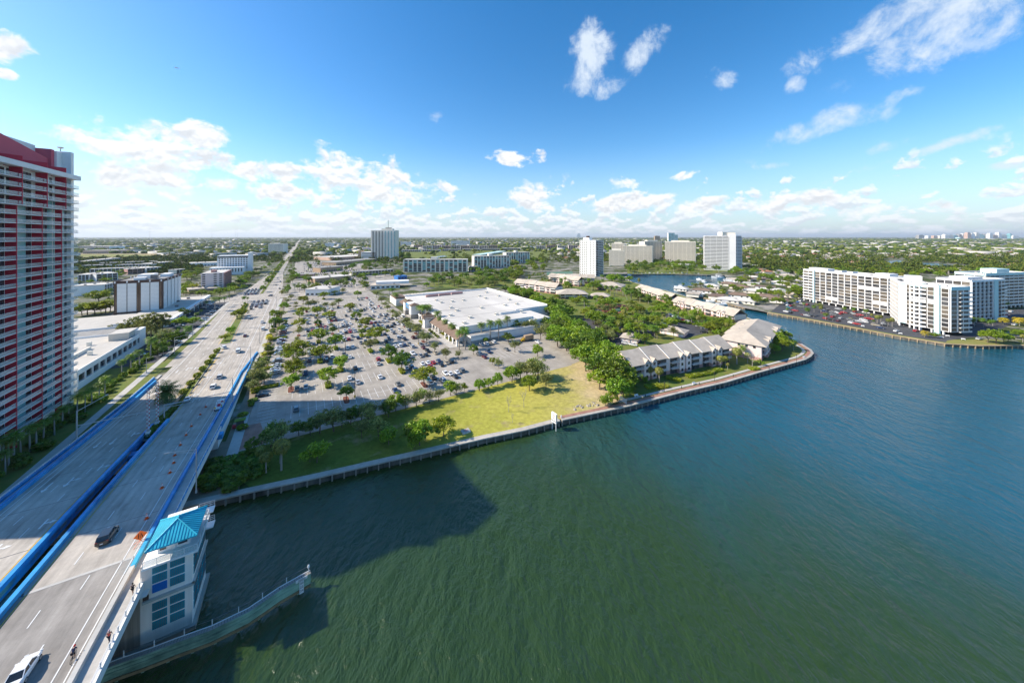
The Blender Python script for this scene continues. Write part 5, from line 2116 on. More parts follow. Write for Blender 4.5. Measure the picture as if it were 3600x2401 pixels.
for lab, p, q in (('low tile-roofed carport house in the dark car park', L_(1235,1150), L_(1480,1195)),('small tile-roofed garage behind the promenade townhouses', L_(830,1235), L_(1000,1262))):
 rot = math.atan2(q[1] - p[1], q[0] - p[0])
 W = math.hypot(q[0] - p[0], q[1] - p[1])
 g_ = Bld('garage_house', lab, 'garage', p[0], p[1], rot, W, 10)
 g_.part('wall', M['pink'], 0, W, 0,10,0,2.7)
 hip(MB(),0, W, 0,10,2.8,5.0,.8).build('roof', M['tile'], g_.t)
 for i in range(4):
  g_.fb('garage_door', M['white'], 'front',.6 + i * W / 4,(i + 1) * W / 4 - .5,-.05,.06,0,2.1)
# tennis courts and pool
tn = sheet('tennis_court', [L_(560,862), L_(620,850), L_(930,862), L_(920,905), L_(800,945), L_(640,925)], .06, M['tennisred'])
sheet('court_surface', [L_(585,870), L_(640,862), L_(700,880), L_(640,900)], .012 + .06, M['tennis'], tn)
sheet('court_surface', [L_(760,900), L_(850,885), L_(905,900), L_(800,935)], .012 + .06, M['tennis'], tn)
sheet('swimming_pool', [L_(980,985), L_(1030,968), L_(1065,975), L_(1040,992)], .08, M['turq'])
sheet('court_roof_lawn', [L_(60,520), L_(330,512), L_(340,545), L_(70,552)], .06, M['tennis'])

# ------------------------------------------------------------------ white and aqua condominiums on the right
WG = (M['tan_glass'], M['tan_glass'], M['shade_glass'], M['tan_glass'], M['shade_glass'])

def condo(label, p, q, D, floors=10, fh=2.85, base=2.6, bays=12, group='white and aqua condominium blocks'):
 rot = math.atan2(q[1] - p[1], q[0] - p[0])
 W = math.hypot(q[0] - p[0], q[1] - p[1])
 b = Bld('condominium_block', label, 'apartment building', p[0], p[1], rot, W, D, 0, group)
 z1 = base + floors * fh
 b.part('core', M['stucco'], .1, W - .1,.1, D - .1, base, z1)
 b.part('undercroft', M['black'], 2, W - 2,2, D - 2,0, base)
 for i in range(int(W / 6) + 1):
  b.part('piloti', M['stucco'], min(i * 6, W - .8), min(i * 6 + .8, W),-.3,.5,0, base)
 b.part('roof', M['roofgrey'], .4, W - .4,.4, D - .4, z1, z1 + .3)
 for f in ('front', 'right', 'left', 'back'):
  L0 = b.length(f)
  b.fb('parapet', M['stucco'], f, 0, L0,-.35,.5, z1 - .1, z1 + 1.5)
 rs = random.Random(int(W * 10))
 for i in range(int(W / 3.2)):
  x, y = rs.uniform(1.5, W - 3), rs.uniform(2, D - 4)
  b.part('air_conditioner', M['steel'] if rs.random() < .5 else M['concrete'], x, x + 1.2, y, y + 1.2, z1 + .3, z1 + 1.3)
 return b, W, z1

cA, W, z1 = condo('long white condominium slab with gridded windows behind the palm car park',(301.6,352.8),(312.7,283.5),17)
solid = lambda k, b: (k == 1 and b in (2,3)) or (k == 2 and b in (9,10)) or (k == 6 and b in (7,8,9))
cA.floors('front',0, W * .14,2.6,10,2.85,2, 'balcony', glass=WG)
cA.floors('front', W * .16, W, 2.6,10,2.85,11, 'grid', glass=WG, depth=.9, colw=.5, skip=solid)
cA.fb('aqua_fin', M['aqua'], 'front', W * .145, W * .165,0,1.6,0,32.5)
cA.floors('left',0,17,2.6,10,2.85,3, 'grid', glass=WG)
cA.part('lift_room', M['stucco'], 2,20,4,12, z1, z1 + 3.2)
cA.part('roof_frame', M['white'], 33,33.6,2,8, z1, z1 + 3)
cA.part('roof_frame', M['white'], 42,42.6,2,8, z1, z1 + 3)
cA.part('plant_room', M['stucco'], W - 12, W - 2,4,13, z1, z1 + 3.4)

cL, W, z1 = condo('angled white condominium link with narrow balcony bays',(313.5,282.5),(289.5,255),13)
cL.floors('front',0, W, 2.6,10,2.85,8, 'balcony', glass=WG, bal=.9)
cL.part('lift_tower', M['stucco'], W - 14, W - 6,4,12, z1, z1 + 5.5)

cN, W, z1 = condo('near condominium block with curved balconies and an aqua fin',(288.0,254),(290.8,226.6),14.5)
cN.fb('aqua_wall', M['aqua'], 'front',0,4.4,0,.5,2.6, z1 + .6)
cN.floors('front',4.6,6.4,2.6,10,2.85,1, 'grid', glass=WG)
for k in range(10):       # bowed balconies
 z = 2.6 + k * 2.85
 arc = [(6.8 + 9.0 * t / 10,-2.3 * math.sin(math.pi * (.12 + .76 * t / 10))) for t in range(11)]
 solidk = k == 6
 MB().prism([(6.8,.1)] + arc + [(15.8,.1)], z - .14, z + .14).build('bowed_slab', M['white'], cN.t)
 mb = MB()
 for i in range(10):
  (xa, ya),(xb, yb) = arc[i], arc[i + 1]
  mb.add([(xa, ya, z + .14),(xb, yb, z + .14),(xb, yb, z + (2.2 if solidk else .95)),(xa, ya, z + (2.2 if solidk else .95)),
    (xa, ya + .08, z + .14),(xb, yb + .08, z + .14),(xb, yb + .08, z + (2.2 if solidk else .95)),(xa, ya + .08, z + (2.2 if solidk else .95))], [(0,1,2,3),(7,6,5,4),(3,2,6,7)])
 mb.build('bowed_rail', M['white'] if solidk else M['rail_metal'] if k % 2 else M['white'], cN.t)
 for i in range(3):
  cN.fb('window', WG[(k + i) % 5], 'front',7.0 + i * 3,9.7 + i * 3,-.1,.06, z + .14, z + 2.6)
for x in (10.0,13.0):
 cN.fb('column', M['stucco'], 'front', x - .3, x + .3,0,1.9,0, z1)
cN.floors('front',16.2,20.2,2.6,10,2.85,1, 'grid', glass=WG, skip=lambda k, b: k == 6)
cN.fb('aqua_fin', M['aqua'], 'front',20.4,23.2,0,1.5,0, z1 + 1.9)
cN.floors('front',23.4,27.2,2.6,10,2.85,1, 'grid', glass=WG)
cN.floors('right',.4,5.2,2.6,10,2.85,1, 'grid', glass=WG)
cN.floors('right',5.6,14.2,2.6,10,2.85,2, 'balcony', glass=WG, bal=1.8)
cN.fb('aqua_band', M['aqua'], 'right',0,14.5,.5,.7, z1 - .8, z1 + 1.6)
cN.fb('aqua_band', M['aqua'], 'front',6.6,16,.5,.7, z1 - .8, z1 + 1.6)

cB, W, z1 = condo('shaded condominium block standing behind the aqua-finned one',(352,262),(391.5,271.5),18)
cB.floors('front',0, W * .62,2.6,10,2.85,5, 'grid', glass=(M['shade_glass'], M['dark_glass'], M['shade_glass']), depth=.9)
cB.fb('aqua_wall', M['aqua'], 'front', W * .66, W * .78,0,.8,0, z1 + .6)
cB.floors('front', W * .8, W, 2.6,10,2.85,2, 'balcony', glass=WG, bal=1.6)
cB.part('plant_room', M['stucco'], 6,24,4,14, z1, z1 + 3)
cB.floors('left',0,18,2.6,10,2.85,4, 'grid', glass=WG)

cC, W, z1 = condo('aqua-topped condominium block cut by the right edge of the picture',(428,309),(486,322),18)
cC.floors('front',0, W, 2.6,10,2.85,9, 'balcony', glass=(M['shade_glass'], M['tan_glass']), bal=1.4)
cC.fb('aqua_band', M['aqua'], 'front',0, W, .5,.75, z1 - .8, z1 + 1.6)
cC.fb('aqua_band', M['aqua'], 'left',0,18,.5,.75, z1 - .8, z1 + 1.6)
cC.floors('left',0,18,2.6,10,2.85,3, 'grid', glass=WG)
cC.part('aqua_plant_room', M['aqua'], 26,44,4,14, z1, z1 + 4.5)

# ------------------------------------------------------------------ towers across the lagoon
def px_bld(name, label, cat, u0, u1, vb, vt, D, rot=0.0, group=None, z0=0.0):
 """building seen nearly square-on between photo columns u0,u1, base row vb, top row vt; returns it with its height"""
 x0, y0 = G(u0, vb)
 x1 = (u1 - CX) / F * y0
 W = (x1 - x0)
 b = Bld(name, label, cat, x0, y0, rot, W / max(.3, math.cos(rot)), D, 0, group)
 return b, W / max(.3, math.cos(rot)),(vb - vt) * y0 / F

# slim white tower left of the lagoon: two faces meet at a near corner
x, y = G(2094,973)
b = Bld('apartment_tower', 'slim white tower with dark balcony stack left of the lagoon', 'apartment building', x - 30 * math.cos(R(42)), y + 30 * math.sin(R(42)), R(-42),30,27)
h = 60.0
b.part('core', M['stucco'], 0,30,0,27,0, h)
for k in range(20):
 z = 1.5 + k * 2.9
 for s in (1.2,4.6,9.0,12.0,20.0,26.0):
  b.fb('window', M['dark_glass'], 'front', s, s + 1.6,-.1,.05, z + .6, z + 2.2)
 b.fb('balcony_window', M['dark_glass'], 'right',1,10.4,-.1,.05, z + .2, z + 2.6)
 b.fb('balcony_slab', M['white'], 'right',.4,10.8,0,1.4, z - .15, z + .15)
 for s in (11.3,16,21):
  b.fb('window', M['dark_glass'], 'right', s, s + 4.2,-.1,.05, z + .4, z + 2.5)
 b.fb('balcony_slab', M['white'], 'right',20.4,26.6,0,1.1, z - .15, z + .15)
b.part('penthouse', M['stucco'], 4,15,5,16, h, h + 4)
b.part('penthouse', M['brown'], 9,13,6,11, h + 4, h + 7)

# stepped cream condominium complex
cx = [('rear slab of the cream complex',2150,2190,924,857,20,17),('near stepped wing of the cream complex beside the slim tower',2141,2188,935,881,18,14),
   ('long shaded wing of the cream complex',2188,2276,928,866,22,16),('tall middle wing of the cream complex in the corner',2266,2340,922,850,20,19),('bright right-hand wing of the cream complex',2338,2420,923,851,22,20)]
for i, (lab, u0, u1, vb, vt, D, nf) in enumerate(cx):
 b, W, h = px_bld('condominium_block', lab, 'apartment building', u0, u1, vb, vt, D, R((-22,-20,-26,22,-30)[i]), 'cream lagoon-side condominium complex')
 b.part('core', M['cream'], 0, W, 0, D, 0, h)
 b.floors('front',0, W, 2, nf, (h - 3) / nf, max(3, int(W / 9)), 'ribbon', wall=M['cream'], glass=M['shade_glass'], bal=1.3, slabm=M['cream'], sill=.2)
 b.part('roof_room', M['cream'], W * .2, W * .8,3,12, h, h + 4)
 b.part('parapet', M['cream'], -.2, W + .2,-.6,.2, h - .6, h + 1.2)
# tall cream tower right of the lagoon, folded front
b, W, h = px_bld('apartment_tower', 'tall white tower with horizontal balcony bands right of the lagoon', 'apartment building',2476,2560,949,829,22, R(-26))
b.part('core', M['stucco'], 0, W, 0,22,0, h)
b.floors('front',0, W * .78,3,23,(h - 4) / 23,4, 'ribbon', glass=M['shade_glass'], bal=1.2, slabm=M['stucco'], sill=.35)
b.part('corner_pier', M['stucco'], W * .8, W, -1.4,0,0, h + 2)
b.floors('left',0,22,3,23,(h - 4) / 23,3, 'ribbon', glass=M['shade_glass'], bal=.4, slabm=M['stucco'])
b.part('penthouse', M['cream'], W * .75, W, 4,16, h, h + 6)
b, W, h = px_bld('apartment_tower', 'right half of the tall white tower behind a pale corner pier', 'apartment building',2558,2613,952,829,20, R(8))
b.part('core', M['stucco'], 0, W, 0,20,0, h)
b.floors('front',0, W, 3,23,(h - 4) / 23,3, 'ribbon', glass=M['shade_glass'], bal=1.2, slabm=M['stucco'], sill=.35)
b.part('penthouse', M['cream'], -8, W * .6,4,16, h, h + 7)

# tall condominium right of the boulevard
b, W, h = px_bld('apartment_tower', 'tall pale condominium tower beyond the shops, many small balconies', 'apartment building',1304,1390,912,810,30, R(0))
b.part('core', M['cream'], 0, W, 0,30,0, h)
for k in range(28):
 z = 3 + k * (h - 5) / 28
 for i in range(8):
  b.fb('balcony', M['white'], 'front',1 + i * W / 8,1 + i * W / 8 + W / 8 * .45,0,1.5, z, z + 1.2)
  b.fb('window', M['teal_glass'] if i > 3 else M['shade_glass'], 'front', W / 8 * .5 + i * W / 8,(i + 1) * W / 8 - .4,-.1,.06, z, z + 2.0)
b.part('crown', M['cream'], W * .4, W * .85,6,22, h, h + 5)
b.part('crown_cap', M['tile'], W * .55, W * .75,8,20, h + 5, h + 8)
b.part('antenna', M['steel'], W * .63, W * .645,14,14.5, h + 8, h + 30)
b, W, h = px_bld('parking_podium', 'banded white parking podium beside the tall pale tower', 'parking garage',1270,1322,912,886,30)
b.part('core', M['stucco'], 0, W, 0,30,0, h)
b.part('tan_corner', M['tan'], -9,-.05,0,20,0, h + 3)
for k in range(5):
 b.fb('opening', M['dark_glass'], 'front',2, W - 2,-.1,.05,2 + k * h / 5.3,3.4 + k * h / 5.3)

# three mid-rise slabs behind the trees
for lab, u0, u1, vb, vt, rot, n in (('seven-storey pale slab with blue-shaded balconies, nearest of three',1420,1641,958,913,1,14),('seven-storey pale slab with cream end wall, middle of three',1668,1790,946,902,24,12),('seven-storey pale slab, farthest of three',1780,1863,928,889,30,10)):
 b, W, h = px_bld('apartment_slab', lab, 'apartment building', u0, u1, vb, vt, 18, R(rot), 'three seven-storey slabs behind the store')
 b.part('core', M['cream'], 0, W, 0,18,0, h)
 b.floors('front',0, W, 1.5,7,(h - 2.2) / 7, n, 'grid', wall=M['cream'], glass=(M['shade_glass'], M['dark_glass'], M['teal_glass']), depth=1.0, colw=2.2)
 b.part('roof', M['roofwhite'], -.4, W + .4,-.6,18.4, h, h + .5)
 b.part('lift_room', M['cream'], W * .42, W * .52,4,12, h + .5, h + 4.5)

# ------------------------------------------------------------------ left side: hotels and offices along the boulevard
b = Bld('hotel', 'pink seven-storey hotel with rose balconies on the boulevard', 'hotel',-361.7 - .852 * 21.4,428 - .524 * 21.4, PROT, 21.4,50)
b.part('core', M['pink'], 0,21.4,0,50,0,20.5)
b.floors('front',0,21.4,1.5,7,2.7,4, 'punched', glass=M['dark_glass'], skip=lambda k, i: i == 1)
b.floors('right',0,50,1.5,7,2.7,9, 'grid', wall=M['rose'], glass=M['tan_glass'], depth=1.0)
b.part('roof', M['roofwhite'], .3,21.1,.3,49.7,20.5,20.8)
b.part('lift_room', M['rose'], 8,13,8,14,20.8,24)
b.part('canopy', M['tile'], 8,20,-16,-2,3.2,4.2)
b = Bld('hotel', 'white hotel with square windows and dark top band on the boulevard', 'hotel',-476.5 - .852 * 47.5,623.6 - .524 * 47.5, PROT, 47.5,29)
b.part('core', M['white'], 0,47.5,0,29,0,32)
b.floors('front',1,43,8,6,3.4,11, 'punched', glass=M['dark_glass'])
b.fb('dark_band', M['dark_glass'], 'front',.5,43,0,.3,28.6,31)
b.part('stair_tower', M['white'], 43,47.7,-.4,29,0,37)
b.part('wing', M['white'], -6,40,-26,-2,0,13)
for i in range(11):
 b.part('wing_window', M['dark_glass'], -4 + i * 4,-2.6 + i * 4,-26.06,-25.9,5,11)
for lab, u0, u1, vb, vt, m in (('distant tan office block with even window grid near the horizon',943,995,891,858, M['cream']),('distant white office block left of the far boulevard shops',1143,1166,870,855, M['stucco']),('pink low block beside the tall pale tower',1275,1302,884,872, M['pink']),
          ('white office block beyond the golf course',1408,1441,862,851, M['stucco']),('long white hospital block beyond the golf course',1585,1650,862,847, M['stucco']),('orange-topped block before the distant glass tower',2302,2320,848,830, M['tan'])):
 b, W, h = px_bld('office_block', lab, 'office building', u0, u1, vb, vt, 30)
 b.part('core', m, 0, W, 0,30,0, h)
 n = max(2, int(h / 3.6))
 b.floors('front',1, W - 1,1, n, (h - 2) / n, max(4, int(W / 5)), 'punched' if W > 30 else 'ribbon', wall=m, glass=M['shade_glass'], bal=.3)
 b.part('roof', M['roofwhite'], -.3, W + .3,-.3,30.3, h, h + .8)
 b.part('roof_room', m, W * .3, W * .6,8,18, h + .8, h + 4)

# distant high-rises on the horizon
for i, (lab, u0, u1, vb, vt, m) in enumerate([('distant glass tower of pale blue bands above the cream complex',2350,2372,850,819, 'white'),('distant dark blue glass tower beside the pale one',2371,2383,850,825.5, 'teal_glass'),
            ('blue guitar-shaped tower far on the horizon',2028,2042,834.5,820, 'teal_glass')]):
 b, W, h = px_bld('distant_tower', lab, 'tower', u0, u1, vb, vt, 30)
 if i == 2:
  MB().add([(0,0,0),(W, 0,0),(W * .9,0, h * .55),(W * .72,0, h),(W * .3,0, h * .97),(W * .12,0, h * .6),(0,60,0),(W, 60,0),(W * .9,60, h * .55),(W * .72,60, h),(W * .3,60, h * .97),(W * .12,60, h * .6)],
     [(0,1,2,3,4,5),(11,10,9,8,7,6),(0,6,7,1),(1,7,8,2),(2,8,9,3),(3,9,10,4),(4,10,11,5),(5,11,6,0)]).build('glass_body', M[m], b.t)
 else:
  b.part('core', M[m], 0, W, 0,30,0, h)
  b.floors('front',0, W, 2,12,(h - 3) / 12,4, 'grid', wall=M['white'], glass=M['teal_glass'], depth=.5, colw=1.0)
rs = random.Random(77)
sky_m = ['stucco', 'cream', 'teal_glass', 'roofgrey', 'white', 'peach']
skyl = [(3330,824,14),(3345,826,18),(3362,827,14),(3378,823,11),(3392,821,13),(3408,817,12),(3422,820,12),(3438,818,11),(3452,824,20),(3470,822,14),(3486,820,12),(3502,826,16),(3516,817,8),(3530,825,22),(3556,822,8),(3240,826,18),(3268,829,10),(3290,829,14),(3572,828,20),(3310,829,12)]
for i, (u, vt, w) in enumerate(skyl):
 y = 10200 + 40 * (i % 5)
 x = (u - CX) / F * y
 W = w / F * y
 hh = (838.5 - vt) * y / F - (838.5 - HV) * y / F + H if False else H + (HV - vt) * y / F
 t = Bld('skyline_tower', '%s tower of the distant city skyline at the right edge, %s from the left' % ({'stucco': 'white', 'cream': 'cream', 'teal_glass': 'blue glass', 'roofgrey': 'grey', 'white': 'bright white', 'peach': 'peach'}[sky_m[i % 6]], ordn(sorted(s[0] for s in skyl).index(u) + 1)), 'tower', x - W / 2, y, 0, W, 90,0, 'distant city skyline')
 OCC.pop()
 t.part('shaft', M[sky_m[i % 6]], 0, W, 0,90,0, hh * .85)
 t.part('crown', M[sky_m[i % 6]], W * .15, W * .85,10,80, hh * .85, hh)
# water tower before the skyline
x, y = G(3368,849)
wt = thing('water_tower', 'pale blue bulb-shaped water tower before the distant skyline', 'water tower',(x, y, 0))
MB().lathe([(9,0),(7,25),(8,30)], 12).build('stem', M['white'], wt)
MB().lathe([(8,30),(22,36),(25,43),(22,50),(8,54)], 16).build('tank', M['aqua'], wt)
# radio masts on the left horizon
for i, (u, vt) in enumerate(((527,789),(745,789),(828,791),(834,793),(1002,787),(1151,790))):
 y = 6500 + 150 * i
 x = (u - CX) / F * y
 t = thing('radio_mast', 'thin radio mast on the left horizon, %s from the left' % ordn(i + 1), 'mast',(x, y, 0),0, 'radio masts on the horizon')
 hh = H + (HV - vt) * y / F
 mb = MB()
 for dx, dy in ((0,1.6),(-1.4,-.8),(1.4,-.8)):
  mb.tube((dx, dy, 0),(dx * .7, dy * .7, hh),.45,.4,4)
 for k in range(24):
  z = hh * k / 24
  mb.tube((-1.4,-.8, z),(1.4,-.8, z + hh / 24),.25, n=3)
 mb.build('lattice', M['concrete'], t)

# ------------------------------------------------------------------ mid-ground low buildings, traced one by one
def lowb(lab, p, q, D, h, wall='stucco', roof='roofwhite', rows=1, name='low_building', cat='building', win='dark_glass', group=None, nb=None):
 rot = math.atan2(q[1] - p[1], q[0] - p[0])
 W = math.hypot(q[0] - p[0], q[1] - p[1])
 b = Bld(name, lab, cat, p[0], p[1], rot, W, D, 0, group)
 b.part('wall', M[wall], 0, W, 0, D, 0, h)
 b.part('roof', M[roof], -.4, W + .4,-.4, D + .4, h, h + .5)
 n = nb or max(3, int(W / 5))
 if rows == 1:
  for i in range(n):
   b.fb('window', M[win], 'front',(i + .2) * W / n, (i + .8) * W / n, -.05,.05,.8, min(h - .5,2.8))
 else:
  b.floors('front',0, W, .2, rows, (h - .3) / rows, n, 'grid', wall=M[wall], glass=(M['shade_glass'], M['dark_glass']), depth=.7, colw=.6)
 rs = random.Random(int(W * 100))
 for i in range(3):
  x_, y_ = rs.uniform(1, max(1.1, W - 3)), rs.uniform(1, max(1.1, D - 3))
  b.part('roof_unit', M['steel'], x_, x_ + 1.8, y_, y_ + 1.5, h + .5, h + 1.6)
 return b

Z_ = crop(1000,830,700 / 2351)
SCL[Z_] = 700 / 2351
lowb('white flat-roofed restaurant at the far edge of the car park', P_(545,440), P_(797,440),26,7.0)
a1 = lowb('white arcaded shop with red-brown hipped roof beyond the car park', Z_(1020,628), Z_(1360,612),24,4.0, roof='tile')
MB().box(6,46,6,20,4.5,8.0).build('roof_parapet', M['stucco'], a1.t)
lowb('low dark-fronted shop with white roof on the boulevard corner', Z_(360,560), Z_(780,520),30,6.5, 'tan', 'roofwhite')
lowb('brick-red and grey shop block beside the boulevard palms', Z_(110,505), Z_(345,495),26,6.0, 'rose', 'roofgrey')
lowb('long two-storey motel with grey roof below the pale slab', Z_(800,480), Z_(1285,445),14,7.5, 'cream', 'roofgrey',2)
lowb('tan block shop with flat roof before the mall', Z_(425,430), Z_(690,405),24,8, 'tan', 'roofgrey')
lowb('long mall roof with pale walls beside the big shop car park', Z_(560,290), Z_(1010,262),90,8, 'peach', 'roofwhite')
lowb('grey-roofed mall annex in front of the mall', Z_(610,350), Z_(1090,300),40,7, 'tan', 'roofgrey')
lowb('green-roofed clubhouse on the golf course', S_(1225,385), S_(1500,340),30,6, 'cream', 'aqua')
lowb('blue-roofed petrol station below the pale slab', S_(310,640), S_(410,630),12,5, 'canvas_blue', 'canvas_blue')
lowb('white waterside clubhouse with scalloped roof across the lagoon', L_(1410,480), L_(1580,480),24,7)
lowb('small white office between the pale slabs', S_(1088,545), S_(1200,540),16,8, 'stucco', 'roofgrey',2)
# left district: apartments round the marina
E_ = crop(250,900,450 / 2351)
apts = [('white apartment block with blue-shaded gallery beside the marina', E_(130,480), E_(330,470),30,10,3),('white apartment block with corner balconies on the marina quay', E_(465,470), E_(850,440),34,10.5,3),
  ('low white motel wing in front of the marina', E_(130,700), E_(440,690),16,8,2),('three-storey white motel partly behind the office block', E_(600,710), E_(790,660),24,11,3),
  ('long flat-roofed apartment row behind the marina', E_(350,330), E_(1400,285),18,8,2),('red-fronted flat-roofed apartment row', E_(1040,340), E_(1470,310),16,9,2),
  ('grey-balconied apartment row among palms', E_(200,262), E_(640,250),18,9,3),('apartment row with grey gallery, centre left', E_(820,250), E_(1480,235),18,9,3),('white end apartment block of the gallery row', E_(1500,215), E_(1880,175),20,9,3),
  ('long grey-roofed apartment row before the race track trees', E_(520,200), E_(1580,160),18,8,2),('apartment row on the left by the tower edge', E_(130,175), E_(440,150),18,8,2),('pale apartment row on the far left', E_(440,140), E_(900,90),18,8,2),
  ('white apartment block with stair openings left of the pink hotel', E_(1380,320), E_(1650,300),22,9.5,3),('yellow two-storey apartment house left of the pink hotel', E_(1930,330), E_(2110,310),14,7,2)]
for lab, p, q, D, h, r in apts:
 lowb(lab, p, q, D, h, 'cream' if 'yellow' in lab else ('rose' if 'red' in lab else 'stucco'), 'roofgrey' if 'grey' in lab else 'roofwhite', r, 'apartment_row', 'apartment building', group='low apartment rows round the marina')
lowb('white flat-roofed store left of the white hotel', D_(1290,432), D_(1600,420),40,7, 'stucco')
lowb('tan-roofed bank with drive-through below the pink hotel', D_(1295,738), D_(1470,722),20,5, 'tan', 'tile')
lowb('white grandstand building far beyond the race track', D_(80,245), D_(420,248),60,18, 'stucco', 'roofwhite',2)
lowb('cream casino hall beside the far grandstand', D_(130,290), D_(530,285),60,12, 'peach', 'roofwhite')
lowb('long white stable roofs beyond the race track', D_(1000,300), D_(1640,275),30,6, 'stucco', 'roofgrey')
# pink and peach apartment rows beyond the golf course
for i in range(14):
 u0 = 1455 + i * 33 if i < 9 else 1885 + (i - 9) * 38
 v = 877 + (i % 2) * 1.5
 m = ('peach', 'cream', 'pink', 'peach', 'cream')[i % 5]
 b, W, h = px_bld('apartment_slab', '%s four-storey block in the line beyond the golf course, %s from the left' % (m, ordn(i + 1)), 'apartment building', u0, u0 + 30, v, v - 14.5,16,0, 'pastel apartment blocks beyond the golf course')
 b.part('core', M[m], 0, W, 0,16,0, h)
 b.floors('front',0, W, .5,4,(h - 1) / 4,5, 'grid', wall=M[m], glass=(M['shade_glass'], M['tan_glass']), depth=.9, colw=1.6)
for i in range(6):
 u0 = 1415 + i * 70
 b, W, h = px_bld('apartment_slab', 'white two-storey gallery block at the golf course edge, %s from the left' % ordn(i + 1), 'apartment building', u0, u0 + 62,886 - i * 1.2,879 - i * 1.2,14,0, 'gallery blocks at the golf course')
 b.part('core', M['stucco'], 0, W, 0,14,0, h)
 b.floors('front',0, W, .3,2,(h - .5) / 2,9, 'grid', glass=(M['shade_glass'],), depth=.8, colw=.6)

# ------------------------------------------------------------------ low houses on the right bank and suburbs beyond
HOUSES = []
hm = {}
HWIN = MB().box(-.8,.8,-.05,.05,-.6,.7).mesh('window', M['dark_glass'])

def house(x, y, rot, w, d, h, roof, wall, flat_=False):
 key = (round(w / 2), round(d / 2), round(h), roof, wall[0], flat_)
 w, d, h = key[0] * 2, key[1] * 2, key[2]
 if key not in hm:
  wm = MB().box(-w / 2, w / 2,-d / 2, d / 2,0, h).mesh('wall', M[wall])
  if flat_:
   rm = MB().box(-w / 2 - .8, w / 2 + .8,-d / 2 - .8, d / 2 + .8, h, h + .5)
   rm.box(-w / 2 + 1,-w / 2 + 2.2,-1,.2, h + .5, h + 1.4)
  else:
   rm = hip(MB(),-w / 2, w / 2,-d / 2, d / 2, h, h + min(w, d) * .2,.8)
  hm[key] = (wm, rm.mesh('roof', M[roof]))
 o = bpy.data.objects.new('house', None)
 o.empty_display_size = .5
 COL.objects.link(o)
 o.location = (x, y, 0)
 o.rotation_euler = (0,0, rot)
 for n_, me in zip(('wall', 'roof'), hm[key]):
  link(n_, me, o)
 if y < 480:
  for sx in (-1,1):
   for k in (-.3,.1,.35):
    link('window', HWIN, o, (w * k, sx * d / 2,1.5))
 HOUSES.append((o, roof, flat_))
 OCC.append((x, y, max(w, d) * .55))
 return o

hr = random.Random(9)
# brown-roofed rows on the near right bank
for u, v, w in ((2440,1040,26),(2395,1022,18),(2470,1028,24),(2520,1048,26),(2560,1062,22),(2500,1012,22),(2545,1030,24),(2600,1045,24),(2620,1066,20),(2560,1004,22),(2600,1015,24),(2650,1030,24),(2690,1050,22),(2735,1062,20),(2640,1003,22),(2690,1015,24),(2740,1030,24),(2785,1045,18),
    (2580,990,22),(2630,985,24),(2690,990,24),(2745,1000,24),(2790,1010,22),(2650,972,24),(2710,972,24),(2770,975,24),(2810,985,22),(2750,958,26),(2810,962,24)):
 x, y = G(u, v)
 house(x, y, R(hr.choice((-38,52)) + hr.uniform(-4,4)), w * .8,11,3.0, hr.choice(('tile_brown', 'tile_brown', 'tile', 'roofwhite')), hr.choice(('cream', 'stucco')), hr.random() < .3)
n0 = len(HOUSES)
# suburbs: rows of houses with white, tan or terracotta roofs
cand = []
for _ in range(5200):
 u, v = hr.uniform(1880,3750), hr.uniform(866,962)
 if v > 915 and u < 2440:
  continue
 cand.append((u, v))
for _ in range(900):
 cand.append((hr.uniform(150,1300), hr.uniform(868,905)))
grid_ = set()
cnt = 0
for u, v in cand:
 x, y = G(u, v)
 cell = (int(x // 26), int(y // 30))
 if cell in grid_ or cnt > 262:
  continue
 if abs(toAB(x, y)[1] + 38) < 60 or (-14 < toAB(x, y)[1] < 135 and toAB(x, y)[0] < 1060):
  continue
 if any((x - q[0]) ** 2 + (y - q[1]) ** 2 < (q[2] + 10) ** 2 for q in OCC):
  continue
 if 3080 < u < 3460 and 912 < v < 950:
  continue
 if u < 2640 and v > 945:
  continue
 if 1380 < u < 1960 and v > 868:
  continue
 grid_.add(cell)
 cnt += 1
 if 880 < v < 915:
  rf_ = hr.choice(('tile_red', 'tile_red', 'tile', 'tile_brown', 'roofwhite'))
 else:
  rf_ = hr.choice(('roofwhite', 'roofwhite', 'tile', 'tile_red', 'roofwhite'))
 house(x, y, R(hr.choice((0,90)) - 20 + hr.uniform(-6,6)), hr.uniform(16,24), hr.uniform(10,14),3.4, rf_, hr.choice(('cream', 'stucco', 'peach')), rf_ == 'roofwhite')
RN = {'tile_brown': 'brown-roofed', 'tile': 'tan-roofed', 'roofwhite': 'white-roofed', 'tile_red': 'terracotta-roofed'}
for grp, where, lst in (('houses on the right bank of the lagoon', 'low house on the right bank beside the lagoon', HOUSES[:n0]),('houses in the far suburbs', 'house in the far suburb', HOUSES[n0:])):
 by = {}
 for o, r_, fl_ in lst:
  u, v = screen(*o.location[:2])
  rowk = (', near band' if v > 930 else ', middle band' if v > 895 else ', far band') if 'suburb' in where else ''
  by.setdefault((r_, rowk), []).append((u, o))
 for (r_, rowk), L1 in by.items():
  L1.sort(key=lambda t: t[0])
  for i, (u, o) in enumerate(L1):
   tag(o, '%s %s%s, %s from the left' % (RN[r_], where, rowk, ordn(i + 1)), 'house', grp)

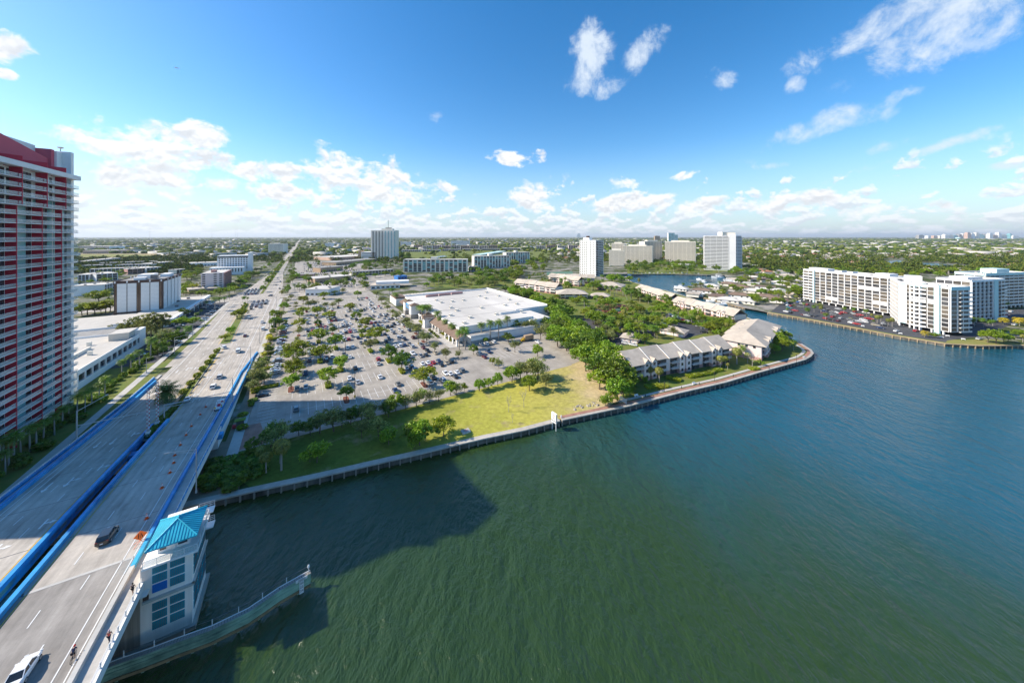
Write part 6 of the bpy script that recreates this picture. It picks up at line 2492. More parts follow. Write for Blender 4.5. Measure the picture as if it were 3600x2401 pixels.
# ------------------------------------------------------------------ vehicles (front = +x)
def loft(mb, stations):
 """stations: (x, half width, z low, z belt, shoulder inset)"""
 n = 8
 vs_ = []
 for (x, w, zl, zb, ins) in stations:
  vs_ += [(x, -w * .88, zl),(x, -w, zl + .18),(x, -w, zb - .16),(x, -w + ins, zb),(x, w - ins, zb),(x, w, zb - .16),(x, w, zl + .18),(x, w * .88, zl)]
 fs = []
 for i in range(len(stations) - 1):
  for k in range(n):
   l = (k + 1) % n
   fs.append((i * n + k, i * n + l, (i + 1) * n + l, (i + 1) * n + k))
 fs.append(tuple(range(n - 1,-1,-1)))
 fs.append(tuple((len(stations) - 1) * n + i for i in range(n)))
 return mb.add(vs_, fs)

def greenhouse(mb, x0, x1, x2, x3, zb, zt, wb, wt):
 """x0 rear foot, x1 rear roof, x2 front roof, x3 front foot"""
 return mb.add([(x0,-wb, zb),(x3,-wb, zb),(x3, wb, zb),(x0, wb, zb),(x1,-wt, zt),(x2,-wt, zt),(x2, wt, zt),(x1, wt, zt)],
      [(0,1,5,4),(1,2,6,5),(2,3,7,6),(3,0,4,7),(4,5,6,7)])

def roofpanel(mb, x1, x2, zt, wt):
 mb.box(x1 - .04, x2 + .04,-wt - .02, wt + .02, zt - .01, zt + .05)

def pillars(mb, x0, x1, x2, x3, zb, zt, wb, wt, xm):
 for s in (-1,1):
  mb.tube((x0 + .05, s * (wb - .02), zb),(x1, s * wt, zt),.06, n=4)
  mb.tube((x3 - .05, s * (wb - .02), zb),(x2, s * wt, zt),.05, n=4)
  for x in xm:
   mb.tube((x, s * (wb + .01), zb),(x, s * (wt + .01), zt),.05, n=4)

CARS = {}

def make_car(kind):
 body, glass = MB(), MB()
 if kind == 'sedan':
  L, w = 4.75,.91
  loft(body, [(-2.37,.72,.42,.82,.1),(-2.25,.84,.30,.98,.12),(-1.5, w, .24,1.02,.14),(0, w, .22,.98,.12),(1.0, w, .24,.95,.12),(1.9,.86,.27,.82,.14),(2.3,.74,.32,.66,.12),(2.38,.62,.38,.58,.08)])
  g = (-1.85,-.95,.35,1.25,.95,1.44,.80,.62)
  xm = (-.35,)
  wh = (1.45,-1.4,.33)
 elif kind == 'suv':
  L, w = 4.8,.96
  loft(body, [(-2.4,.82,.42,1.0,.08),(-2.3,.92,.34,1.12,.1),(-1.2, w, .3,1.14,.12),(.2, w, .28,1.1,.12),(1.0, w, .3,1.06,.12),(1.95,.9,.32,.96,.14),(2.3,.8,.38,.8,.12),(2.4,.7,.42,.7,.08)])
  g = (-2.3,-2.0,.35,1.2,1.08,1.72,.86,.72)
  xm = (-1.2,-.1)
  wh = (1.5,-1.45,.37)
 elif kind == 'van':
  L, w = 5.4,.99
  loft(body, [(-2.7,.92,.4,1.2,.06),(-2.6,.97,.34,1.3,.08),(1.2, w, .32,1.3,.1),(2.0,.95,.34,1.1,.12),(2.55,.86,.38,.92,.12),(2.7,.76,.44,.8,.08)])
  g = (-2.62,-2.5,1.0,1.75,1.24,2.0,.93,.82)
  xm = (-1.5,-.6,.4)
  wh = (1.75,-1.7,.37)
 else:
  L, w = 5.6,.98
  loft(body, [(-2.8,.94,.5,1.02,.04),(-2.7,.97,.42,1.06,.04),(-.6, w, .38,1.06,.04),(-.55, w, .36,1.1,.1),(.9, w, .36,1.08,.1),(2.2,.94,.38,1.02,.12),(2.7,.86,.44,.9,.1),(2.8,.76,.48,.8,.06)])
  body.box(-2.6,-.65,-.8,.8,1.02,1.07)
  g = (-.6,-.4,.6,1.3,1.08,1.76,.88,.72)
  xm = (.15,)
  wh = (1.85,-1.65,.39)
 x0, x1, x2, x3, zb, zt, wb, wt = g
 greenhouse(glass, x0, x1, x2, x3, zb - .03, zt, wb, wt)
 roofpanel(body, x1, x2, zt, wt)
 pillars(body, x0, x1, x2, x3, zb, zt, wb, wt, xm)
 for s in (-1,1):
  body.box(x3 - .45, x3 - .25, s * (w + .02) - .08, s * (w + .02) + .08, zb - .02, zb + .12)
 r = wh[2]
 wm = MB()
 wm.tube((0,-.11,0),(0,.11,0), r, n=14)
 wm.mi(1).tube((0,-.125,0),(0,.125,0), r * .62, n=10)
 xf = max(s_[0] for s_ in [(L / 2,)]) - .1
 head = MB().box(-.06,.06,-.18,.18,-.08,.08).mesh('headlight', M['lamp'])
 tail = MB().box(-.05,.05,-.16,.16,-.1,.1).mesh('tail_light', M['tail'])
 plate = MB().box(-.02,.02,-.2,.2,-.07,.07).mesh('number_plate', M['white'])
 CARS[kind] = dict(body=body.mesh('body', M['car'], False), glass=glass.mesh('window', M['dark_glass']), wheel=wm.mesh('wheel', [M['rubber'], M['pole']]), head=head, tail=tail, plate=plate, wh=wh, w=w, L=L, zb=zb)

for k in ('sedan', 'suv', 'van', 'pickup'):
 make_car(k)
COLS = {'white': (.80,.80,.79), 'silver': (.48,.49,.50), 'grey': (.16,.165,.17), 'black': (.013,.013,.015), 'red': (.42,.015,.018), 'dark blue': (.015,.04,.12), 'blue': (.03,.12,.42), 'tan': (.42,.36,.27), 'maroon': (.12,.012,.02), 'yellow': (.8,.6,.02), 'teal': (.03,.16,.18)}
CARLIST = []

def car(kind, colour, x, y, rot, z=.06, detail=1, place='', pitch=0.0, label=None):
 c = CARS[kind]
 o = bpy.data.objects.new({'sedan': 'car', 'suv': 'suv', 'van': 'van', 'pickup': 'pickup_truck'}[kind], None)
 o.empty_display_size = .5
 COL.objects.link(o)
 o.location = (x, y, z)
 o.rotation_euler = (0,-pitch, rot)
 o.rotation_mode = 'XYZ'
 b = link('body', c['body'], o)
 b.color = (*COLS[colour], 1)
 link('window', c['glass'], o)
 if detail:
  fx, rx, r = c['wh']
  for xx in (fx, rx):
   for s in (-1,1):
    link('wheel', c['wheel'], o, (xx, s * (c['w'] - .1), r))
 if detail > 1:
  for s in (-1,1):
   link('headlight', c['head'], o, (c['L'] / 2 - .12, s * .62, c['zb'] - .28))
   link('tail_light', c['tail'], o, (-c['L'] / 2 + .06, s * .7, c['zb'] - .12))
  link('number_plate', c['plate'], o, (-c['L'] / 2 - .02,0,.62))
 CARLIST.append((o, kind, colour, place, label))
 return o

def GR(u, v):
 """photo pixel -> point on the road surface (follows the bridge profile)"""
 z = 3.0
 for _ in range(12):
  x, y = G(u, v, z)
  z = zroad(toAB(x, y)[0])
 return x, y, z

AWAY, TOWARD = ROADROT, ROADROT + math.pi

def road_car(kind, colour, u, v, rot, place, detail=2, label=None):
 x, y, z = GR(u, v)
 a = toAB(x, y)[0]
 sl = math.atan((zroad(a + 3) - zroad(a - 3)) / 6)
 return car(kind, colour, x, y, rot, z + .02, detail, place, sl if abs(rot - AWAY) < .5 else -sl, label)

road_car('suv', 'black',378,1893, AWAY, 'bridge', label='black SUV driving away on the bridge near the orange sign')
road_car('sedan', 'white',78,2375, AWAY, 'bridge', label='white car cut by the bottom left corner on the bridge')
road_car('sedan', 'white',660,1408, AWAY, 'bridge', label='white car in the tower shadow on the bridge beside the date palm')
road_car('suv', 'white',750,1364, AWAY, 'bridge', label='white hatchback on the bridge just past the shadow edge')
road_car('suv', 'silver',773,1329, AWAY, 'bridge', label='silver SUV below the lamp post at the foot of the bridge')
road_car('van', 'white',838,1238, AWAY, 'boulevard', label='white passenger van on the boulevard past the bridge')
road_car('suv', 'white',785,1225, AWAY + .5, 'boulevard', label='white SUV turning round the end of the grassy median')
road_car('sedan', 'maroon',862,1183, AWAY, 'boulevard', label='dark red car on the boulevard beside the median trees')
road_car('suv', 'silver',875,1122, AWAY, 'boulevard', label='silver car in tree shadow on the boulevard')
road_car('pickup', 'white',922,1136, AWAY, 'boulevard', label='white pickup in the right-turn lane of the boulevard')
road_car('van', 'white',925,1160, AWAY, 'boulevard', label='white delivery van parked in the right lane beside the palms')
road_car('suv', 'black',883,1088, AWAY, 'boulevard', label='black SUV beside the median palms on the boulevard')
road_car('sedan', 'white',914,1070, AWAY, 'boulevard', label='white car coming up behind the queue at the lights')
qr = random.Random(3)
QC = ('white', 'black', 'silver', 'grey', 'dark blue', 'white', 'maroon', 'black')
for lane, b in enumerate((-40.6,-37,-33.6,-30.3)):
 for k in range((6,6,7,4)[lane]):
  a = 431 - k * 6.6 - qr.uniform(0,.6) - lane * .4
  car(qr.choice(('sedan', 'suv', 'sedan')), qr.choice(QC), *XY(a, b - (a - 400) * .02), AWAY, .09,1, 'queue')
for lane, b in enumerate((-45.2,-48.6,-52,-55.4)):
 for k in range(7):
  a = 484 + k * 6.8 + qr.uniform(0,.8)
  if qr.random() < .9:
   car(qr.choice(('sedan', 'suv', 'van')), qr.choice(QC), *XY(a, b), TOWARD, .09,1, 'far queue')
for a, b, r in ((455,-10, R(20)),(462,-30, R(200)),(520,-24, AWAY),(560,-30, AWAY),(600,-27, AWAY),(650,-33, AWAY),(700,-24, AWAY),(640,-46, TOWARD),(720,-49, TOWARD)):
 car(qr.choice(('sedan', 'suv')), qr.choice(QC), *XY(a, b), r, .09,1, 'crossing')

# ------------------------------------------------------------------ car park: bay lines, planted islands, parked cars
LOT = bpy.data.objects['parking_lot']
ROWS = [153 + 18 * k for k in range(14)]
mbl = MB()

def lq(mb, a0, b0, a1, b1, w, z):
 P, Q = Vector(XY(a0, b0)), Vector(XY(a1, b1))
 t = (Q - P).normalized()
 n = Vector((-t.y, t.x)) * w / 2
 mb.quad((P.x - n.x, P.y - n.y, z),(Q.x - n.x, Q.y - n.y, z),(Q.x + n.x, Q.y + n.y, z),(P.x + n.x, P.y + n.y, z))

def bay_span(a):
 return (-3.5,66.0)

for a in ROWS:
 b0, b1 = bay_span(a)
 if a > 240:
  b0 = 2
 lq(mbl, a, b0, a, b1,.13,.068)
 b = b0
 while b <= b1 + .1:
  lq(mbl, a - 5.4, b, a + 5.4, b, .13,.069)
  b += 2.75
a = 136.5
b = -3
while b < 40:
 lq(mbl, a, b, a + 4.6, b, .13,.069)
 b += 2.75
b = 86.0
while b < 118:
 lq(mbl, 186, b, 191.5, b, .13,.069)
 lq(mbl, 160, b, 170, b, .13,.0695)
 b += 2.75
a = 150.0
while a < 340:
 lq(mbl, a, -14, a, -8.8,.13,.069)
 a += 2.75
mbl.build('bay_lines', M['paint_white'], LOT)

ISLANDS = []
pr = random.Random(21)

def island(x, y, rot, lx, ly, m, group='parking islands'):
 pts = []
 for k in range(16):
  t = 2 * math.pi * k / 16
  c, s = math.cos(t), math.sin(t)
  px = math.copysign(abs(c) ** .5, c) * lx / 2
  py = math.copysign(abs(s) ** .5, s) * ly / 2
  pts.append((x + px * math.cos(rot) - py * math.sin(rot), y + px * math.sin(rot) + py * math.cos(rot)))
 k = MB().prism(pts, .0,.20).build('parking_island', M['kerb'])
 struct(k)
 f = .86
 sheet('planting', [(x + (p[0] - x) * f, y + (p[1] - y) * f) for p in pts], .215, m, k)
 ISLANDS.append((x, y))
 OCC_CAR.append((x, y, max(lx, ly) * .55))

OCC_CAR = []
ARC = ROADROT
isl = [(480,805, 'yellow',100, 'hedge'),(450,1135, 'yellow',180, ''),(425,1185, 'yellow',150, ''),(410,1310, 'yellow',150, ''),(435,1345, 'yellow',130, ''),(385,1475, 'green',155, 'm'),
    (690,955, 'yellow',135, 'hedge'),(880,1025, 'green',145, 'hedge'),(705,1170, 'yellow',165, 'hedge'),(930,1262, 'small',150, 'hm'),(795,1435, 'green',195, 'hm'),(995,1590, 'green',140, 'm'),
    (1328,955, 'yellow',155, 'hedge'),(1262,1055, 'olive',135, 'hedge'),(1465,1165, 'dark',165, 'hedge'),(1608,1280, 'dark',200, 'hedge'),(1855,1425, 'yellow',180, 'm'),
    (520,532, 'yellow',82, ''),(580,575, 'olive',80, ''),(640,562, 'olive',75, ''),(760,578, 'olive',65, ''),(845,580, 'olive',66, ''),(672,668, 'yellow',98, 'hedge'),(505,655, 'yellow',85, ''),(478,690, 'yellow',70, ''),(815,708, 'yellow',90, 'hedge'),(682,778, 'dark',70, 'hedge'),(845,862, 'dark',72, 'm'),(470,880, 'olive',78, 'm'),(455,955, 'olive',62, 'm'),
    (1040,612, 'yellow',82, ''),(1105,725, 'green',100, ''),(1160,645, 'dark',52, ''),(1212,795, 'yellow',108, 'hedge'),(1165,885, 'dark',68, 'hedge'),(1140,815, 'olive',52, ''),(830,795, 'olive',48, ''),(1120,462, 'green',70, ''),(910,555, 'olive',88, 'm'),(955,425, 'olive',68, ''),(745,478, 'yellow',75, 'hedge'),(868,432, 'yellow',45, 'hedge'),
    (1330,455, 'olive',68, ''),(1382,525, 'olive',68, ''),(1420,568, 'olive',60, ''),(1452,612, 'olive',72, ''),(1512,665, 'olive',75, ''),(1552,712, 'olive',92, ''),(1650,790, 'olive',105, 'm'),(1765,860, 'olive',110, 'm'),(1850,950, 'olive',112, 'm')]
for (x, yb, kind, hp, deco) in isl:
 X, Y = P_(x, yb)
 h = hp * .3188 * Y / F * 1.1
 wf = 1.3 if kind == 'yellow' else 1.15
 tree(kind, X, Y, h, h * wf, 'island',.2)
 island(X, Y, ARC, 8.5 if deco else 5.0,2.6, M['mulch'] if 'm' in deco else M['grass'])
 if 'h' in deco:
  o = hedge(X, Y, 6.5,2.1,.9, ARC, 'island')
  o.location.z = .2
PC = ['white'] * 9 + ['silver'] * 6 + ['grey'] * 5 + ['black'] * 5 + ['dark blue', 'dark blue', 'red', 'red', 'tan', 'maroon']

def park(kind, colour, u, v, cr=W_, rot=None, place='lot near', detail=1, label=None):
 x, y = cr(u, v)
 OCC_CAR.append((x, y, 2.2))
 return car(kind, colour, x, y, ARC if rot is None else rot, .07, detail, place, 0, label)

for k, c, u, v in (('sedan', 'white',937,238),('sedan', 'silver',1020,278),('sedan', 'silver',500,325),('suv', 'grey',404,548),('pickup', 'dark blue',498,188),('suv', 'grey',412,345),('suv', 'red',1225,48),('sedan', 'white',1668,92),('sedan', 'white',1722,82),('sedan', 'red',1776,80),('sedan', 'dark blue',1830,62),('sedan', 'tan',1908,82),('suv', 'black',1956,70),('sedan', 'black',1858,102),('sedan', 'red',1750,120),('sedan', 'silver',1505,135),('suv', 'dark blue',1556,125),('sedan', 'silver',1590,150),
       ('pickup', 'black',1776,232),('suv', 'silver',1872,258),('sedan', 'teal',1722,250),('sedan', 'silver',1750,285),('sedan', 'white',1945,192),('sedan', 'white',2012,178),('suv', 'grey',2062,160),('sedan', 'white',790,168),('suv', 'black',706,58),('suv', 'white',760,20),('sedan', 'white',940,25)):
 park(k, c, u, v)
park('sedan', 'black',60,410, rot=PROT, label='black sedan parked in the shadow edge beside the bridge wall')
# side of the store
for k, c, u, v in (('sedan', 'silver',1235,1362),('suv', 'white',1285,1355),('sedan', 'tan',1328,1348),('suv', 'white',1365,1338),('sedan', 'grey',1505,1415),('sedan', 'white',1852,1335),('pickup', 'dark blue',1305,1440),('suv', 'silver',1205,1465),('sedan', 'maroon',1262,1500),('sedan', 'maroon',590,1398),('suv', 'silver',470,1385),('pickup', 'grey',440,1495)):
 park(k, c, u, v, S_, place='store side')
# dense rows
for a in ROWS:
 occ = {153: 0.0,171: .06,189: .3,207: .62,225: .74,243: .76,261: .8,279: .8,297: .7,315: .62,333: .5,351: .4,369: .25,387: .2}[a]
 b0, b1 = bay_span(a)
 if a > 240:
  b0 = 2
 n = int((b1 - b0) / 2.75)
 for side in (-1,1):
  for i in range(n):
   b = b0 + (i + .5) * 2.75
   oc = occ
   if a < 230 and b > 30:
    oc = min(.85, occ + .22)
   if pr.random() > oc * .64:
    continue
   x, y = XY(a + side * 2.9, b)
   if any((x - q[0]) ** 2 + (y - q[1]) ** 2 < q[2] ** 2 for q in OCC_CAR):
    continue
   col = pr.choice(PC)
   car(pr.choice(('sedan', 'sedan', 'suv', 'suv', 'sedan', 'pickup')), col, x + pr.uniform(-.15,.15), y + pr.uniform(-.2,.2), ARC if (side < 0) == (pr.random() < .8) else ARC + math.pi, .07,1 if a < 300 else 0, 'row %d %s' % (ROWS.index(a) + 1, 'near side' if side < 0 else 'far side'))
   OCC_CAR.append((x, y, 1.2))
for i in range(40):                       # bays along the boulevard hedge
 a = 196 + i * 3.0
 if pr.random() < .62 and a < 318:
  car(pr.choice(('sedan', 'suv', 'sedan')), pr.choice(PC), *XY(a, -11.2), PROT + (math.pi if pr.random() < .8 else 0),.07,1, 'hedge row')
for i in range(26):                       # left car park before the shops
 a = 262 + i * 7.2
 for b in (-66.5,-76.5):
  if pr.random() < .4:
   car(pr.choice(('sedan', 'suv')), pr.choice(PC), *XY(a + pr.uniform(-1,1), b), PROT, .06,0, 'shop strip')
# condominium car park
C_ = crop(2750,920,450 / 2351)
SCL[C_] = 450 / 2351
for k, c, u, v in (('sedan', 'blue',300,752),('van', 'white',345,735),('sedan', 'white',105,808),('sedan', 'red',165,822),('sedan', 'silver',368,782),('sedan', 'red',465,798),('sedan', 'grey',320,840),('suv', 'teal',130,855),('sedan', 'red',238,908),('sedan', 'white',80,930),('sedan', 'black',150,948),('sedan', 'maroon',395,988),('sedan', 'silver',455,1000),('suv', 'black',545,1010),('sedan', 'dark blue',770,915),('suv', 'black',850,905),('sedan', 'grey',925,938),('sedan', 'white',1000,948),('sedan', 'red',1080,965),('sedan', 'red',1135,945),('sedan', 'black',1210,955),('sedan', 'silver',1285,965),
       ('sedan', 'maroon',775,960),('suv', 'grey',935,985),('sedan', 'red',930,1025),('sedan', 'red',815,1058),('sedan', 'black',890,1075),('sedan', 'silver',1080,1050),('sedan', 'maroon',1035,1098),('suv', 'grey',1255,1080),('sedan', 'red',1335,925),('sedan', 'maroon',1385,1008),('sedan', 'red',1430,990),('sedan', 'silver',1415,1108),('sedan', 'white',1510,1118),('suv', 'white',1495,1085),('pickup', 'red',1595,1060),('suv', 'white',1285,1140),('sedan', 'red',1370,1155),('suv', 'tan',1715,1180),('sedan', 'silver',1860,1150),('sedan', 'black',1895,1182),('sedan', 'dark blue',1810,1230),('sedan', 'white',2100,1285),('suv', 'white',1540,950),('sedan', 'silver',1030,880),('sedan', 'silver',2140,1115),('sedan', 'black',2290,1185)):
 park(k, c, u, v, C_, R(-60 if u % 3 else 25), 'condominium car park')
B_ = crop(3100,900,500 / 2178)
SCL[B_] = 500 / 2178
for k, c, u, v in (('sedan', 'white',225,1160),('sedan', 'red',525,1158),('sedan', 'silver',1490,1280),('sedan', 'white',2030,1062),('sedan', 'black',1340,1115),('sedan', 'dark blue',1390,1060),('sedan', 'red',1930,920),('sedan', 'white',1980,860)):
 park(k, c, u, v, B_, R(20), 'condominium drive')
for k, c, u, v in (('sedan', 'silver',645,1042),('sedan', 'dark blue',690,1020),('sedan', 'silver',1265,1062),('suv', 'dark blue',1395,1055),('sedan', 'white',1350,968),('sedan', 'white',1390,985),('sedan', 'silver',1425,1002),('sedan', 'red',1475,1020),('sedan', 'white',1520,1035),('sedan', 'black',1575,1052),('sedan', 'silver',1640,1085),('sedan', 'white',1695,1110),('sedan', 'black',1690,1148),('sedan', 'white',880,1262),('sedan', 'white',960,1280),('sedan', 'grey',735,1305),('suv', 'dark blue',1360,1030)):
 park(k, c, u, v, L_, R(-35), 'townhouse car park')

# box truck by the store, minibus, tow truck
def box_truck(x, y, rot, label, body_m, L=7.0, boxc='tan'):
 t = thing('box_truck', label, 'truck',(x, y, .06), rot)
 MB().box(-L / 2, L / 2 - 2.0,-1.2,1.2,.9,3.5).build('cargo_box', body_m, t)
 MB().box(-L / 2, L / 2,-.9,.9,.55,.9).build('chassis', M['steel'], t)
 cb = MB()
 loft(cb, [(L / 2 - 1.95,1.1,.5,2.2,.1),(L / 2 - .9,1.1,.5,2.2,.12),(L / 2 - .5,1.05,.5,1.5,.15),(L / 2 + .5,.98,.5,1.35,.15)])
 cb.build('cab', M['yellow'] if boxc == 'tan' else M['white'], t)
 MB().box(L / 2 - 1.3, L / 2 - .72,-1.12,1.12,1.45,2.05).build('window', M['dark_glass'], t)
 for xx in (L / 2 - .3,-L / 2 + 1.3):
  for s in (-1,1):
   MB().tube((xx, s * 1.0 - .15,.45),(xx, s * 1.0 + .15,.45),.45, n=12).build('wheel', M['rubber'], t)
 return t

x, y = S_(1735,1310)
box_truck(x, y, PROT + math.pi, 'yellow-cabbed tan box truck beside the store', M['tan'], 8.5)
x, y = S_(365,1058)
mb_ = thing('minibus', 'white minibus standing at the store entrance', 'bus',(x, y, .06), ARC)
bb = MB()
loft(bb, [(-3.4,1.05,.5,2.6,.15),(2.2,1.1,.5,2.6,.15),(2.8,1.05,.5,1.9,.15),(3.5,.95,.5,1.3,.12)])
bb.build('body', M['white'], mb_)
for s in (-1,1):
 for i in range(4):
  MB().box(-3 + i * 1.3,-2 + i * 1.3, s * 1.1 - .04, s * 1.1 + .04,1.5,2.2).build('window', M['dark_glass'], mb_)
 for xx in (2.3,-2.2):
  MB().tube((xx, s * .95 - .12,.42),(xx, s * .95 + .12,.42),.42, n=12).build('wheel', M['rubber'], mb_)
MB().box(-3.46,-3.38,-.9,.9,1.3,2.2).build('rear_window', M['dark_glass'], mb_)
MB().box(2.5,2.9,-.95,.95,1.75,2.4).build('windscreen', M['dark_glass'], mb_)

x, y, z = GR(772,1432)
tt = thing('tow_truck', 'white tow truck with raised boom stopped by the blue bridge wall', 'tow truck',(x, y, z + .02), AWAY)
MB().box(-3.6,.9,-1.15,1.15,.75,1.05).build('flatbed', M['hullwhite'], tt)
MB().box(-3.4,3.4,-.8,.8,.5,.75).build('chassis', M['steel'], tt)
cb = MB()
loft(cb, [(1.0,1.1,.5,2.1,.12),(2.1,1.1,.5,2.15,.15),(2.5,1.05,.5,1.5,.15),(3.6,.95,.5,1.3,.12)])
cb.build('cab', M['hullwhite'], tt)
MB().box(1.5,2.35,-1.12,1.12,1.4,1.95).build('window', M['dark_glass'], tt)
MB().box(-.6,.7,-1.0,1.0,1.05,1.75).build('tool_box', M['hullwhite'], tt)
for s in (-.45,.45):
 MB().tube((-.3, s, 1.6),(-2.4, s * .6,3.6),.13).build('boom_arm', M['hullwhite'], tt)
MB().tube((-2.4,-.35,3.6),(-2.4,.35,3.6),.15).build('boom_head', M['hullwhite'], tt)
MB().box(-1.6,-.8,-.4,.4,1.05,1.7).build('red_load', M['red'], tt)
MB().box(.0,.6,-.9,-.4,1.75,2.1).build('red_load', M['red'], tt)
MB().box(-3.3,-2.6,.6,1.05,1.05,1.4).build('yellow_box', M['yellow'], tt)
for xx in (2.6,-1.5,-2.5):
 for s in (-1,1):
  MB().tube((xx, s * .95 - .14,.45),(xx, s * .95 + .14,.45),.45, n=12).build('wheel', M['rubber'], tt)
for s in (-1,1):
 MB().box(-3.66,-3.58, s * .9 - .15, s * .9 + .15,.75,.95).build('tail_light', M['tail'], tt)

# ------------------------------------------------------------------ boats in the lagoon
hull = MB()
for i, (x, w, zb) in enumerate(((-4,1.2,.9),(0,1.4,.95),(2.5,1.0,1.1),(4.3,.08,1.35))):
 hull.v += [(x, -w, zb),(x, -w * .7,-.1),(x, w * .7,-.1),(x, w, zb)]
for i in range(3):
 for k in range(4):
  l = (k + 1) % 4
  hull.f.append((i * 4 + k, i * 4 + l, i * 4 + 4 + l, i * 4 + 4 + k))
  hull.m.append(0)
hull.f += [(3,2,1,0),(12,13,14,15)]
hull.m += [0,0]
hullm = hull.mesh('hull', M['hullwhite'])
cabm = greenhouse(MB(),-1.6,-1.2,1.0,2.0,.95,1.9,1.0,.75).mesh('cabin', M['hullwhite'])
topm = MB().box(-2.6,.9,-1.0,1.0,2.5,2.6).mesh('canopy', M['hullwhite'])
topb = MB().box(-2.6,.9,-1.0,1.0,2.5,2.6).mesh('canopy', M['canvas_blue'])
wsm = MB().box(1.0,1.9,-.8,.8,1.2,1.6).mesh('windscreen', M['dark_glass'])
BOATS = []

def boat(u, v, scale, rot, cr=L_, top=0):
 x, y = cr(u, v, WATER)
 o = bpy.data.objects.new('motor_boat', None)
 COL.objects.link(o)
 o.location = (x, y, WATER)
 o.rotation_euler = (0,0, rot)
 o.scale = (scale,) * 3
 link('hull', hullm, o)
 link('cabin', cabm, o)
 link('windscreen', wsm, o)
 if top:
  link('canopy', topm if top == 1 else topb, o)
  for sx in (-2.4,.7):
   for sy in (-.9,.9):
    link('canopy_post', POSTM, o, (sx, sy, .9))
 BOATS.append((u, v, o))

POSTM = MB().tube((0,0,0),(0,0,1.6),.05, n=4).mesh('canopy_post', M['steel'])
bo = random.Random(4)
for i in range(17):
 boat(960 + i * 42,541 + 1.2 * (i % 3) + (6 if i > 12 else 0), bo.uniform(.9,1.4), R(80 + bo.uniform(-12,12)), top=bo.choice((0,1,1,2)))
for u, v, s, r in ((915,560,1.7,40),(830,575,1.2,30),(860,590,1.1,35),(800,590,1.2,30),(770,605,1.1,25),(1645,605,1.7,100),(1688,622,1.3,95),(1830,578,2.2,170),(1850,585,1.8,175),(1925,645,2.6,150),(1960,632,2.0,160),(1930,603,1.4,170),(1440,680,1.6,150),(1500,712,1.2,140),(1648,785,1.9,130),(1785,828,1.5,150),(1890,862,1.6,165)):
 boat(u, v, s, R(r), top=bo.choice((0,1,1)))
BOATS.sort(key=lambda t: t[0])
for i, (u, v, o) in enumerate(BOATS):
 tag(o, 'white motor boat moored in the lagoon, %s boat from the left' % ordn(i + 1), 'boat', 'boats moored round the lagoon')
dk = thing('boat_dock', 'timber finger dock with piles in the lagoon', 'dock',(*L_(1540,618, WATER), WATER), R(5))
x0, y0 = L_(1540,618, WATER)
x1, y1 = L_(1820,622, WATER)
Ld = math.hypot(x1 - x0, y1 - y0)
MB().box(0, Ld, -1.2,1.2,1.4,1.6).build('deck', M['timber_grey'], dk)
for i in range(14):
 for s in (-1.1,1.1):
  MB().tube((i * Ld / 13, s, -1),(i * Ld / 13, s, 2.2),.18).build('pile', M['timber_grey'], dk)
for i in range(26):
 t = thing('mooring_pile', 'grey mooring pile at the far lagoon shore, %s from the left' % ordn(i + 1), 'pile',(*L_(930 + i * 31,549 + (4 if i > 18 else 0), WATER), WATER),0, 'mooring piles')
 MB().tube((0,0,-1),(0,0,2.6),.22).build('shaft', M['timber_grey'], t)

# ------------------------------------------------------------------ cones, signs, lamp posts, traffic gates
conem = MB().lathe([(.24,.05),(.045,.9)], 10).mesh('cone_body', M['cone'])
cbase = MB().box(-.26,.26,-.26,.26,0,.06).mesh('base', M['cone'])
cband = MB().lathe([(.155,.45),(.118,.62)], 10).mesh('reflective_band', M['white'])
cb2 = MB().lathe([(.10,.70),(.078,.80)], 10).mesh('reflective_band', M['white'])
cl = [(400 + x * .2551,1300 + y * .2551) for x, y in ((1268,516),(1192,620),(1070,780),(997,903),(919,1040),(840,1182),(828,1286),(774,1422))] + [(400 + x * .2551,1700 + y * .2551) for x, y in ((665,62),(455,484))]
for i, (u, v) in enumerate(cl):
 x, y, z = GR(u, v)
 t = thing('traffic_cone', 'orange traffic cone on the bridge, %s from the tow truck' % ordn(i + 1), 'traffic cone',(x, y, z + .015),0, 'cones along the bridge lane')
 t.scale = (1.25,) * 3
 link('cone_body', conem, t)
 link('base', cbase, t)
 link('reflective_band', cband, t)
 link('reflective_band', cb2, t)
x, y, z = GR(400 + 368 * .2551,1700 + 835 * .2551)
ws = thing('road_work_sign', 'orange diamond lane-ends sign on a folding stand on the bridge', 'road sign',(x, y, z), math.atan2(y, x) - R(90))
s_ = .92
MB().add([(0,0,.75),(s_, 0,.75 + s_),(0,0,.75 + 2 * s_),(-s_, 0,.75 + s_),(0,.04,.75),(s_, .04,.75 + s_),(0,.04,.75 + 2 * s_),(-s_, .04,.75 + s_)], [(0,1,2,3),(7,6,5,4),(0,4,5,1),(1,5,6,2),(2,6,7,3),(3,7,4,0)]).build('sign_face', M['orange'], ws)
sy = MB()
sy.box(-.28,-.19,-.03,-.005,1.25,2.1)
sy.add([(.05,-.03,2.1),(.14,-.03,2.1),(.14,-.03,1.85),(.30,-.03,1.6),(.30,-.03,1.25),(.21,-.03,1.25),(.21,-.03,1.56),(.05,-.03,1.81)], [(0,7,2,1),(7,6,3,2),(6,5,4,3)])
for k in range(3):
 sy.box(-.02,.04,-.03,-.005,1.3 + k * .18,1.4 + k * .18)
sy.build('lane_symbol', M['black'], ws)
for dx, dy in ((-.9,-.7),(.9,-.7),(-.9,.9),(.9,.9)):
 MB().tube((0,.05,.75),(dx, dy, .03),.035, n=4).build('stand_leg', M['cone'], ws)

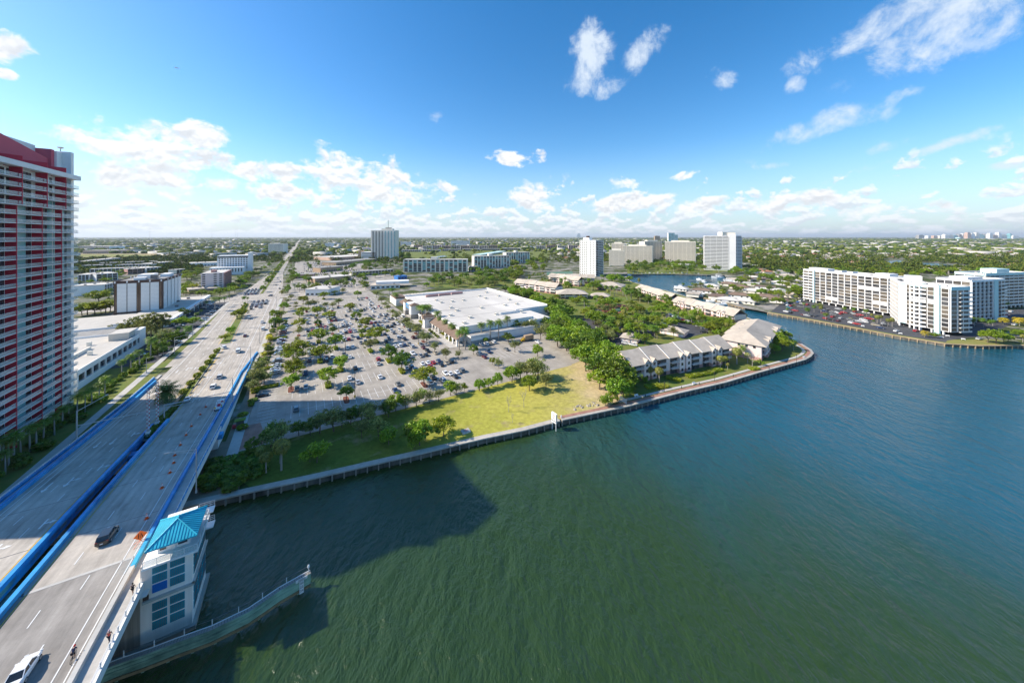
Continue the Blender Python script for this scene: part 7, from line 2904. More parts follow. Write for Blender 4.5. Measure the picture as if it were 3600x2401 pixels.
def lamp_post(x, y, z, h, arm, ang, label, group, double=False, m='pole', name='street_lamp'):
 t = thing(name, label, 'street lamp',(x, y, z), ang, group)
 MB().tube((0,0,0),(0,0,.5),.2,.18,8).build('base', M[m], t)
 MB().tube((0,0,.5),(0,0, h),.13,.08,8).build('pole', M[m], t)
 if arm:
  MB().tube((0,0, h - .1),(arm, 0, h + .7),.06,.04,6).build('arm', M[m], t)
  if double:
   MB().tube((0,0, h - .9),(arm * .95,0, h + .6),.04,.03,6).build('brace', M[m], t)
  MB().box(arm - .1, arm + .8,-.16,.16, h + .62, h + .78).build('lamp_head', M[m], t)
 else:
  MB().box(-.45,.45,-.2,.2, h, h + .18).build('lamp_head', M[m], t)
 return t

def on_b(u, b):
 Y = b / ((u - CX) / F * CS + SN)
 x = (u - CX) / F * Y
 return x, Y, toAB(x, Y)[0]

toleft = PROT + math.pi
for i, (u, h) in enumerate(((690,10),(818,9.5),(881,9.5),(913,9.5),(950,9.5),(972,9.5))):
 x, y, a = on_b(u, -22.3 if a < 240 else -20.5)
 lamp_post(x, y, zroad(a) + .1, h, 4.5, toleft, 'grey twin-braced lamp post on the right bridge walkway, %s from the viewer' % ordn(i + 1), 'lamp posts along the right of the boulevard', True)
for i, (x0, yb, yt) in enumerate(((830,1600,1440),(1140,1395,1215),(1338,1230,1060),(1468,1105,950),(1720,800,712))):
 x, y = D_(x0, yb)
 lamp_post(x, y, .05,(yb - yt) * .319 * y / F, 4.5, PROT, 'grey cobra-head lamp post on the left verge, %s from the viewer' % ordn(i + 1), 'lamp posts along the left of the boulevard')
for i, (x0, yb, yt) in enumerate(((985,1105,870),(1090,1560,1245),(1792,975,755),(912,835,745),(285,300,250),(130,1215,985),(150,830,620))):
 x, y = P_(x0, yb)
 t = lamp_post(x, y, .06,(yb - yt) * .3188 * y / F, 0, PROT, 'dark car park lamp post on a yellow base, %s listed from the middle aisle' % ordn(i + 1), 'car park lamp posts', m='darkpole')
 MB().lathe([(.35,0),(.35,.9)], 10).build('footing', M['kerb_yellow'], t)
# mast arms carrying signals over the bridge
def mast(u, v, b, h, arms, label):
 x, y, a = on_b(u, b)
 t = thing('signal_mast', label, 'signal mast',(x, y, zroad(a) - .1), PROT)
 MB().tube((0,0,0),(0,0, h),.24,.17,8).build('pole', M['pole'], t)
 for (L_a, z) in arms:
  MB().tube((0,0, z),(L_a, 0, z + .5),.17,.08,8).build('arm', M['pole'], t)
 return t

m1 = mast(270,1517,-58.6,9.3,((24,4.8),), 'pale signal mast with long arm over the left carriageway')
MB().tube((0,0,9.2),(4.0,6.5,10.6),.1,.07,6).build('lamp_arm', M['pole'], m1)
MB().box(3.8,4.3,6.4,7.0,10.5,10.7).build('lamp_head', M['pole'], m1)
m2 = mast(577,1459,-40.3,5.2,((19,5.0),), 'pale signal mast on the median with arm over the right carriageway')
# striped bridge gates raised upright
for i, (u, dz) in enumerate(((521,0),(553,.2))):
 x, y, a = on_b(u, -40.8)
 t = thing('traffic_gate',('left' if i == 0 else 'right') + ' raised red and white striped bridge gate arm beside the date palm', 'barrier gate',(x, y, zroad(a) - .3), ROADROT, 'raised bridge gates')
 MB().box(-.6,.6,-.5,.5,0,1.5).build('machine_box', M['rail_metal'], t)
 MB().box(-.35,.35,-.3,.3,1.5,2.4).build('pivot', M['pole'], t)
 for k in range(20):
  z0 = 2.4 + k * .62
  MB().box(-.07,.07,-.3,-.2, z0, z0 + .6).build('stripe', M['red'] if k % 2 else M['white'], t)
  MB().box(-.07,.07,.2,.3, z0, z0 + .6).build('stripe', M['white'] if k % 2 else M['red'], t)
  MB().box(-.03,.03,-.2,.2, z0, z0 + .06).build('rung', M['white'], t)
gp = thing('gate_platform', 'grey railed platform at the foot of the bridge gates', 'platform',(*XY(on_b(535,-40.6)[2] - 1,-40.4), zroad(150) - .8), ROADROT)
MB().box(-3.5,2.5,-1.1,1.1,0,.15).build('deck', M['pole'], gp)
for xx in (-3.4,-1.5,.5,2.4):
 for yy in (-1.05,1.05):
  MB().tube((xx, yy, .15),(xx, yy, 1.2),.04, n=4).build('rail_post', M['rail_metal'], gp)
for yy in (-1.05,1.05):
 for zz in (.7,1.2):
  MB().tube((-3.4, yy, zz),(2.4, yy, zz),.03, n=4).build('rail', M['rail_metal'], gp)
x, y, a = on_b(746,-22.3)
# water sign by the park, white post
x, y = G(1946,1512, WATER)
sg = thing('channel_sign', 'white double-sided notice board on two poles standing in the water', 'sign',(x, y, WATER), R(-55))
for xx in (-1.0,1.0):
 MB().tube((xx, .3,-1.5),(xx * .9,.3,4.0),.13,.13,8).build('pole', M['white'], sg)
MB().box(-1.25,1.25,.05,.13,2.6,6.0).build('front_board', M['white'], sg)
MB().box(-1.25,1.25,.5,.58,2.6,6.0).build('back_board', M['white'], sg)
for k, (w, z) in enumerate(((.7,5.2),(.5,4.7),(.65,4.2))):
 MB().box(-w, w, .03,.05, z - .12, z + .12).build('printed_line', M['rose'], sg)
MB().box(-1.2,1.2,.03,.05,3.2,3.4).build('printed_bar', M['black'], sg)
x, y = G(1973,1487, WATER)
wp = thing('mooring_post', 'white capped post in the water beside the sea wall', 'post',(x, y, WATER))
MB().tube((0,0,-1.5),(0,0,2.6),.24,.22,10).build('shaft', M['white'], wp)
MB().lathe([(.24,2.6),(.24,2.7),(.02,2.95)], 10).build('cap', M['white'], wp)
# promenade lamps, bollards, benches
for i, (xk, yb, yt) in enumerate(((1145,812,745),(1521,730,665),(2138,592,535),(2158,440,395))):
 x, y = K_(xk, yb)
 t = thing('lamp_post', 'black lantern post on the promenade path, %s from the left' % ordn(i + 1), 'lamp post',(x, y, .16),0, 'promenade lanterns')
 MB().tube((0,0,0),(0,0,3.6),.09,.06,8).build('pole', M['darkpole'], t)
 MB().lathe([(.08,3.6),(.22,3.9),(.2,4.2),(.05,4.45)], 8).build('lantern', M['darkpole'], t)
for i, (xk, yk) in enumerate(((1002,848),(1274,785),(1407,755),(1662,697),(1932,638))):
 x, y = K_(xk, yk)
 t = thing('bollard', 'short black bollard light on the promenade, %s from the left' % ordn(i + 1), 'bollard',(x, y, .17),0, 'promenade bollards')
 MB().lathe([(.14,0),(.14,.8),(.18,.82),(.18,1.0),(.05,1.08)], 10).build('shaft', M['darkpole'], t)
for i, (xk, yk, cr) in enumerate(((935,845, K_),(1367,752, K_),(2195,553, K_),(1018,868, Q_),(1672,962, Q_),(1850,978, Q_),(1720,950, Q_),(1330,930, Q_))):
 x, y = cr(xk, yk)
 t = thing('bench', 'white bench on the waterside path, %s from the left' % ordn(i + 1), 'bench',(x, y, .18), R(22 if i < 3 else -30), 'white waterside benches')
 MB().box(-.9,.9,-.25,.25,.42,.5).build('seat', M['white'], t)
 MB().box(-.9,.9,.2,.28,.5,.95).build('backrest', M['white'], t)
 for xx in (-.7,.7):
  MB().box(xx - .06, xx + .06,-.22,.22,0,.42).build('leg', M['white'], t)
# white end gate of the promenade
x, y = K_(835,885)
t = thing('promenade_gate', 'white fence panel closing the end of the brick promenade', 'gate',(x, y, .15), R(-62))
MB().box(-1.9,1.9,-.04,.04,.05,.15).build('bottom_rail', M['white'], t)
MB().box(-1.9,1.9,-.04,.04,1.7,1.8).build('top_rail', M['white'], t)
for k in range(20):
 MB().box(-1.9 + k * .195,-1.84 + k * .195,-.03,.03,.15,1.7).build('picket', M['white'], t)
# rubble by the sea wall
rr = random.Random(8)
for i in range(26):
 u, v = V_(0,0), None
 f = rr.random()
 px, py = 1450 + f * 330 + rr.uniform(-25,25),560 - f * 70 + rr.uniform(-22,22)
 x, y = V_(px, py)
 s = rr.uniform(.2,.6)
 mb = MB()
 n = 7
 ring = [(math.cos(2 * math.pi * k / n) * rr.uniform(.7,1.1), math.sin(2 * math.pi * k / n) * rr.uniform(.7,1.1)) for k in range(n)]
 vs_ = [(p[0], p[1], 0) for p in ring] + [(p[0] * .7, p[1] * .7, rr.uniform(.4,.7)) for p in ring] + [(0,0,.75)]
 mb.add(vs_, [(k, (k + 1) % n, n + (k + 1) % n, n + k) for k in range(n)] + [(n + k, n + (k + 1) % n, 2 * n) for k in range(n)])
 o = mb.build('rubble_stone', M['rock'])
 o.location = (x, y, .02)
 o.rotation_euler = (0,0, rr.uniform(0,6))
 o.scale = (s * 1.6, s, s)
 RUB = globals().setdefault('RUBBLE', [])
 RUB.append((px, o))
RUBBLE.sort(key=lambda t: t[0])
for i, (p, o) in enumerate(RUBBLE):
 tag(o, 'pale limestone rubble block beside the brick walk, %s from the left' % ordn(i + 1), 'rock', 'rubble at the sea wall')
x, y = V_(403,790)
t = thing('manhole_slab', 'raised square concrete slab with rusty cover on the lawn', 'slab',(x, y, .02), R(30))
MB().box(-1.4,1.4,-1.1,1.1,0,.5).build('slab', M['concrete'], t)
MB().lathe([(.7,.5),(.7,.62),(.4,.66)], 12).build('cover', M['rose'], t)
# ticket kiosk under the bridge wall
x, y = G(845,1500)
t = thing('kiosk', 'small dark-roofed kiosk beside the bridge wall', 'kiosk',(x, y, .07), PROT)
MB().box(-1.0,1.0,-.7,.7,0,2.2).build('cabinet', M['steel'], t)
MB().box(-1.6,1.5,-1.1,1.1,2.3,2.5).build('roof', M['leaf_dark'], t)
MB().box(-2.2,-1.2,-.5,.5,0,1.0).build('red_box', M['red'], t)

# ------------------------------------------------------------------ people
def person(label, x, y, z, rot, joints, bones, rad, clothes, hair=None, parent_scale=1.0):
 """one continuous skinned body; clothes are thinner shells on part of the same skeleton"""
 t = thing('person', label, 'person',(x, y, z), rot)

 def skin(name, keep, grow, m, colour=None):
  idx = [k for k in joints if k in keep]
  pos = {k: i for i, k in enumerate(idx)}
  me = bpy.data.meshes.new(name)
  me.from_pydata([joints[k] for k in idx], [(pos[a], pos[b]) for a, b in bones if a in pos and b in pos], [])
  me.materials.append(m)
  o = link(name, me, t)
  sk = o.modifiers.new('Skin', 'SKIN')
  sk.use_smooth_shade = True
  data = me.skin_vertices[0].data
  for i, k in enumerate(idx):
   r = rad[k] * grow
   data[i].radius = (r, r)
   data[i].use_root = (i == 0)
  ss_ = o.modifiers.new('Subdivision', 'SUBSURF')
  ss_.levels = ss_.render_levels = 1
  if colour:
   o.color = (*colour, 1)
  return o
 skin('body', set(joints),1.0, M['skin'])
 for nm, keep, grow, col in clothes:
  skin(nm, keep, grow, M['cloth'], col)
 hd = joints['head']
 hm_ = MB().lathe([(.03,-.10),(.105,-.06),(.118,.02),(.10,.09),(.05,.13),(.01,.14)], 10).build('hair' if not hair else 'cap', M['hair'] if not hair else M['cloth'], t)
 if hair:
  hm_.color = (*hair, 1)
 hm_.location = (hd[0] - .015, hd[1], hd[2] + .03)
 for s in (-1,1):
  e_ = MB().lathe([(.005,-.012),(.014,0),(.005,.012)], 6).build('eye', M['black'], t)
  e_.location = (hd[0] + .088, hd[1] + s * .034, hd[2])
 n_ = MB().box(.08,.115,-.012,.012,-.03,.0).build('nose', M['skin'], t)
 n_.location = hd
 return t

def walk_pose(arm=.25, stride=.3, bend=0.0):
 J = {'pelvis': (0,0,.95), 'waist': (.01,0,1.12), 'chest': (.03,0,1.33), 'neck': (.04,0,1.50), 'head': (.06,0,1.63), 'crown': (.05,0,1.73)}
 for s, n in ((1, 'l'),(-1, 'r')):
  f = s * stride
  J['hip' + n] = (0, s * .1,.9)
  J['knee' + n] = (f * .55 + .05, s * .1,.50 + (.02 if f < 0 else 0))
  J['ankle' + n] = (f - .03, s * .1,.09 + (.06 if f < 0 else 0))
  J['toe' + n] = (f + .15, s * .11,.03 + (.02 if f < 0 else 0))
  J['shoulder' + n] = (.03, s * .19,1.43)
  J['elbow' + n] = (-f * arm - .03, s * .25,1.16)
  J['wrist' + n] = (-f * arm * 2 + .12, s * .24,.98)
  J['palm' + n] = (-f * arm * 2 + .16, s * .235,.91)
  for q, (dx, dy, dz) in enumerate(((.05,.03,-.02),(.035,.025,-.08),(.015,.01,-.09),(-.005,-.005,-.085),(-.02,-.015,-.07))):
   p = J['palm' + n]
   J['finger%d%s' % (q, n)] = (p[0] + dx, p[1] + dy * s, p[2] + dz)
 B = [('pelvis', 'waist'),('waist', 'chest'),('chest', 'neck'),('neck', 'head'),('head', 'crown')]
 for n in 'lr':
  B += [('pelvis', 'hip' + n),('hip' + n, 'knee' + n),('knee' + n, 'ankle' + n),('ankle' + n, 'toe' + n),('chest', 'shoulder' + n),('shoulder' + n, 'elbow' + n),('elbow' + n, 'wrist' + n),('wrist' + n, 'palm' + n)]
  B += [('palm' + n, 'finger%d%s' % (q, n)) for q in range(5)]
 Rd = {'pelvis': .13, 'waist': .115, 'chest': .14, 'neck': .055, 'head': .095, 'crown': .06}
 for n in 'lr':
  Rd.update({'hip' + n: .09, 'knee' + n: .06, 'ankle' + n: .042, 'toe' + n: .03, 'shoulder' + n: .062, 'elbow' + n: .043, 'wrist' + n: .03, 'palm' + n: .032})
  Rd.update({'finger%d%s' % (q, n): .009 for q in range(5)})
 return J, B, Rd

torso = {'waist', 'chest', 'shoulderl', 'shoulderr'}
legs = {'pelvis', 'hipl', 'hipr', 'kneel', 'kneer'}
legs_long = legs | {'anklel', 'ankler'}
shoes = lambda n: {'ankle' + n, 'toe' + n}

def walker(label, a, b, rot, shirt, trousers, long=True, cap=None, zoff=.15, sleeves=False):
 J, B, Rd = walk_pose()
 x, y = XY(a, b)
 c = [('shirt', torso | {'pelvis'} | ({'elbowl', 'elbowr'} if sleeves else set()),1.12, shirt),('trousers', legs_long if long else legs, 1.14, trousers),('shoe', shoes('l'),1.35,(.6,.6,.6)),('shoe', shoes('r'),1.35,(.6,.6,.6))]
 return person(label, x, y, zroad(a) + zoff, rot, J, B, Rd, c, cap)

def ab_at(u, v, dz):
 z = 9.0
 for _ in range(12):
  x, y = G(u, v, z)
  z = zroad(toAB(x, y)[0]) + dz
 return toAB(x, y)

a_, b_ = ab_at(466,2088,.15)
walker('person in a black top walking away on the bridge walkway', a_, b_, AWAY, (.02,.02,.025),(.02,.02,.025), False)
a_, b_ = ab_at(383,2258,.15)
walker('person in a coral vest and pink cap walking on the bridge walkway', a_, b_, AWAY, (.75,.10,.07),(.03,.03,.05), True, (.75,.5,.5))
a_, b_ = ab_at(779,1439,0)
walker('worker in a yellow vest and dark trousers beside the tow truck tail', a_, b_, AWAY + 1.2,(.75,.72,.03),(.03,.03,.04), True, None, .02, True)
a_, b_ = ab_at(786,1426,0)
walker('worker in an orange-yellow vest leaning by the tow truck bed', a_, b_, TOWARD + .8,(.8,.45,.03),(.04,.04,.06), True, None, .02, True)
x, y, z = GR(931,1160)
a_, b_ = toAB(x, y)
walker('person in dark clothes standing beside the white delivery van', a_, b_ + 2.2, TOWARD, (.03,.03,.05),(.05,.05,.06), True, None, .02, True)
# cyclist
x, y, z = GR(258,2318)
bk = thing('bicycle', 'black racing bicycle ridden along the bridge shoulder', 'bicycle',(x, y, z + .012), AWAY)

def ring(r, t, n=20):
 mb = MB()
 for k in range(n):
  a0, a1 = 2 * math.pi * k / n, 2 * math.pi * (k + 1) / n
  mb.tube((math.cos(a0) * r, 0, math.sin(a0) * r),(math.cos(a1) * r, 0, math.sin(a1) * r), t, n=5, cap=False)
 return mb

for xx in (-.5,.5):
 w_ = ring(.33,.022).build('wheel', M['rubber'], bk)
 w_.location = (xx, 0,.35)
 sp_ = MB()
 for k in range(8):
  t_ = math.pi * k / 8
  sp_.tube((-math.cos(t_) * .32,0,-math.sin(t_) * .32),(math.cos(t_) * .32,0, math.sin(t_) * .32),.004, n=3)
 s2 = sp_.build('spokes', M['steel'], w_)
fr = MB()
for p, q in (((-.5,0,.35),(-.12,0,.30)),((-.12,0,.30),(-.2,0,.86)),((-.12,0,.30),(.38,0,.78)),((-.19,0,.80),(.36,0,.86)),((.36,0,.9),(.5,0,.35)),((-.5,0,.35),(-.19,0,.80))):
 fr.tube(p, q, .02, n=6)
fr.build('frame', M['black'], bk)
MB().box(-.32,-.08,-.06,.06,.92,.97).build('saddle', M['black'], bk)
MB().tube((-.2,0,.85),(-.2,0,.93),.015).build('seat_post', M['steel'], bk)
MB().tube((.38,-.21,.98),(.38,.21,.98),.016).build('handlebar', M['black'], bk)
MB().tube((.36,0,.88),(.38,0,.98),.018).build('stem', M['black'], bk)
MB().tube((-.12,-.1,.30),(-.12,.1,.30),.05).build('crank', M['steel'], bk)
J, B, Rd = walk_pose()
J.update({'pelvis': (-.2,0,1.04), 'waist': (-.06,0,1.20), 'chest': (.12,0,1.36), 'neck': (.25,0,1.46), 'head': (.34,0,1.56), 'crown': (.33,0,1.66)})
for s, n in ((1, 'l'),(-1, 'r')):
 J['hip' + n] = (-.2, s * .09,1.0)
 J['knee' + n] = (.14, s * .1,.74 if s > 0 else .60)
 J['ankle' + n] = (-.08, s * .1,.46 if s > 0 else .20)
 J['toe' + n] = (.06, s * .11,.40 if s > 0 else .16)
 J['shoulder' + n] = (.14, s * .18,1.41)
 J['elbow' + n] = (.26, s * .22,1.18)
 J['wrist' + n] = (.36, s * .18,1.03)
 J['palm' + n] = (.38, s * .17,1.0)
 for q in range(5):
  p = J['palm' + n]
  J['finger%d%s' % (q, n)] = (p[0] + .03, p[1] + (q - 2) * .018, p[2] - .04 + (.03 if q == 0 else 0))
person('cyclist in dark jersey and red helmet riding on the bridge shoulder', x, y, z + .012, AWAY, J, B, Rd,
    [('jersey', torso | {'pelvis', 'elbowl', 'elbowr'}, 1.12,(.03,.035,.07)),('shorts', legs, 1.12,(.015,.015,.02)),('shoe', shoes('l'),1.35,(.1,.1,.1)),('shoe', shoes('r'),1.35,(.1,.1,.1))], (.55,.03,.03))

# ------------------------------------------------------------------ planting, traced from the photograph place by place
# palms and trees at the store
plant(S_, [(272,905,765, 'royal'),(295,918,770, 'royal'),(215,830,720, 'royal'),(250,850,715, 'royal'),(410,1000,838, 'royal'),(462,1040,885, 'royal'),(392,985,870, 'royal'),(575,1095,895, 'royal'),(600,1112,905, 'royal'),(622,1085,888, 'royal'),(655,1098,900, 'royal'),(545,1075,905, 'royal'),
     (745,1172,958, 'royal'),(765,1185,1030, 'royal'),(830,1232,1058, 'royal'),(893,1280,1098, 'royal'),(917,1292,1120, 'royal'),(985,1410,1168, 'royal'),(1052,1405,1148, 'royal'),(1032,1372,1130, 'royal'),
     (1230,1300,1088, 'royal'),(1330,1318,1062, 'royal'),(1420,1310,1055, 'royal'),(1515,1240,1022, 'royal')], 'store front')
plant(S_, [(1145,1465,1352, 'dark'),(1600,1440,1295, 'olive'),(1605,1215,1085, 'dark'),(1705,1215,1088, 'olive'),(1800,1205,1065, 'olive'),(1885,1300,1130, 'olive'),(1960,1260,1110, 'olive'),(1850,1490,1358, 'green',1.2),(630,1345,1218, 'olive',1.2),(715,1435,1318, 'olive',1.1),(840,1510,1385, 'olive',1.2),(975,1505,1415, 'olive'),(520,1255,1138, 'olive',1.2),(440,1205,1088, 'olive',1.3),(1530,1330,1225, 'dark',1.3),(1280,1330,1270, 'small',1.4),(1180,1330,1280, 'small',1.4),(1940,1180,1050, 'dark')], 'store side')
for i in range(5):
 x, y = S_(660 + i * 23,1205 + i * 19)
 bush(x, y, 2.2,1.7, 'store drive', z=.07)
for (u, v, l) in ((590,1120,14),(820,1240,7),(890,1300,9)):
 x, y = S_(u, v)
 hedge(x, y, l, 3.0,.9, ROADROT, 'store front').location.z = .1
# grove between store and townhouses
gpoly = [K_(385,470), K_(520,385), K_(560,470), K_(640,520), K_(740,600), K_(820,720), K_(800,800), K_(720,800), K_(600,700), K_(500,600), K_(420,560)]
fill(gpoly, 30, ['green', 'green', 'green', 'dark'], 9.5,13, 'grove',4.2,(1.05,1.35),3, False)
plant(K_, [(790,875,700, 'green',1.1),(840,860,720, 'green',1.1),(720,905,830, 'small',1.2),(755,890,800, 'yellow'),(660,790,640, 'green',1.2),(870,800,640, 'green',1.1)], 'grove')
fill([S_(1420,800), S_(1560,770), S_(1700,800), S_(2195,985), S_(2195,1130), S_(1990,1010), S_(1780,930)], 26, ['green', 'green', 'dark', 'green'], 8,11, 'store wall',5,(1.1,1.4),4, False)
fill([S_(2000,1020), S_(2200,1120), S_(2230,1330), S_(2080,1400), S_(2000,1200)], 16, ['green', 'green', 'dark'], 9,12, 'store wall',4.5,(1.1,1.4),5, False)
fill([S_(600,735), S_(900,720), S_(1300,735), S_(1640,660), S_(1640,570), S_(1100,600), S_(700,640)], 46, ['dark', 'green', 'dark', 'olive', 'royal'], 8,12, 'behind store',6,(1.1,1.45),6)
fill([S_(1640,700), S_(1500,560), S_(1560,470), S_(1900,430), S_(2000,480), S_(1960,560), S_(1700,560)], 34, ['green', 'yellow', 'yellow', 'dark', 'royal'], 9,14, 'far grove',7,(.9,1.2),7)
fill([S_(1000,600), S_(1100,540), S_(1600,560), S_(1600,640)], 14, ['royal', 'dark', 'green'], 8,11, 'far grove',7,(.9,1.2),8)
# park and hedge line along the car park
plant(W_, [(430,800,655, 'dark',1.2),(545,800,640, 'dark',1.1),(640,780,560, 'olive',1.1),(780,760,520, 'olive',1.25),(860,720,540, 'olive',1.2),(950,690,520, 'dark',1.2),(1060,660,480, 'olive',1.2),(1150,620,470, 'olive',1.2),(1130,700,500, 'olive',1.1),(1060,830,630, 'olive',1.0),(1232,830,600, 'olive',1.0),(1300,590,430, 'olive',1.1),(1400,560,380, 'green',1.1),(1330,620,440, 'dark'),(1500,540,390, 'olive',1.1),(1610,520,350, 'olive',1.0),(1640,470,330, 'small'),(1740,480,350, 'olive'),(1830,460,330, 'olive',1.2),(1950,400,255, 'green',1.1),(2010,395,270, 'olive',1.1),(2090,360,270, 'small'),(2240,355,245, 'green',1.2),
     (610,1075,865, 'small',1.15),(540,1070,930, 'dark',.9),(1330,895,700, 'small',1.2),(1280,880,790, 'small',1.2),(1640,900,640, 'green',1.05),(1560,905,660, 'dark',.9),(1700,850,700, 'green'),(1590,935,780, 'small',1.2),(1880,810,615, 'yellow',1.1),(1830,790,640, 'yellow',.9)], 'park')
plant(W_, [(255,1150,790, 'sabal',1.0),(100,1175,935, 'sabal',1.0),(245,1080,800, 'sabal',.9),(45,1120,870, 'sabal',.9),(200,950,700, 'olive',1.0),(150,920,690, 'dark',1.0),(250,850,645, 'olive',1.0),(-30,1000,830, 'dark',1.0)], 'bridge foot')
plant(V_, [(540,365,248, 'green',1.1),(640,345,232, 'green',1.0),(735,315,185, 'green',1.0),(880,275,110, 'green',1.2),(860,250,120, 'green'),(1060,365,205, 'green',1.25),(1040,250,45, 'olive',1.2),(1150,250,20, 'olive',1.2),(970,240,60, 'olive',1.1),(1230,355,160, 'olive',1.0),(1100,230,40, 'green'),(745,130,25, 'olive'),(680,95,20, 'yellow'),(1005,540,362, 'dead',.7),(846,584,432, 'dead',.8),(887,697,600, 'dead',.7),(1646,300,180, 'dead',.4),(1850,520,400, 'small',1.3),(1255,230,100, 'dead',.5)], 'park')
# dark ground cover by the bridge
gc = random.Random(14)
for i in range(46):
 u, v = gc.uniform(690,930), gc.uniform(1600,1745)
 x, y = G(u, v)
 if not inside((u, v), [(700,1735),(690,1700),(760,1630),(840,1580),(900,1590),(930,1640),(915,1690),(840,1725)]):
  continue
 bush(x, y, gc.uniform(3,5), gc.uniform(1.4,2.6), 'bridge foot', 'bushdark')
# strip between boulevard and car park
T_ = crop(800,1000,.1276)
SCL[T_] = .1276
plant(T_, [(1300,960,700, 'green',1.3),(1450,930,720, 'green',1.3),(1250,830,690, 'green'),(1550,740,470, 'green',1.0),(1200,1180,950, 'coco',1.0),(1280,1200,880, 'royal',1.0),(1420,1150,950, 'dark',1.2),(1560,1130,970, 'yellow',1.2),(1480,1330,1130, 'green',1.1),(1280,1380,1270, 'dark',1.2),(1150,1500,1310, 'gold',1.2),(1690,290,60, 'royal'),(1640,310,100, 'royal'),(1500,300,150, 'olive',1.1),(1750,420,280, 'olive',1.3),(1650,520,380, 'olive',1.3),(1890,600,470, 'olive',1.1),(1690,670,560, 'olive',1.3),(1880,670,570, 'olive',1.3)], 'boulevard strip')
X7 = crop(700,1080,.1913)
SCL[X7] = .1913
plant(X7, [(1290,620,460, 'gold',1.2),(1240,770,600, 'gold',1.2),(1190,920,770, 'gold',1.2),(1110,1260,930, 'olive',1.0),(1060,1450,1130, 'olive',1.0),(1190,1430,1180, 'olive',1.2),(980,1560,1320, 'olive',1.2),(1400,360,170, 'green',1.2),(1330,370,200, 'royal'),(1190,1010,900, 'small',1.2),(1280,860,700, 'dark',1.0),(1050,1380,1100, 'olive',1.1)], 'boulevard strip')
for (u, v, l) in ((1400,840,9),(1310,1130,10),(1210,1490,9),(1470,580,8)):
 x, y = X7(u, v)
 hedge(x, y, l, 2.2,1.0, PROT, 'boulevard strip')
for i in range(26):
 a = 150 + i * 7.6
 bush(*XY(a + gc.uniform(-2,2),-18 + gc.uniform(-.8,1.2) + .012 * i), gc.uniform(2,3.4), gc.uniform(1,2), 'boulevard strip', gc.choice(('bush', 'bushdark', 'bushgrey')))
# medians
plant(X7, [(475,620,495, 'yellow',1.3),(580,500,350, 'small',1.3),(700,210,60, 'yellow',1.3),(780,200,30, 'yellow',1.3),(690,260,140, 'royal',.8)], 'median')
plant(T_, [(420,500,300, 'coco'),(480,460,290, 'coco'),(400,640,540, 'coco'),(540,480,320, 'coco'),(330,880,680, 'yellow',1.2),(430,860,690, 'green',1.1),(470,610,460, 'coco')], 'median')
for i in range(7):
 bush(*XY(190 + i * 10.5,-41.4),3.0,2.2, 'median', z=.25 + zroad(190 + i * 10.5) * .9)
bush(*XY(177,-41),2.4,1.4, 'median', z=1.0)
for i in range(9):
 bush(*XY(392 + i * 3.2,-46.2 - .02 * i),3.0,1.3, 'median', z=.25)
xd, yd, zd = GR(586,1412)
tree('date', xd, yd, 9.5,9.5, 'median', zd - .6)
for i in range(9):
 a = 150 + i * 2.6
 bush(*XY(a, -40.7 + gc.uniform(-.5,.5)),2.6,2.0, 'median', 'bushdark', z=zroad(a) - .9)
for i in range(16):
 x, y = XY(500 + i * 34,-39.5)
 tree(trng.choice(('yellow', 'dark', 'royal', 'green')), x, y, trng.uniform(7,10), None, 'far boulevard',.2)
for i in range(64):
 a = 480 + i * 22
 b = trng.choice((-66,-62,-14,-17,-10))
 tree(trng.choice(('royal', 'dark', 'green', 'coco', 'olive')), *XY(a, b + trng.uniform(-2,2)), trng.uniform(7,11), None, 'far boulevard')
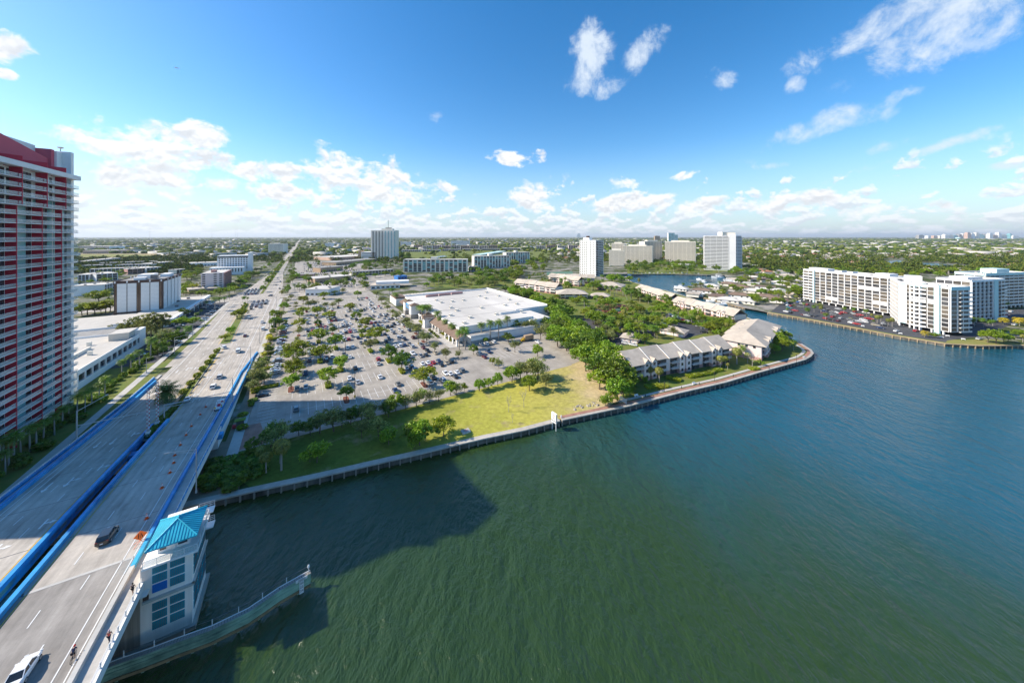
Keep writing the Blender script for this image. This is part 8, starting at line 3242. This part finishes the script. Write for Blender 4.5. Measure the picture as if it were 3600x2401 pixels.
# left verge: palms and trees below the tower
J_ = crop(0,1300,.2551)
SCL[J_] = .2551
plant(J_, [(75,1440,1060, 'royal',.95),(28,1250,900, 'royal',.95),(285,1180,830, 'royal',.95),(410,1130,720, 'royal',.9),(600,980,640, 'royal',1.0),(945,660,440, 'royal',1.1),(1170,580,250, 'royal',.9),(1265,500,200, 'royal',.9),(1365,430,160, 'royal',.9),(1445,360,60, 'royal',.9),(190,1250,800, 'royal',1),(750,900,560, 'royal',1),(500,1080,690, 'royal'),(860,780,480, 'royal'),(1060,640,300, 'royal'),(120,1330,900, 'royal')], 'tower palms')
for i in range(40):
 a = 92 + i * 5.0
 bush(*XY(a, -70 + gc.uniform(-2.5,1.5)), gc.uniform(3,5), gc.uniform(1.5,2.8), 'tower palms', 'bushdark')
plant(D_, [(875,1440,1180, 'royal'),(1020,1420,1285, 'coco',1.1),(1285,1230,1062, 'coco',1.0),(1170,1180,1080, 'coco'),(1100,1400,1310, 'coco'),(755,1560,1320, 'royal',.9),(660,1600,1370, 'royal',.9),(560,1640,1430, 'royal',.9),(1120,1290,1150, 'dark',1.4),(1200,1280,1160, 'dark',1.3),(960,1400,1240, 'dark',1.3),(640,1200,1000, 'pine',1.0),(740,1190,960, 'pine',1.0),(830,1200,935, 'pine',1.0),(930,1190,940, 'pine',1.0),(1010,1180,930, 'pine',.9),(560,1180,1040, 'pine',.9),(420,1170,1070, 'pine',.9),(880,1230,1010, 'pine',1.1),(1210,1100,985, 'green',1.5),(1340,1090,985, 'green',1.5),(1375,1020,920, 'coco'),(1240,1000,890, 'dark',1.0),(1190,980,895, 'dark',1.0),(1260,930,870, 'dark',1.2),(1330,910,860, 'dark'),(1440,960,890, 'coco'),(1495,890,800, 'royal'),(1585,920,750, 'royal'),(1640,880,750, 'royal'),(1690,860,755, 'royal'),(1745,800,740, 'royal'),(1640,760,660, 'green',1.4),(1740,740,650, 'green',1.3),(1800,720,640, 'yellow',1.2),(1540,760,700, 'olive',1.3),(1440,760,690, 'green',1.5),(1270,720,665, 'green',1.4),(1000,1290,1140, 'olive',1.2),(1040,1240,1110, 'olive',1.2)], 'left verge')
plant(D_, [(310,830,690, 'yellow',1.4),(180,960,830, 'yellow',1.5),(260,960,820, 'yellow',1.5),(120,970,840, 'yellow',1.4),(380,940,800, 'yellow',1.5),(430,930,805, 'yellow',1.4),(330,950,850, 'olive',1.2),(420,820,760, 'coco'),(300,670,610, 'coco'),(350,670,615, 'coco'),(1270,660,630, 'sabal'),(1300,660,630, 'sabal'),(1340,650,610, 'sabal'),(1385,640,605, 'sabal'),(1420,640,600, 'sabal'),(1660,670,620, 'dark',1.2),(1590,690,640, 'green')], 'marina')
fill([D_(1220,620), D_(1260,500), D_(1450,470), D_(1450,560), D_(1330,600)], 16, ['yellow', 'olive', 'yellow', 'dark'], 7,10, 'marina',7,(1.2,1.5),18)
fill([D_(1890,620), D_(1850,560), D_(2050,480), D_(2130,470), D_(2090,540)], 10, ['dark', 'olive', 'green'], 7,10, 'marina',7,(1.1,1.4),19)
# peninsula
plant(K_, [(695,390,290, 'olive',1.0),(790,345,265, 'yellow',1.4),(830,350,280, 'green',1.3),(930,370,290, 'yellow',1.5),(985,365,290, 'green',1.2),(1000,450,370, 'green',1.4),(940,440,360, 'green'),(1215,400,310, 'olive',.9),(780,410,370, 'small'),(880,440,350, 'royal',1.0),(1090,410,345, 'sabal',1.0),(610,300,195, 'green',1.3),(640,310,210, 'green',1.2),(760,230,180, 'green'),(800,270,220, 'yellow',1.4),(850,250,215, 'yellow',1.2),(740,290,240, 'green'),(990,300,240, 'green',1.4),(1040,290,235, 'green',1.3),(970,215,165, 'green',1.4),(1080,215,165, 'green',1.4),(1130,230,140, 'green',1.3),(1180,180,115, 'green'),(1030,130,70, 'olive',1.2),(960,120,60, 'dark',1.2),(1100,190,125, 'green',1.3),(1220,210,160, 'green',1.2),(1380,270,180, 'green',1.0),(1440,290,230, 'sabal'),(1400,310,220, 'sabal'),(1350,300,230, 'royal'),(1250,240,160, 'sabal'),(1300,240,170, 'sabal'),(1180,270,170, 'royal'),(1110,270,200, 'royal'),(1500,330,270, 'coco'),(1520,350,280, 'gold',1.1),(1570,330,255, 'green',1.2),(1640,310,230, 'coco'),(1760,270,218, 'coco'),(1600,390,320, 'green'),(1630,450,395, 'coco')], 'peninsula')
plant(K_, [(1037,715,600, 'sabal',1.1),(1107,735,607, 'sabal',1.1),(1565,630,520, 'sabal',1.1),(1605,620,525, 'sabal',1.1),(1535,610,520, 'sabal',1.0),(1690,600,455, 'sabal',1.0),(1740,560,440, 'coco',1.0),(1790,530,440, 'coco',1.0),(1850,540,460, 'sabal',1.0),(1930,530,420, 'sabal',1.0),(1890,500,400, 'sabal',1.0),(1805,620,520, 'dead',1.2),(1870,610,560, 'small'),(2030,500,405, 'yellow',1.2),(2000,480,350, 'green',.9),(2115,495,400, 'coco',1.1),(2020,380,325, 'coco'),(1960,430,350, 'sabal'),(2040,440,370, 'sabal'),(1000,740,690, 'small',1.0),(890,810,740, 'dark',1.3),(1620,640,580, 'sabal')], 'promenade')
for (u, v, l, w) in ((1060,770,7,3),(1130,775,5,3),(1215,715,6,3),(1440,680,10,2.6),(1370,690,8,3),(1540,650,6,2.5),(1820,640,5,2.5),(1480,665,5,3)):
 x, y = K_(u, v)
 hedge(x, y, l, w, .9, R(-35 if u % 2 else 20), 'promenade')
fill([K_(320,40), K_(620,60), K_(780,110), K_(900,130), K_(860,60), K_(700,10), K_(400,-20)], 30, ['coco', 'royal', 'green', 'sabal'], 7,11, 'peninsula',5,(.9,1.2),31)
fill([S_(1600,740), S_(2195,800), S_(2195,660), S_(1960,600), S_(1600,620)], 34, ['sabal', 'royal', 'sabal', 'coco', 'olive'], 6,9, 'peninsula',4.5,(.9,1.2),32)
fill([L_(560,660), L_(880,660), L_(940,620), L_(860,600), L_(640,610)], 14, ['coco', 'royal', 'green'], 8,13, 'peninsula',5,(.9,1.2),33)
fill([K_(560,420), K_(640,380), K_(760,420), K_(720,470)], 6, ['green', 'olive'], 6,8, 'peninsula',4,(1,1.3),34)
for i in range(36):
 f = i / 36
 x, y = K_(1180 + 560 * f, 262 + 120 * f + gc.uniform(-8,8))
 bush(x, y, gc.uniform(2,3.5), gc.uniform(1,2.2), 'peninsula', gc.choice(('bush', 'bushdark')))
x, y = L_(1018,668)
tree('sabal', x, y, 13,9, 'lagoon shore')
# right bank, lagoon shores
plant(C_, [(85,930,840, 'coco',1.1),(232,790,680, 'coco',1.0),(390,850,730, 'coco',1.0),(485,1000,820, 'coco',1.0),(585,930,770, 'coco',.9),(712,950,790, 'sabal',.9),(795,1070,920, 'coco',1.2),(1130,950,810, 'coco',1.0),(1325,980,820, 'coco',.9),(1245,1075,1005, 'gold',1.5),(1555,1020,840, 'coco',1.0),(1650,1050,940, 'sabal',1.1),(1745,1130,960, 'sabal',1.0),(1812,1110,960, 'sabal',.9),(1690,1140,1060, 'coco',1.2),(1945,1185,1020, 'sabal',.9),(2020,1195,1000, 'sabal',.8),(345,860,830, 'coco',1.3),(220,830,780, 'olive',1.3),(680,850,760, 'olive',1.4),(270,680,450, 'green',1.0),(330,680,500, 'dark',1.0),(380,690,610, 'yellow',1.0),(95,690,480, 'royal',.9)], 'condominium palms')
plant(B_, [(655,1245,1090, 'gold',1.0),(805,1255,1165, 'small',1.3),(1625,1330,1130, 'green',1.1),(1750,1345,1120, 'green',1.15),(1870,1330,1180, 'green',1.1),(1930,1320,1190, 'green',1.1),(2055,1260,1130, 'green',1.1),(2140,1250,1125, 'green',1.1),(2160,1320,1180, 'sabal',1.0),(1860,1050,890, 'gold',1.0),(2110,1070,870, 'gold',1.0),(1925,810,680, 'coco',1.0),(1420,1080,920, 'coco',1.1),(1560,1090,930, 'coco',1.1),(1640,1100,960, 'coco',1.2),(1700,1080,960, 'coco',1.2),(1350,1000,900, 'coco',1.1),(1880,1180,1130, 'small',1.6)], 'condominium palms')
fill([G(2390,1012), G(2640,1088), G(2830,1060), G(2820,990), G(2640,975), G(2540,1002)], 60, ['green', 'sabal', 'coco', 'dark', 'olive', 'yellow'], 5.5,9, 'right bank',7,(1,1.35),41)
fill([G(2210,962), G(2490,964), G(2640,950), G(2640,932), G(2200,930)], 54, ['dark', 'green', 'coco', 'olive', 'royal', 'green'], 9,14, 'lagoon shore',9,(1,1.3),42)
fill([G(2540,966), G(2640,972), G(2700,955), G(2620,945)], 14, ['green', 'coco', 'dark'], 8,11, 'lagoon shore',9,(1,1.3),43)
fill([G(3060,985), G(3420,1000), G(3640,985), G(3640,965), G(3200,955), G(2840,950)], 46, ['green', 'dark', 'green', 'sabal', 'royal'], 9,13, 'behind condominiums',9,(1.1,1.5),44)
fill([G(2630,1000), G(2830,1000), G(2840,955), G(2640,950)], 26, ['green', 'dark', 'sabal', 'royal'], 7,11, 'behind condominiums',9,(1,1.4),45)
# middle distance beyond the car park
fill([Z_(20,620), Z_(380,600), Z_(620,560), Z_(980,560), Z_(1000,640), Z_(560,600), Z_(200,680)], 34, ['olive', 'royal', 'dark', 'yellow', 'royal'], 6,9.5, 'beyond car park',7,(.9,1.3),51)
fill([Z_(40,520), Z_(400,505), Z_(800,470), Z_(1300,440), Z_(1400,500), Z_(1000,510), Z_(500,560), Z_(100,560)], 36, ['royal', 'dark', 'green', 'olive'], 6.5,10, 'beyond car park',8,(.9,1.3),52)
fill([Z_(700,420), Z_(1000,330), Z_(1330,350), Z_(1400,400), Z_(1100,410), Z_(800,440)], 36, ['dark', 'olive', 'dark', 'royal'], 8,13, 'beyond car park',9,(1,1.4),53)
fill([Z_(1330,250), Z_(1400,230), Z_(1500,270), Z_(1420,300)], 10, ['dark'], 11,15, 'beyond car park',9,(1,1.4),54)

# thicken the groves
plant(K_, [(1190,330,250, 'green',1.3),(1130,360,290, 'green',1.4),(1060,380,310, 'green',1.3),(870,320,250, 'green',1.4),(720,360,280, 'green',1.4),(680,300,220, 'green',1.3),(900,230,170, 'green',1.3),(1500,300,240, 'green',1.3),(1560,300,250, 'sabal',1.2),(1450,340,280, 'green',1.3),(1660,370,300, 'coco',1.2),(1690,480,400, 'coco',1.1),(1720,520,430, 'sabal',1.1),(1770,590,500, 'sabal',1.1),(2060,420,350, 'green',1.1),(1975,520,450, 'green',1.1),(2090,470,410, 'sabal',1.1)], 'peninsula')
fill([K_(330,60), K_(600,130), K_(900,160), K_(1150,260), K_(1240,300), K_(1180,380), K_(1050,440), K_(760,430), K_(640,330), K_(520,200), K_(330,130)], 70, ['green', 'yellow', 'coco', 'sabal', 'olive', 'royal', 'small'], 5.5,9, 'peninsula',5.2,(1,1.4),61)
fill([K_(1180,250), K_(1740,330), K_(1700,420), K_(1500,390), K_(1300,300)], 22, ['sabal', 'small', 'coco', 'yellow'], 5,8, 'peninsula',4.5,(1,1.3),62)
fill([K_(820,20), K_(1000,110), K_(1180,160), K_(1150,200), K_(900,120), K_(780,60)], 20, ['dark', 'coco', 'olive', 'royal'], 7,11, 'peninsula',5,(1,1.3),63)
fill([S_(600,735), S_(1300,738), S_(1640,700), S_(1640,545), S_(1100,575), S_(700,620)], 50, ['olive', 'royal', 'yellow', 'small', 'green'], 6,10, 'behind store',5.5,(1.1,1.45),64)
fill([G(2206,962), G(2486,963), G(2600,948), G(2500,928), G(2200,928)], 60, ['olive', 'coco', 'yellow', 'royal', 'small', 'dark'], 8,13, 'lagoon shore',7,(1.1,1.4),65)
fill([D_(80,760), D_(460,760), D_(460,640), D_(700,480), D_(1250,470), D_(1250,420), D_(80,420)], 46, ['olive', 'yellow', 'coco', 'royal', 'small'], 6,9, 'marina',7,(1.1,1.5),66)
fill([D_(1220,760), D_(1250,640), D_(1440,650), D_(1500,700), D_(1400,770)], 16, ['olive', 'yellow', 'small'], 5,8, 'marina',6,(1.1,1.5),67)
fill([D_(1750,700), D_(1780,600), D_(1950,560), D_(1990,600), D_(1880,680)], 14, ['royal', 'olive', 'small'], 6,9, 'left verge',6,(1,1.3),68)

# ------------------------------------------------------------------ labels for everything planted
WHERE = {'island': 'on a car park island', 'store front': 'in front of the white-roofed store', 'store side': 'beside the white-roofed store', 'grove': 'in the grove right of the store', 'store wall': 'along the store right wall', 'behind store': 'behind the white-roofed store', 'far grove': 'in the grove before the canal bend', 'park': 'on the waterside park lawn',
   'bridge foot': 'at the foot of the bridge', 'boulevard strip': 'between boulevard and car park', 'median': 'on the boulevard median', 'far boulevard': 'along the far boulevard', 'tower palms': 'below the red and white tower', 'left verge': 'on the left side of the boulevard', 'marina': 'near the marina apartments', 'peninsula': 'among the peninsula townhouses', 'promenade': 'on the lawn above the brick promenade',
   'lagoon shore': 'on the far lagoon shore', 'condominium palms': 'in front of the aqua condominiums', 'right bank': 'among the right bank houses', 'behind condominiums': 'behind the aqua condominiums', 'beyond car park': 'beyond the big car park', 'store drive': 'beside the store drive'}
by = {}
for o, k, g, lab in TREES:
 by.setdefault((k if k not in ('coco',) else k, g), []).append(o)
for (k, g), L1 in by.items():
 L1.sort(key=lambda o: screen(o.location.x, o.location.y)[0])
 for i, o in enumerate(L1):
  w = ', %s from left' % ordn(i + 1) if len(L1) > 1 else ''
  tag(o, '%s %s%s' % (ADJ[k], WHERE[g], w), 'palm' if 'palm' in ADJ[k] else 'tree',('palms ' if 'palm' in ADJ[k] else 'trees ') + WHERE[g])
by = {}
for o, n, g in HEDGES:
 by.setdefault((n, g), []).append(o)
for (n, g), L1 in by.items():
 L1.sort(key=lambda o: screen(o.location.x, o.location.y)[0])
 for i, o in enumerate(L1):
  tag(o, '%s %s%s' % (n, WHERE[g], ', %s from left' % ordn(i + 1) if len(L1) > 1 else ''), 'hedge' if 'hedge' in n else 'shrub', n + 's ' + WHERE[g])
PLW = {'queue': 'waiting in the queue at the boulevard lights', 'far queue': 'waiting beyond the crossing', 'crossing': 'moving beyond the boulevard crossing', 'lot near': 'in the near half of the store car park', 'store side': 'parked close beside the store', 'hedge row': 'parked along the boulevard hedge', 'shop strip': 'parked before the shop strip', 'condominium car park': 'in the condominium car park', 'condominium drive': 'near the aqua-finned condominium', 'townhouse car park': 'in the townhouse car park'}
by = {}
KN = {'sedan': 'car', 'suv': 'SUV', 'van': 'van', 'pickup': 'pickup truck'}
for o, k, c, pl, lab in CARLIST:
 if lab:
  tag(o, lab, KN[k].lower() if k != 'pickup' else 'pickup', 'vehicles on the road')
 else:
  by.setdefault((k, c, pl), []).append(o)
for (k, c, pl), L1 in by.items():
 L1.sort(key=lambda o: screen(o.location.x, o.location.y)[0])
 if pl.startswith('row'):
  _, n, side = pl.split(' ',2)
  where = 'on the %s of the %s car park row' % (side, ordn(int(n)))
  grp = 'cars parked in the store car park'
 else:
  where = PLW[pl]
  grp = 'cars ' + where
 for i, o in enumerate(L1):
  tag(o, '%s %s %s%s' % (c, KN[k], where, ', %s from left' % ordn(i + 1) if len(L1) > 1 else ''), KN[k].lower() if k != 'pickup' else 'pickup', grp)

# ------------------------------------------------------------------ far woods and rooftops: too many and too small to tell apart
fr_ = np.random.RandomState(12)

def ico(sub):
 t = (1 + 5 ** .5) / 2
 v = [(-1, t, 0),(1, t, 0),(-1,-t, 0),(1,-t, 0),(0,-1, t),(0,1, t),(0,-1,-t),(0,1,-t),(t, 0,-1),(t, 0,1),(-t, 0,-1),(-t, 0,1)]
 f = [(0,11,5),(0,5,1),(0,1,7),(0,7,10),(0,10,11),(1,5,9),(5,11,4),(11,10,2),(10,7,6),(7,1,8),(3,9,4),(3,4,2),(3,2,6),(3,6,8),(3,8,9),(4,9,5),(2,4,11),(6,2,10),(8,6,7),(9,8,1)]
 v = [np.array(p) / np.linalg.norm(p) for p in v]
 for _ in range(sub):
  cache, nf = {}, []

  def mid(a, b):
   k = (min(a, b), max(a, b))
   if k not in cache:
    m_ = v[a] + v[b]
    v.append(m_ / np.linalg.norm(m_))
    cache[k] = len(v) - 1
   return cache[k]
  for a, b, c in f:
   x, y, z = mid(a, b), mid(b, c), mid(c, a)
   nf += [(a, x, z),(b, y, x),(c, z, y),(x, y, z)]
  f = nf
 return np.array(v), np.array(f)

IV, IF = ico(1)
shapes = []
for s in range(6):
 r = 1 + fr_.normal(size=len(IV)) * .17
 shapes.append(IV * r[:, None])
occ = np.array([(q[0], q[1], q[2]) for q in OCC])
lots = [[XY(p[0], p[1]) for p in ((125,-60),(125,170),(350,180),(440,72),(1060,132),(1060,-12),(440,-62))]]
waterp = [[G(2200,972), G(2546,972), G(2600,1010), G(2380,1012)], [G(3100,934), G(3200,936), G(3180,912), G(3100,912)], [G(3230,940), G(3440,948), G(3440,938), G(3230,920)], [G(200,1022), G(372,1008), G(350,992), G(200,998)],
    [G(1440,916), G(1580,905), G(1580,896), G(1440,905)], [G(270,912), G(600,904), G(560,892), G(270,892)], [G(2610,966), G(2770,954), G(2740,943), G(2600,950)]]
golf = [G(1390,900), G(1420,880), G(1640,882), G(1760,876), G(1900,884), G(1940,880), G(1930,905), G(1700,915), G(1500,915)]
TV, TF, off = [], [], 0
NV, NQ, noff = [], [], 0
n_done = 0
tries = 0
while n_done < 14000 and tries < 90000:
 tries += 1
 u = fr_.uniform(-300,3900)
 v = 833.6 + 130 * fr_.uniform(0,1) ** 1.5
 if fr_.uniform() < .22:
  v = 833.3 + fr_.uniform(0,14)
 Y = H * F / (v - HV)
 X = (u - CX) / F * Y
 if Y > 22000:
  continue
 if v > 962 or (v > 925 and 700 < u < 2640):
  continue
 a_, b_ = toAB(X, Y)
 if abs(b_ + 39) < (24 if Y < 650 else 12) and a_ < 9000:
  continue
 d2 = (occ[:, 0] - X) ** 2 + (occ[:, 1] - Y) ** 2
 if (d2 < (occ[:, 2] * .8) ** 2).any():
  continue
 p = (X, Y)
 if any(inside(p, w) for w in lots + waterp):
  continue
 if inside(p, golf) and fr_.uniform() < .8:
  continue
 far = Y / 2500.0
 h = fr_.uniform(5,10) * (1 + min(far, 2.2) * .25)
 w = h * fr_.uniform(.5,.85) * (1 + min(far, 4.0) * .75)
 if Y < 1250:                          # nearer crowns: clumps of leaf-sized faces
  n = int(90 if Y < 800 else 60)
  d = fr_.normal(size=(n, 3))
  d /= np.linalg.norm(d, axis=1)[:, None]
  d *= fr_.uniform(.55,1.05, n)[:, None]
  d[:, 2] = np.maximum(d[:, 2], -.6)
  wob = 1 + .25 * np.sin(3 * np.arctan2(d[:, 1], d[:, 0]) + u)
  C = np.stack([d[:, 0] * w * wob + X, d[:, 1] * w * wob + Y, d[:, 2] * h * .5 + h * .55], 1)
  V_n, Q_n = leaf_quads(C, h * .27, fr_, .2,1.3)
  NV.append(V_n)
  NQ.append(Q_n + noff)
  noff += len(V_n)
  n_done += 1
  continue
 sh = shapes[fr_.randint(6)]
 ang = fr_.uniform(0,6.28)
 c, s = math.cos(ang), math.sin(ang)
 V = np.empty_like(sh)
 V[:, 0] = (sh[:, 0] * c - sh[:, 1] * s) * w + X
 V[:, 1] = (sh[:, 0] * s + sh[:, 1] * c) * w + Y
 V[:, 2] = sh[:, 2] * h * .5 + h * .52
 TV.append(V)
 TF.append(IF + off)
 off += len(V)
 n_done += 1

def big_mesh(name, V, Fc, mats, mi=None):
 V = np.concatenate(V).astype(np.float32)
 Fc = np.concatenate(Fc).astype(np.int32)
 k = Fc.shape[1]
 me = bpy.data.meshes.new(name)
 me.vertices.add(len(V))
 me.vertices.foreach_set('co', V.ravel())
 me.loops.add(Fc.size)
 me.loops.foreach_set('vertex_index', Fc.ravel())
 me.polygons.add(len(Fc))
 me.polygons.foreach_set('loop_start', np.arange(len(Fc), dtype=np.int32) * k)
 me.polygons.foreach_set('loop_total', np.full(len(Fc), k, np.int32))
 for m in mats:
  me.materials.append(m)
 if mi is not None:
  me.polygons.foreach_set('material_index', np.array(mi, np.int32))
 me.update(calc_edges=True)
 return me

def far_leaf():
 m = bpy.data.materials.new('far_canopy')
 m.use_nodes = True
 nt = m.node_tree
 b = nt.nodes['Principled BSDF']
 b.inputs['Roughness'].default_value = .95
 b.inputs['Specular IOR Level'].default_value = .05
 ge = nt.nodes.new('ShaderNodeNewGeometry')
 tc = nt.nodes.new('ShaderNodeTexCoord')
 nz = nt.nodes.new('ShaderNodeTexNoise')
 nz.inputs['Scale'].default_value = .45
 nz.inputs['Detail'].default_value = 4
 nt.links.new(tc.outputs['Object'], nz.inputs['Vector'])
 ad = nt.nodes.new('ShaderNodeMath')
 ad.operation = 'MULTIPLY_ADD'
 nt.links.new(ge.outputs['Random Per Island'], ad.inputs[0])
 ad.inputs[1].default_value = .8
 nt.links.new(nz.outputs[0], ad.inputs[2])
 cr = nt.nodes.new('ShaderNodeValToRGB')
 cr.color_ramp.elements[0].position = .4
 cr.color_ramp.elements[0].color = (.022,.046,.012,1)
 cr.color_ramp.elements[1].position = 1.15
 cr.color_ramp.elements[1].color = (.15,.175,.03,1)
 e = cr.color_ramp.elements.new(.8)
 e.color = (.065,.115,.02,1)
 nt.links.new(ad.outputs[0], cr.inputs[0])
 nt.links.new(cr.outputs[0], b.inputs['Base Color'])
 bp = nt.nodes.new('ShaderNodeBump')
 bp.inputs['Strength'].default_value = 1.0
 bp.inputs['Distance'].default_value = 1.2
 n2 = nt.nodes.new('ShaderNodeTexNoise')
 n2.inputs['Scale'].default_value = 1.1
 n2.inputs['Detail'].default_value = 5
 nt.links.new(tc.outputs['Object'], n2.inputs['Vector'])
 nt.links.new(n2.outputs[0], bp.inputs['Height'])
 nt.links.new(bp.outputs[0], b.inputs['Normal'])
 return m

FL = far_leaf()
o = link('far_trees', big_mesh('far_trees', TV, TF, [FL]))
stuff(o)
tag(o, 'mass of distant tree crowns covering the town to the horizon', 'trees')
o = link('suburb_trees', big_mesh('suburb_trees', NV, NQ, [FL]))
stuff(o)
tag(o, 'mass of leafy suburban trees between the nearer houses', 'trees')
# rooftops
M['farwhite'] = mat('weathered_white_roof',(.50,.48,.44),.9,.25,.01)
BV = np.array([(-.5,-.5,0),(.5,-.5,0),(.5,.5,0),(-.5,.5,0),(-.5,-.5,1),(.5,-.5,1),(.5,.5,1),(-.5,.5,1)])
BF = np.array([(4,5,6,7),(0,1,5,4),(1,2,6,5),(2,3,7,6),(3,0,4,7)])
RV, RF, RM, off = [], [], [], 0
n_done = tries = 0
while n_done < 2300 and tries < 40000:
 tries += 1
 u = fr_.uniform(-300,3900)
 v = 834 + 70 * fr_.uniform(0,1) ** 1.5
 Y = H * F / (v - HV)
 X = (u - CX) / F * Y
 if Y > 16000:
  continue
 a_, b_ = toAB(X, Y)
 if abs(b_ + 39) < 75 and a_ < 9000:
  continue
 d2 = (occ[:, 0] - X) ** 2 + (occ[:, 1] - Y) ** 2
 if (d2 < (occ[:, 2] + 6) ** 2).any() or any(inside((X, Y), w_) for w_ in lots + waterp + [golf]):
  continue
 g = 1 + min(Y / 6000,1.6)
 big = fr_.uniform() < .12
 w, d, h = fr_.uniform(12,26) * g, fr_.uniform(9,14) * g, fr_.uniform(3.5,6) * (1 + .35 * (g - 1))
 if big:
  w, d, h = w * 2.2, d * 1.5, h * 2.0
 ang = math.radians(fr_.choice((0,90)) - 20 + fr_.normal() * 8)
 c, s = math.cos(ang), math.sin(ang)
 V = BV * np.array([w, d, h])
 V = np.stack([V[:, 0] * c - V[:, 1] * s + X, V[:, 0] * s + V[:, 1] * c + Y, V[:, 2]], 1)
 RV.append(V)
 RF.append(BF + off)
 off += 8
 red = 1 if (878 < v < 912 and u > 2550 and fr_.uniform() < .7) or fr_.uniform() < .06 else (2 if fr_.uniform() < .2 else 0)
 RM += [red, 3,3,3,3]
 n_done += 1
o = link('far_rooftops', big_mesh('far_rooftops', RV, RF, [M['farwhite'], M['tile_red'], M['tile'], M['farwhite']], RM))
stuff(o)
tag(o, 'countless small distant rooftops among the trees', 'buildings')
# cars of the far shopping centre
CV, CF, CM, off = [], [], [], 0
fc = random.Random(6)
for row in range(24):
 a = 500 + row * 22
 for i in range(26):
  if fc.random() < .55:
   b = 4 + i * 3.4
   if b > 88:
    continue
   for (dx, dz, hh, w, l) in ((0,.3,.7,1.8,4.4),(-.3,1.0,.5,1.5,2.4)):
    V = BV * np.array([w, l, hh]) + np.array([0, dx, dz])
    X0, Y0 = XY(a, b)
    V = np.stack([V[:, 0] * CS - V[:, 1] * SN + X0, V[:, 0] * SN + V[:, 1] * CS + Y0, V[:, 2]], 1)
    CV.append(V)
    CF.append(BF + off)
    off += 8
    k = fc.randrange(4) if hh > .6 else 3
    CM += [k] * 5
o = link('far_parked_cars', big_mesh('far_parked_cars', CV, CF, [M['white'], M['steel'], M['pole'], M['dark_glass']], CM))
stuff(o)
tag(o, 'mass of tiny parked cars in the far shopping centre lot', 'cars')
for i in range(34):
 a = 505 + (i % 17) * 31
 b = fc.choice((12,34,56,78))
 t_ = tree(fc.choice(('royal', 'green', 'dark')), *XY(a, b + fc.uniform(-4,4)), fc.uniform(6,9), None, '')
 globals().setdefault('FT', []).append(t_)
FT.sort(key=lambda t: screen(t.location.x, t.location.y)[0])
for i, t_ in enumerate(FT):
 tag(t_, 'small tree in the far shopping centre car park, %s from the left' % ordn(i + 1), 'tree', 'trees in the far shopping centre car park')
# airliner, tiny against the sky
yy = 2600.0
t = thing('airliner', 'tiny airliner flying high in the blue sky on the left', 'aeroplane',((623 - CX) / F * yy, yy, H + (HV - 240) / F * yy), R(15))
MB().tube((-16,0,0),(14,0,0),1.9,1.8,8).tube((14,0,0),(19,0,.4),1.8,.3,8).build('fuselage', M['white'], t)
for s in (-1,1):
 MB().add([(-3,0,-.4),(4,0,-.4),(-5, s * 17,.6),(-7, s * 17,.6),(-3,0,0),(4,0,0),(-5, s * 17,.9),(-7, s * 17,.9)], [(0,1,2,3),(7,6,5,4),(0,4,5,1),(1,5,6,2),(2,6,7,3),(3,7,4,0)]).build('wing', M['white'], t)
MB().box(-16,-11,-.2,.2,0,6).build('tail_fin', M['white'], t)

# ------------------------------------------------------------------ haze: even, thin air round the whole scene
hz = MB().box(-61000,61000,-700,61000, WATER - 2.5,400).build('haze', [])
hm_ = bpy.data.materials.new('haze_air')
hm_.use_nodes = True
nt = hm_.node_tree
nt.nodes.clear()
out_ = nt.nodes.new('ShaderNodeOutputMaterial')
pv = nt.nodes.new('ShaderNodeVolumePrincipled')
pv.inputs['Color'].default_value = (.86,.93,1.0,1)
pv.inputs['Density'].default_value = 3.2e-5
pv.inputs['Anisotropy'].default_value = .2
nt.links.new(pv.outputs[0], out_.inputs['Volume'])
hz.data.materials.append(hm_)
stuff(hz)
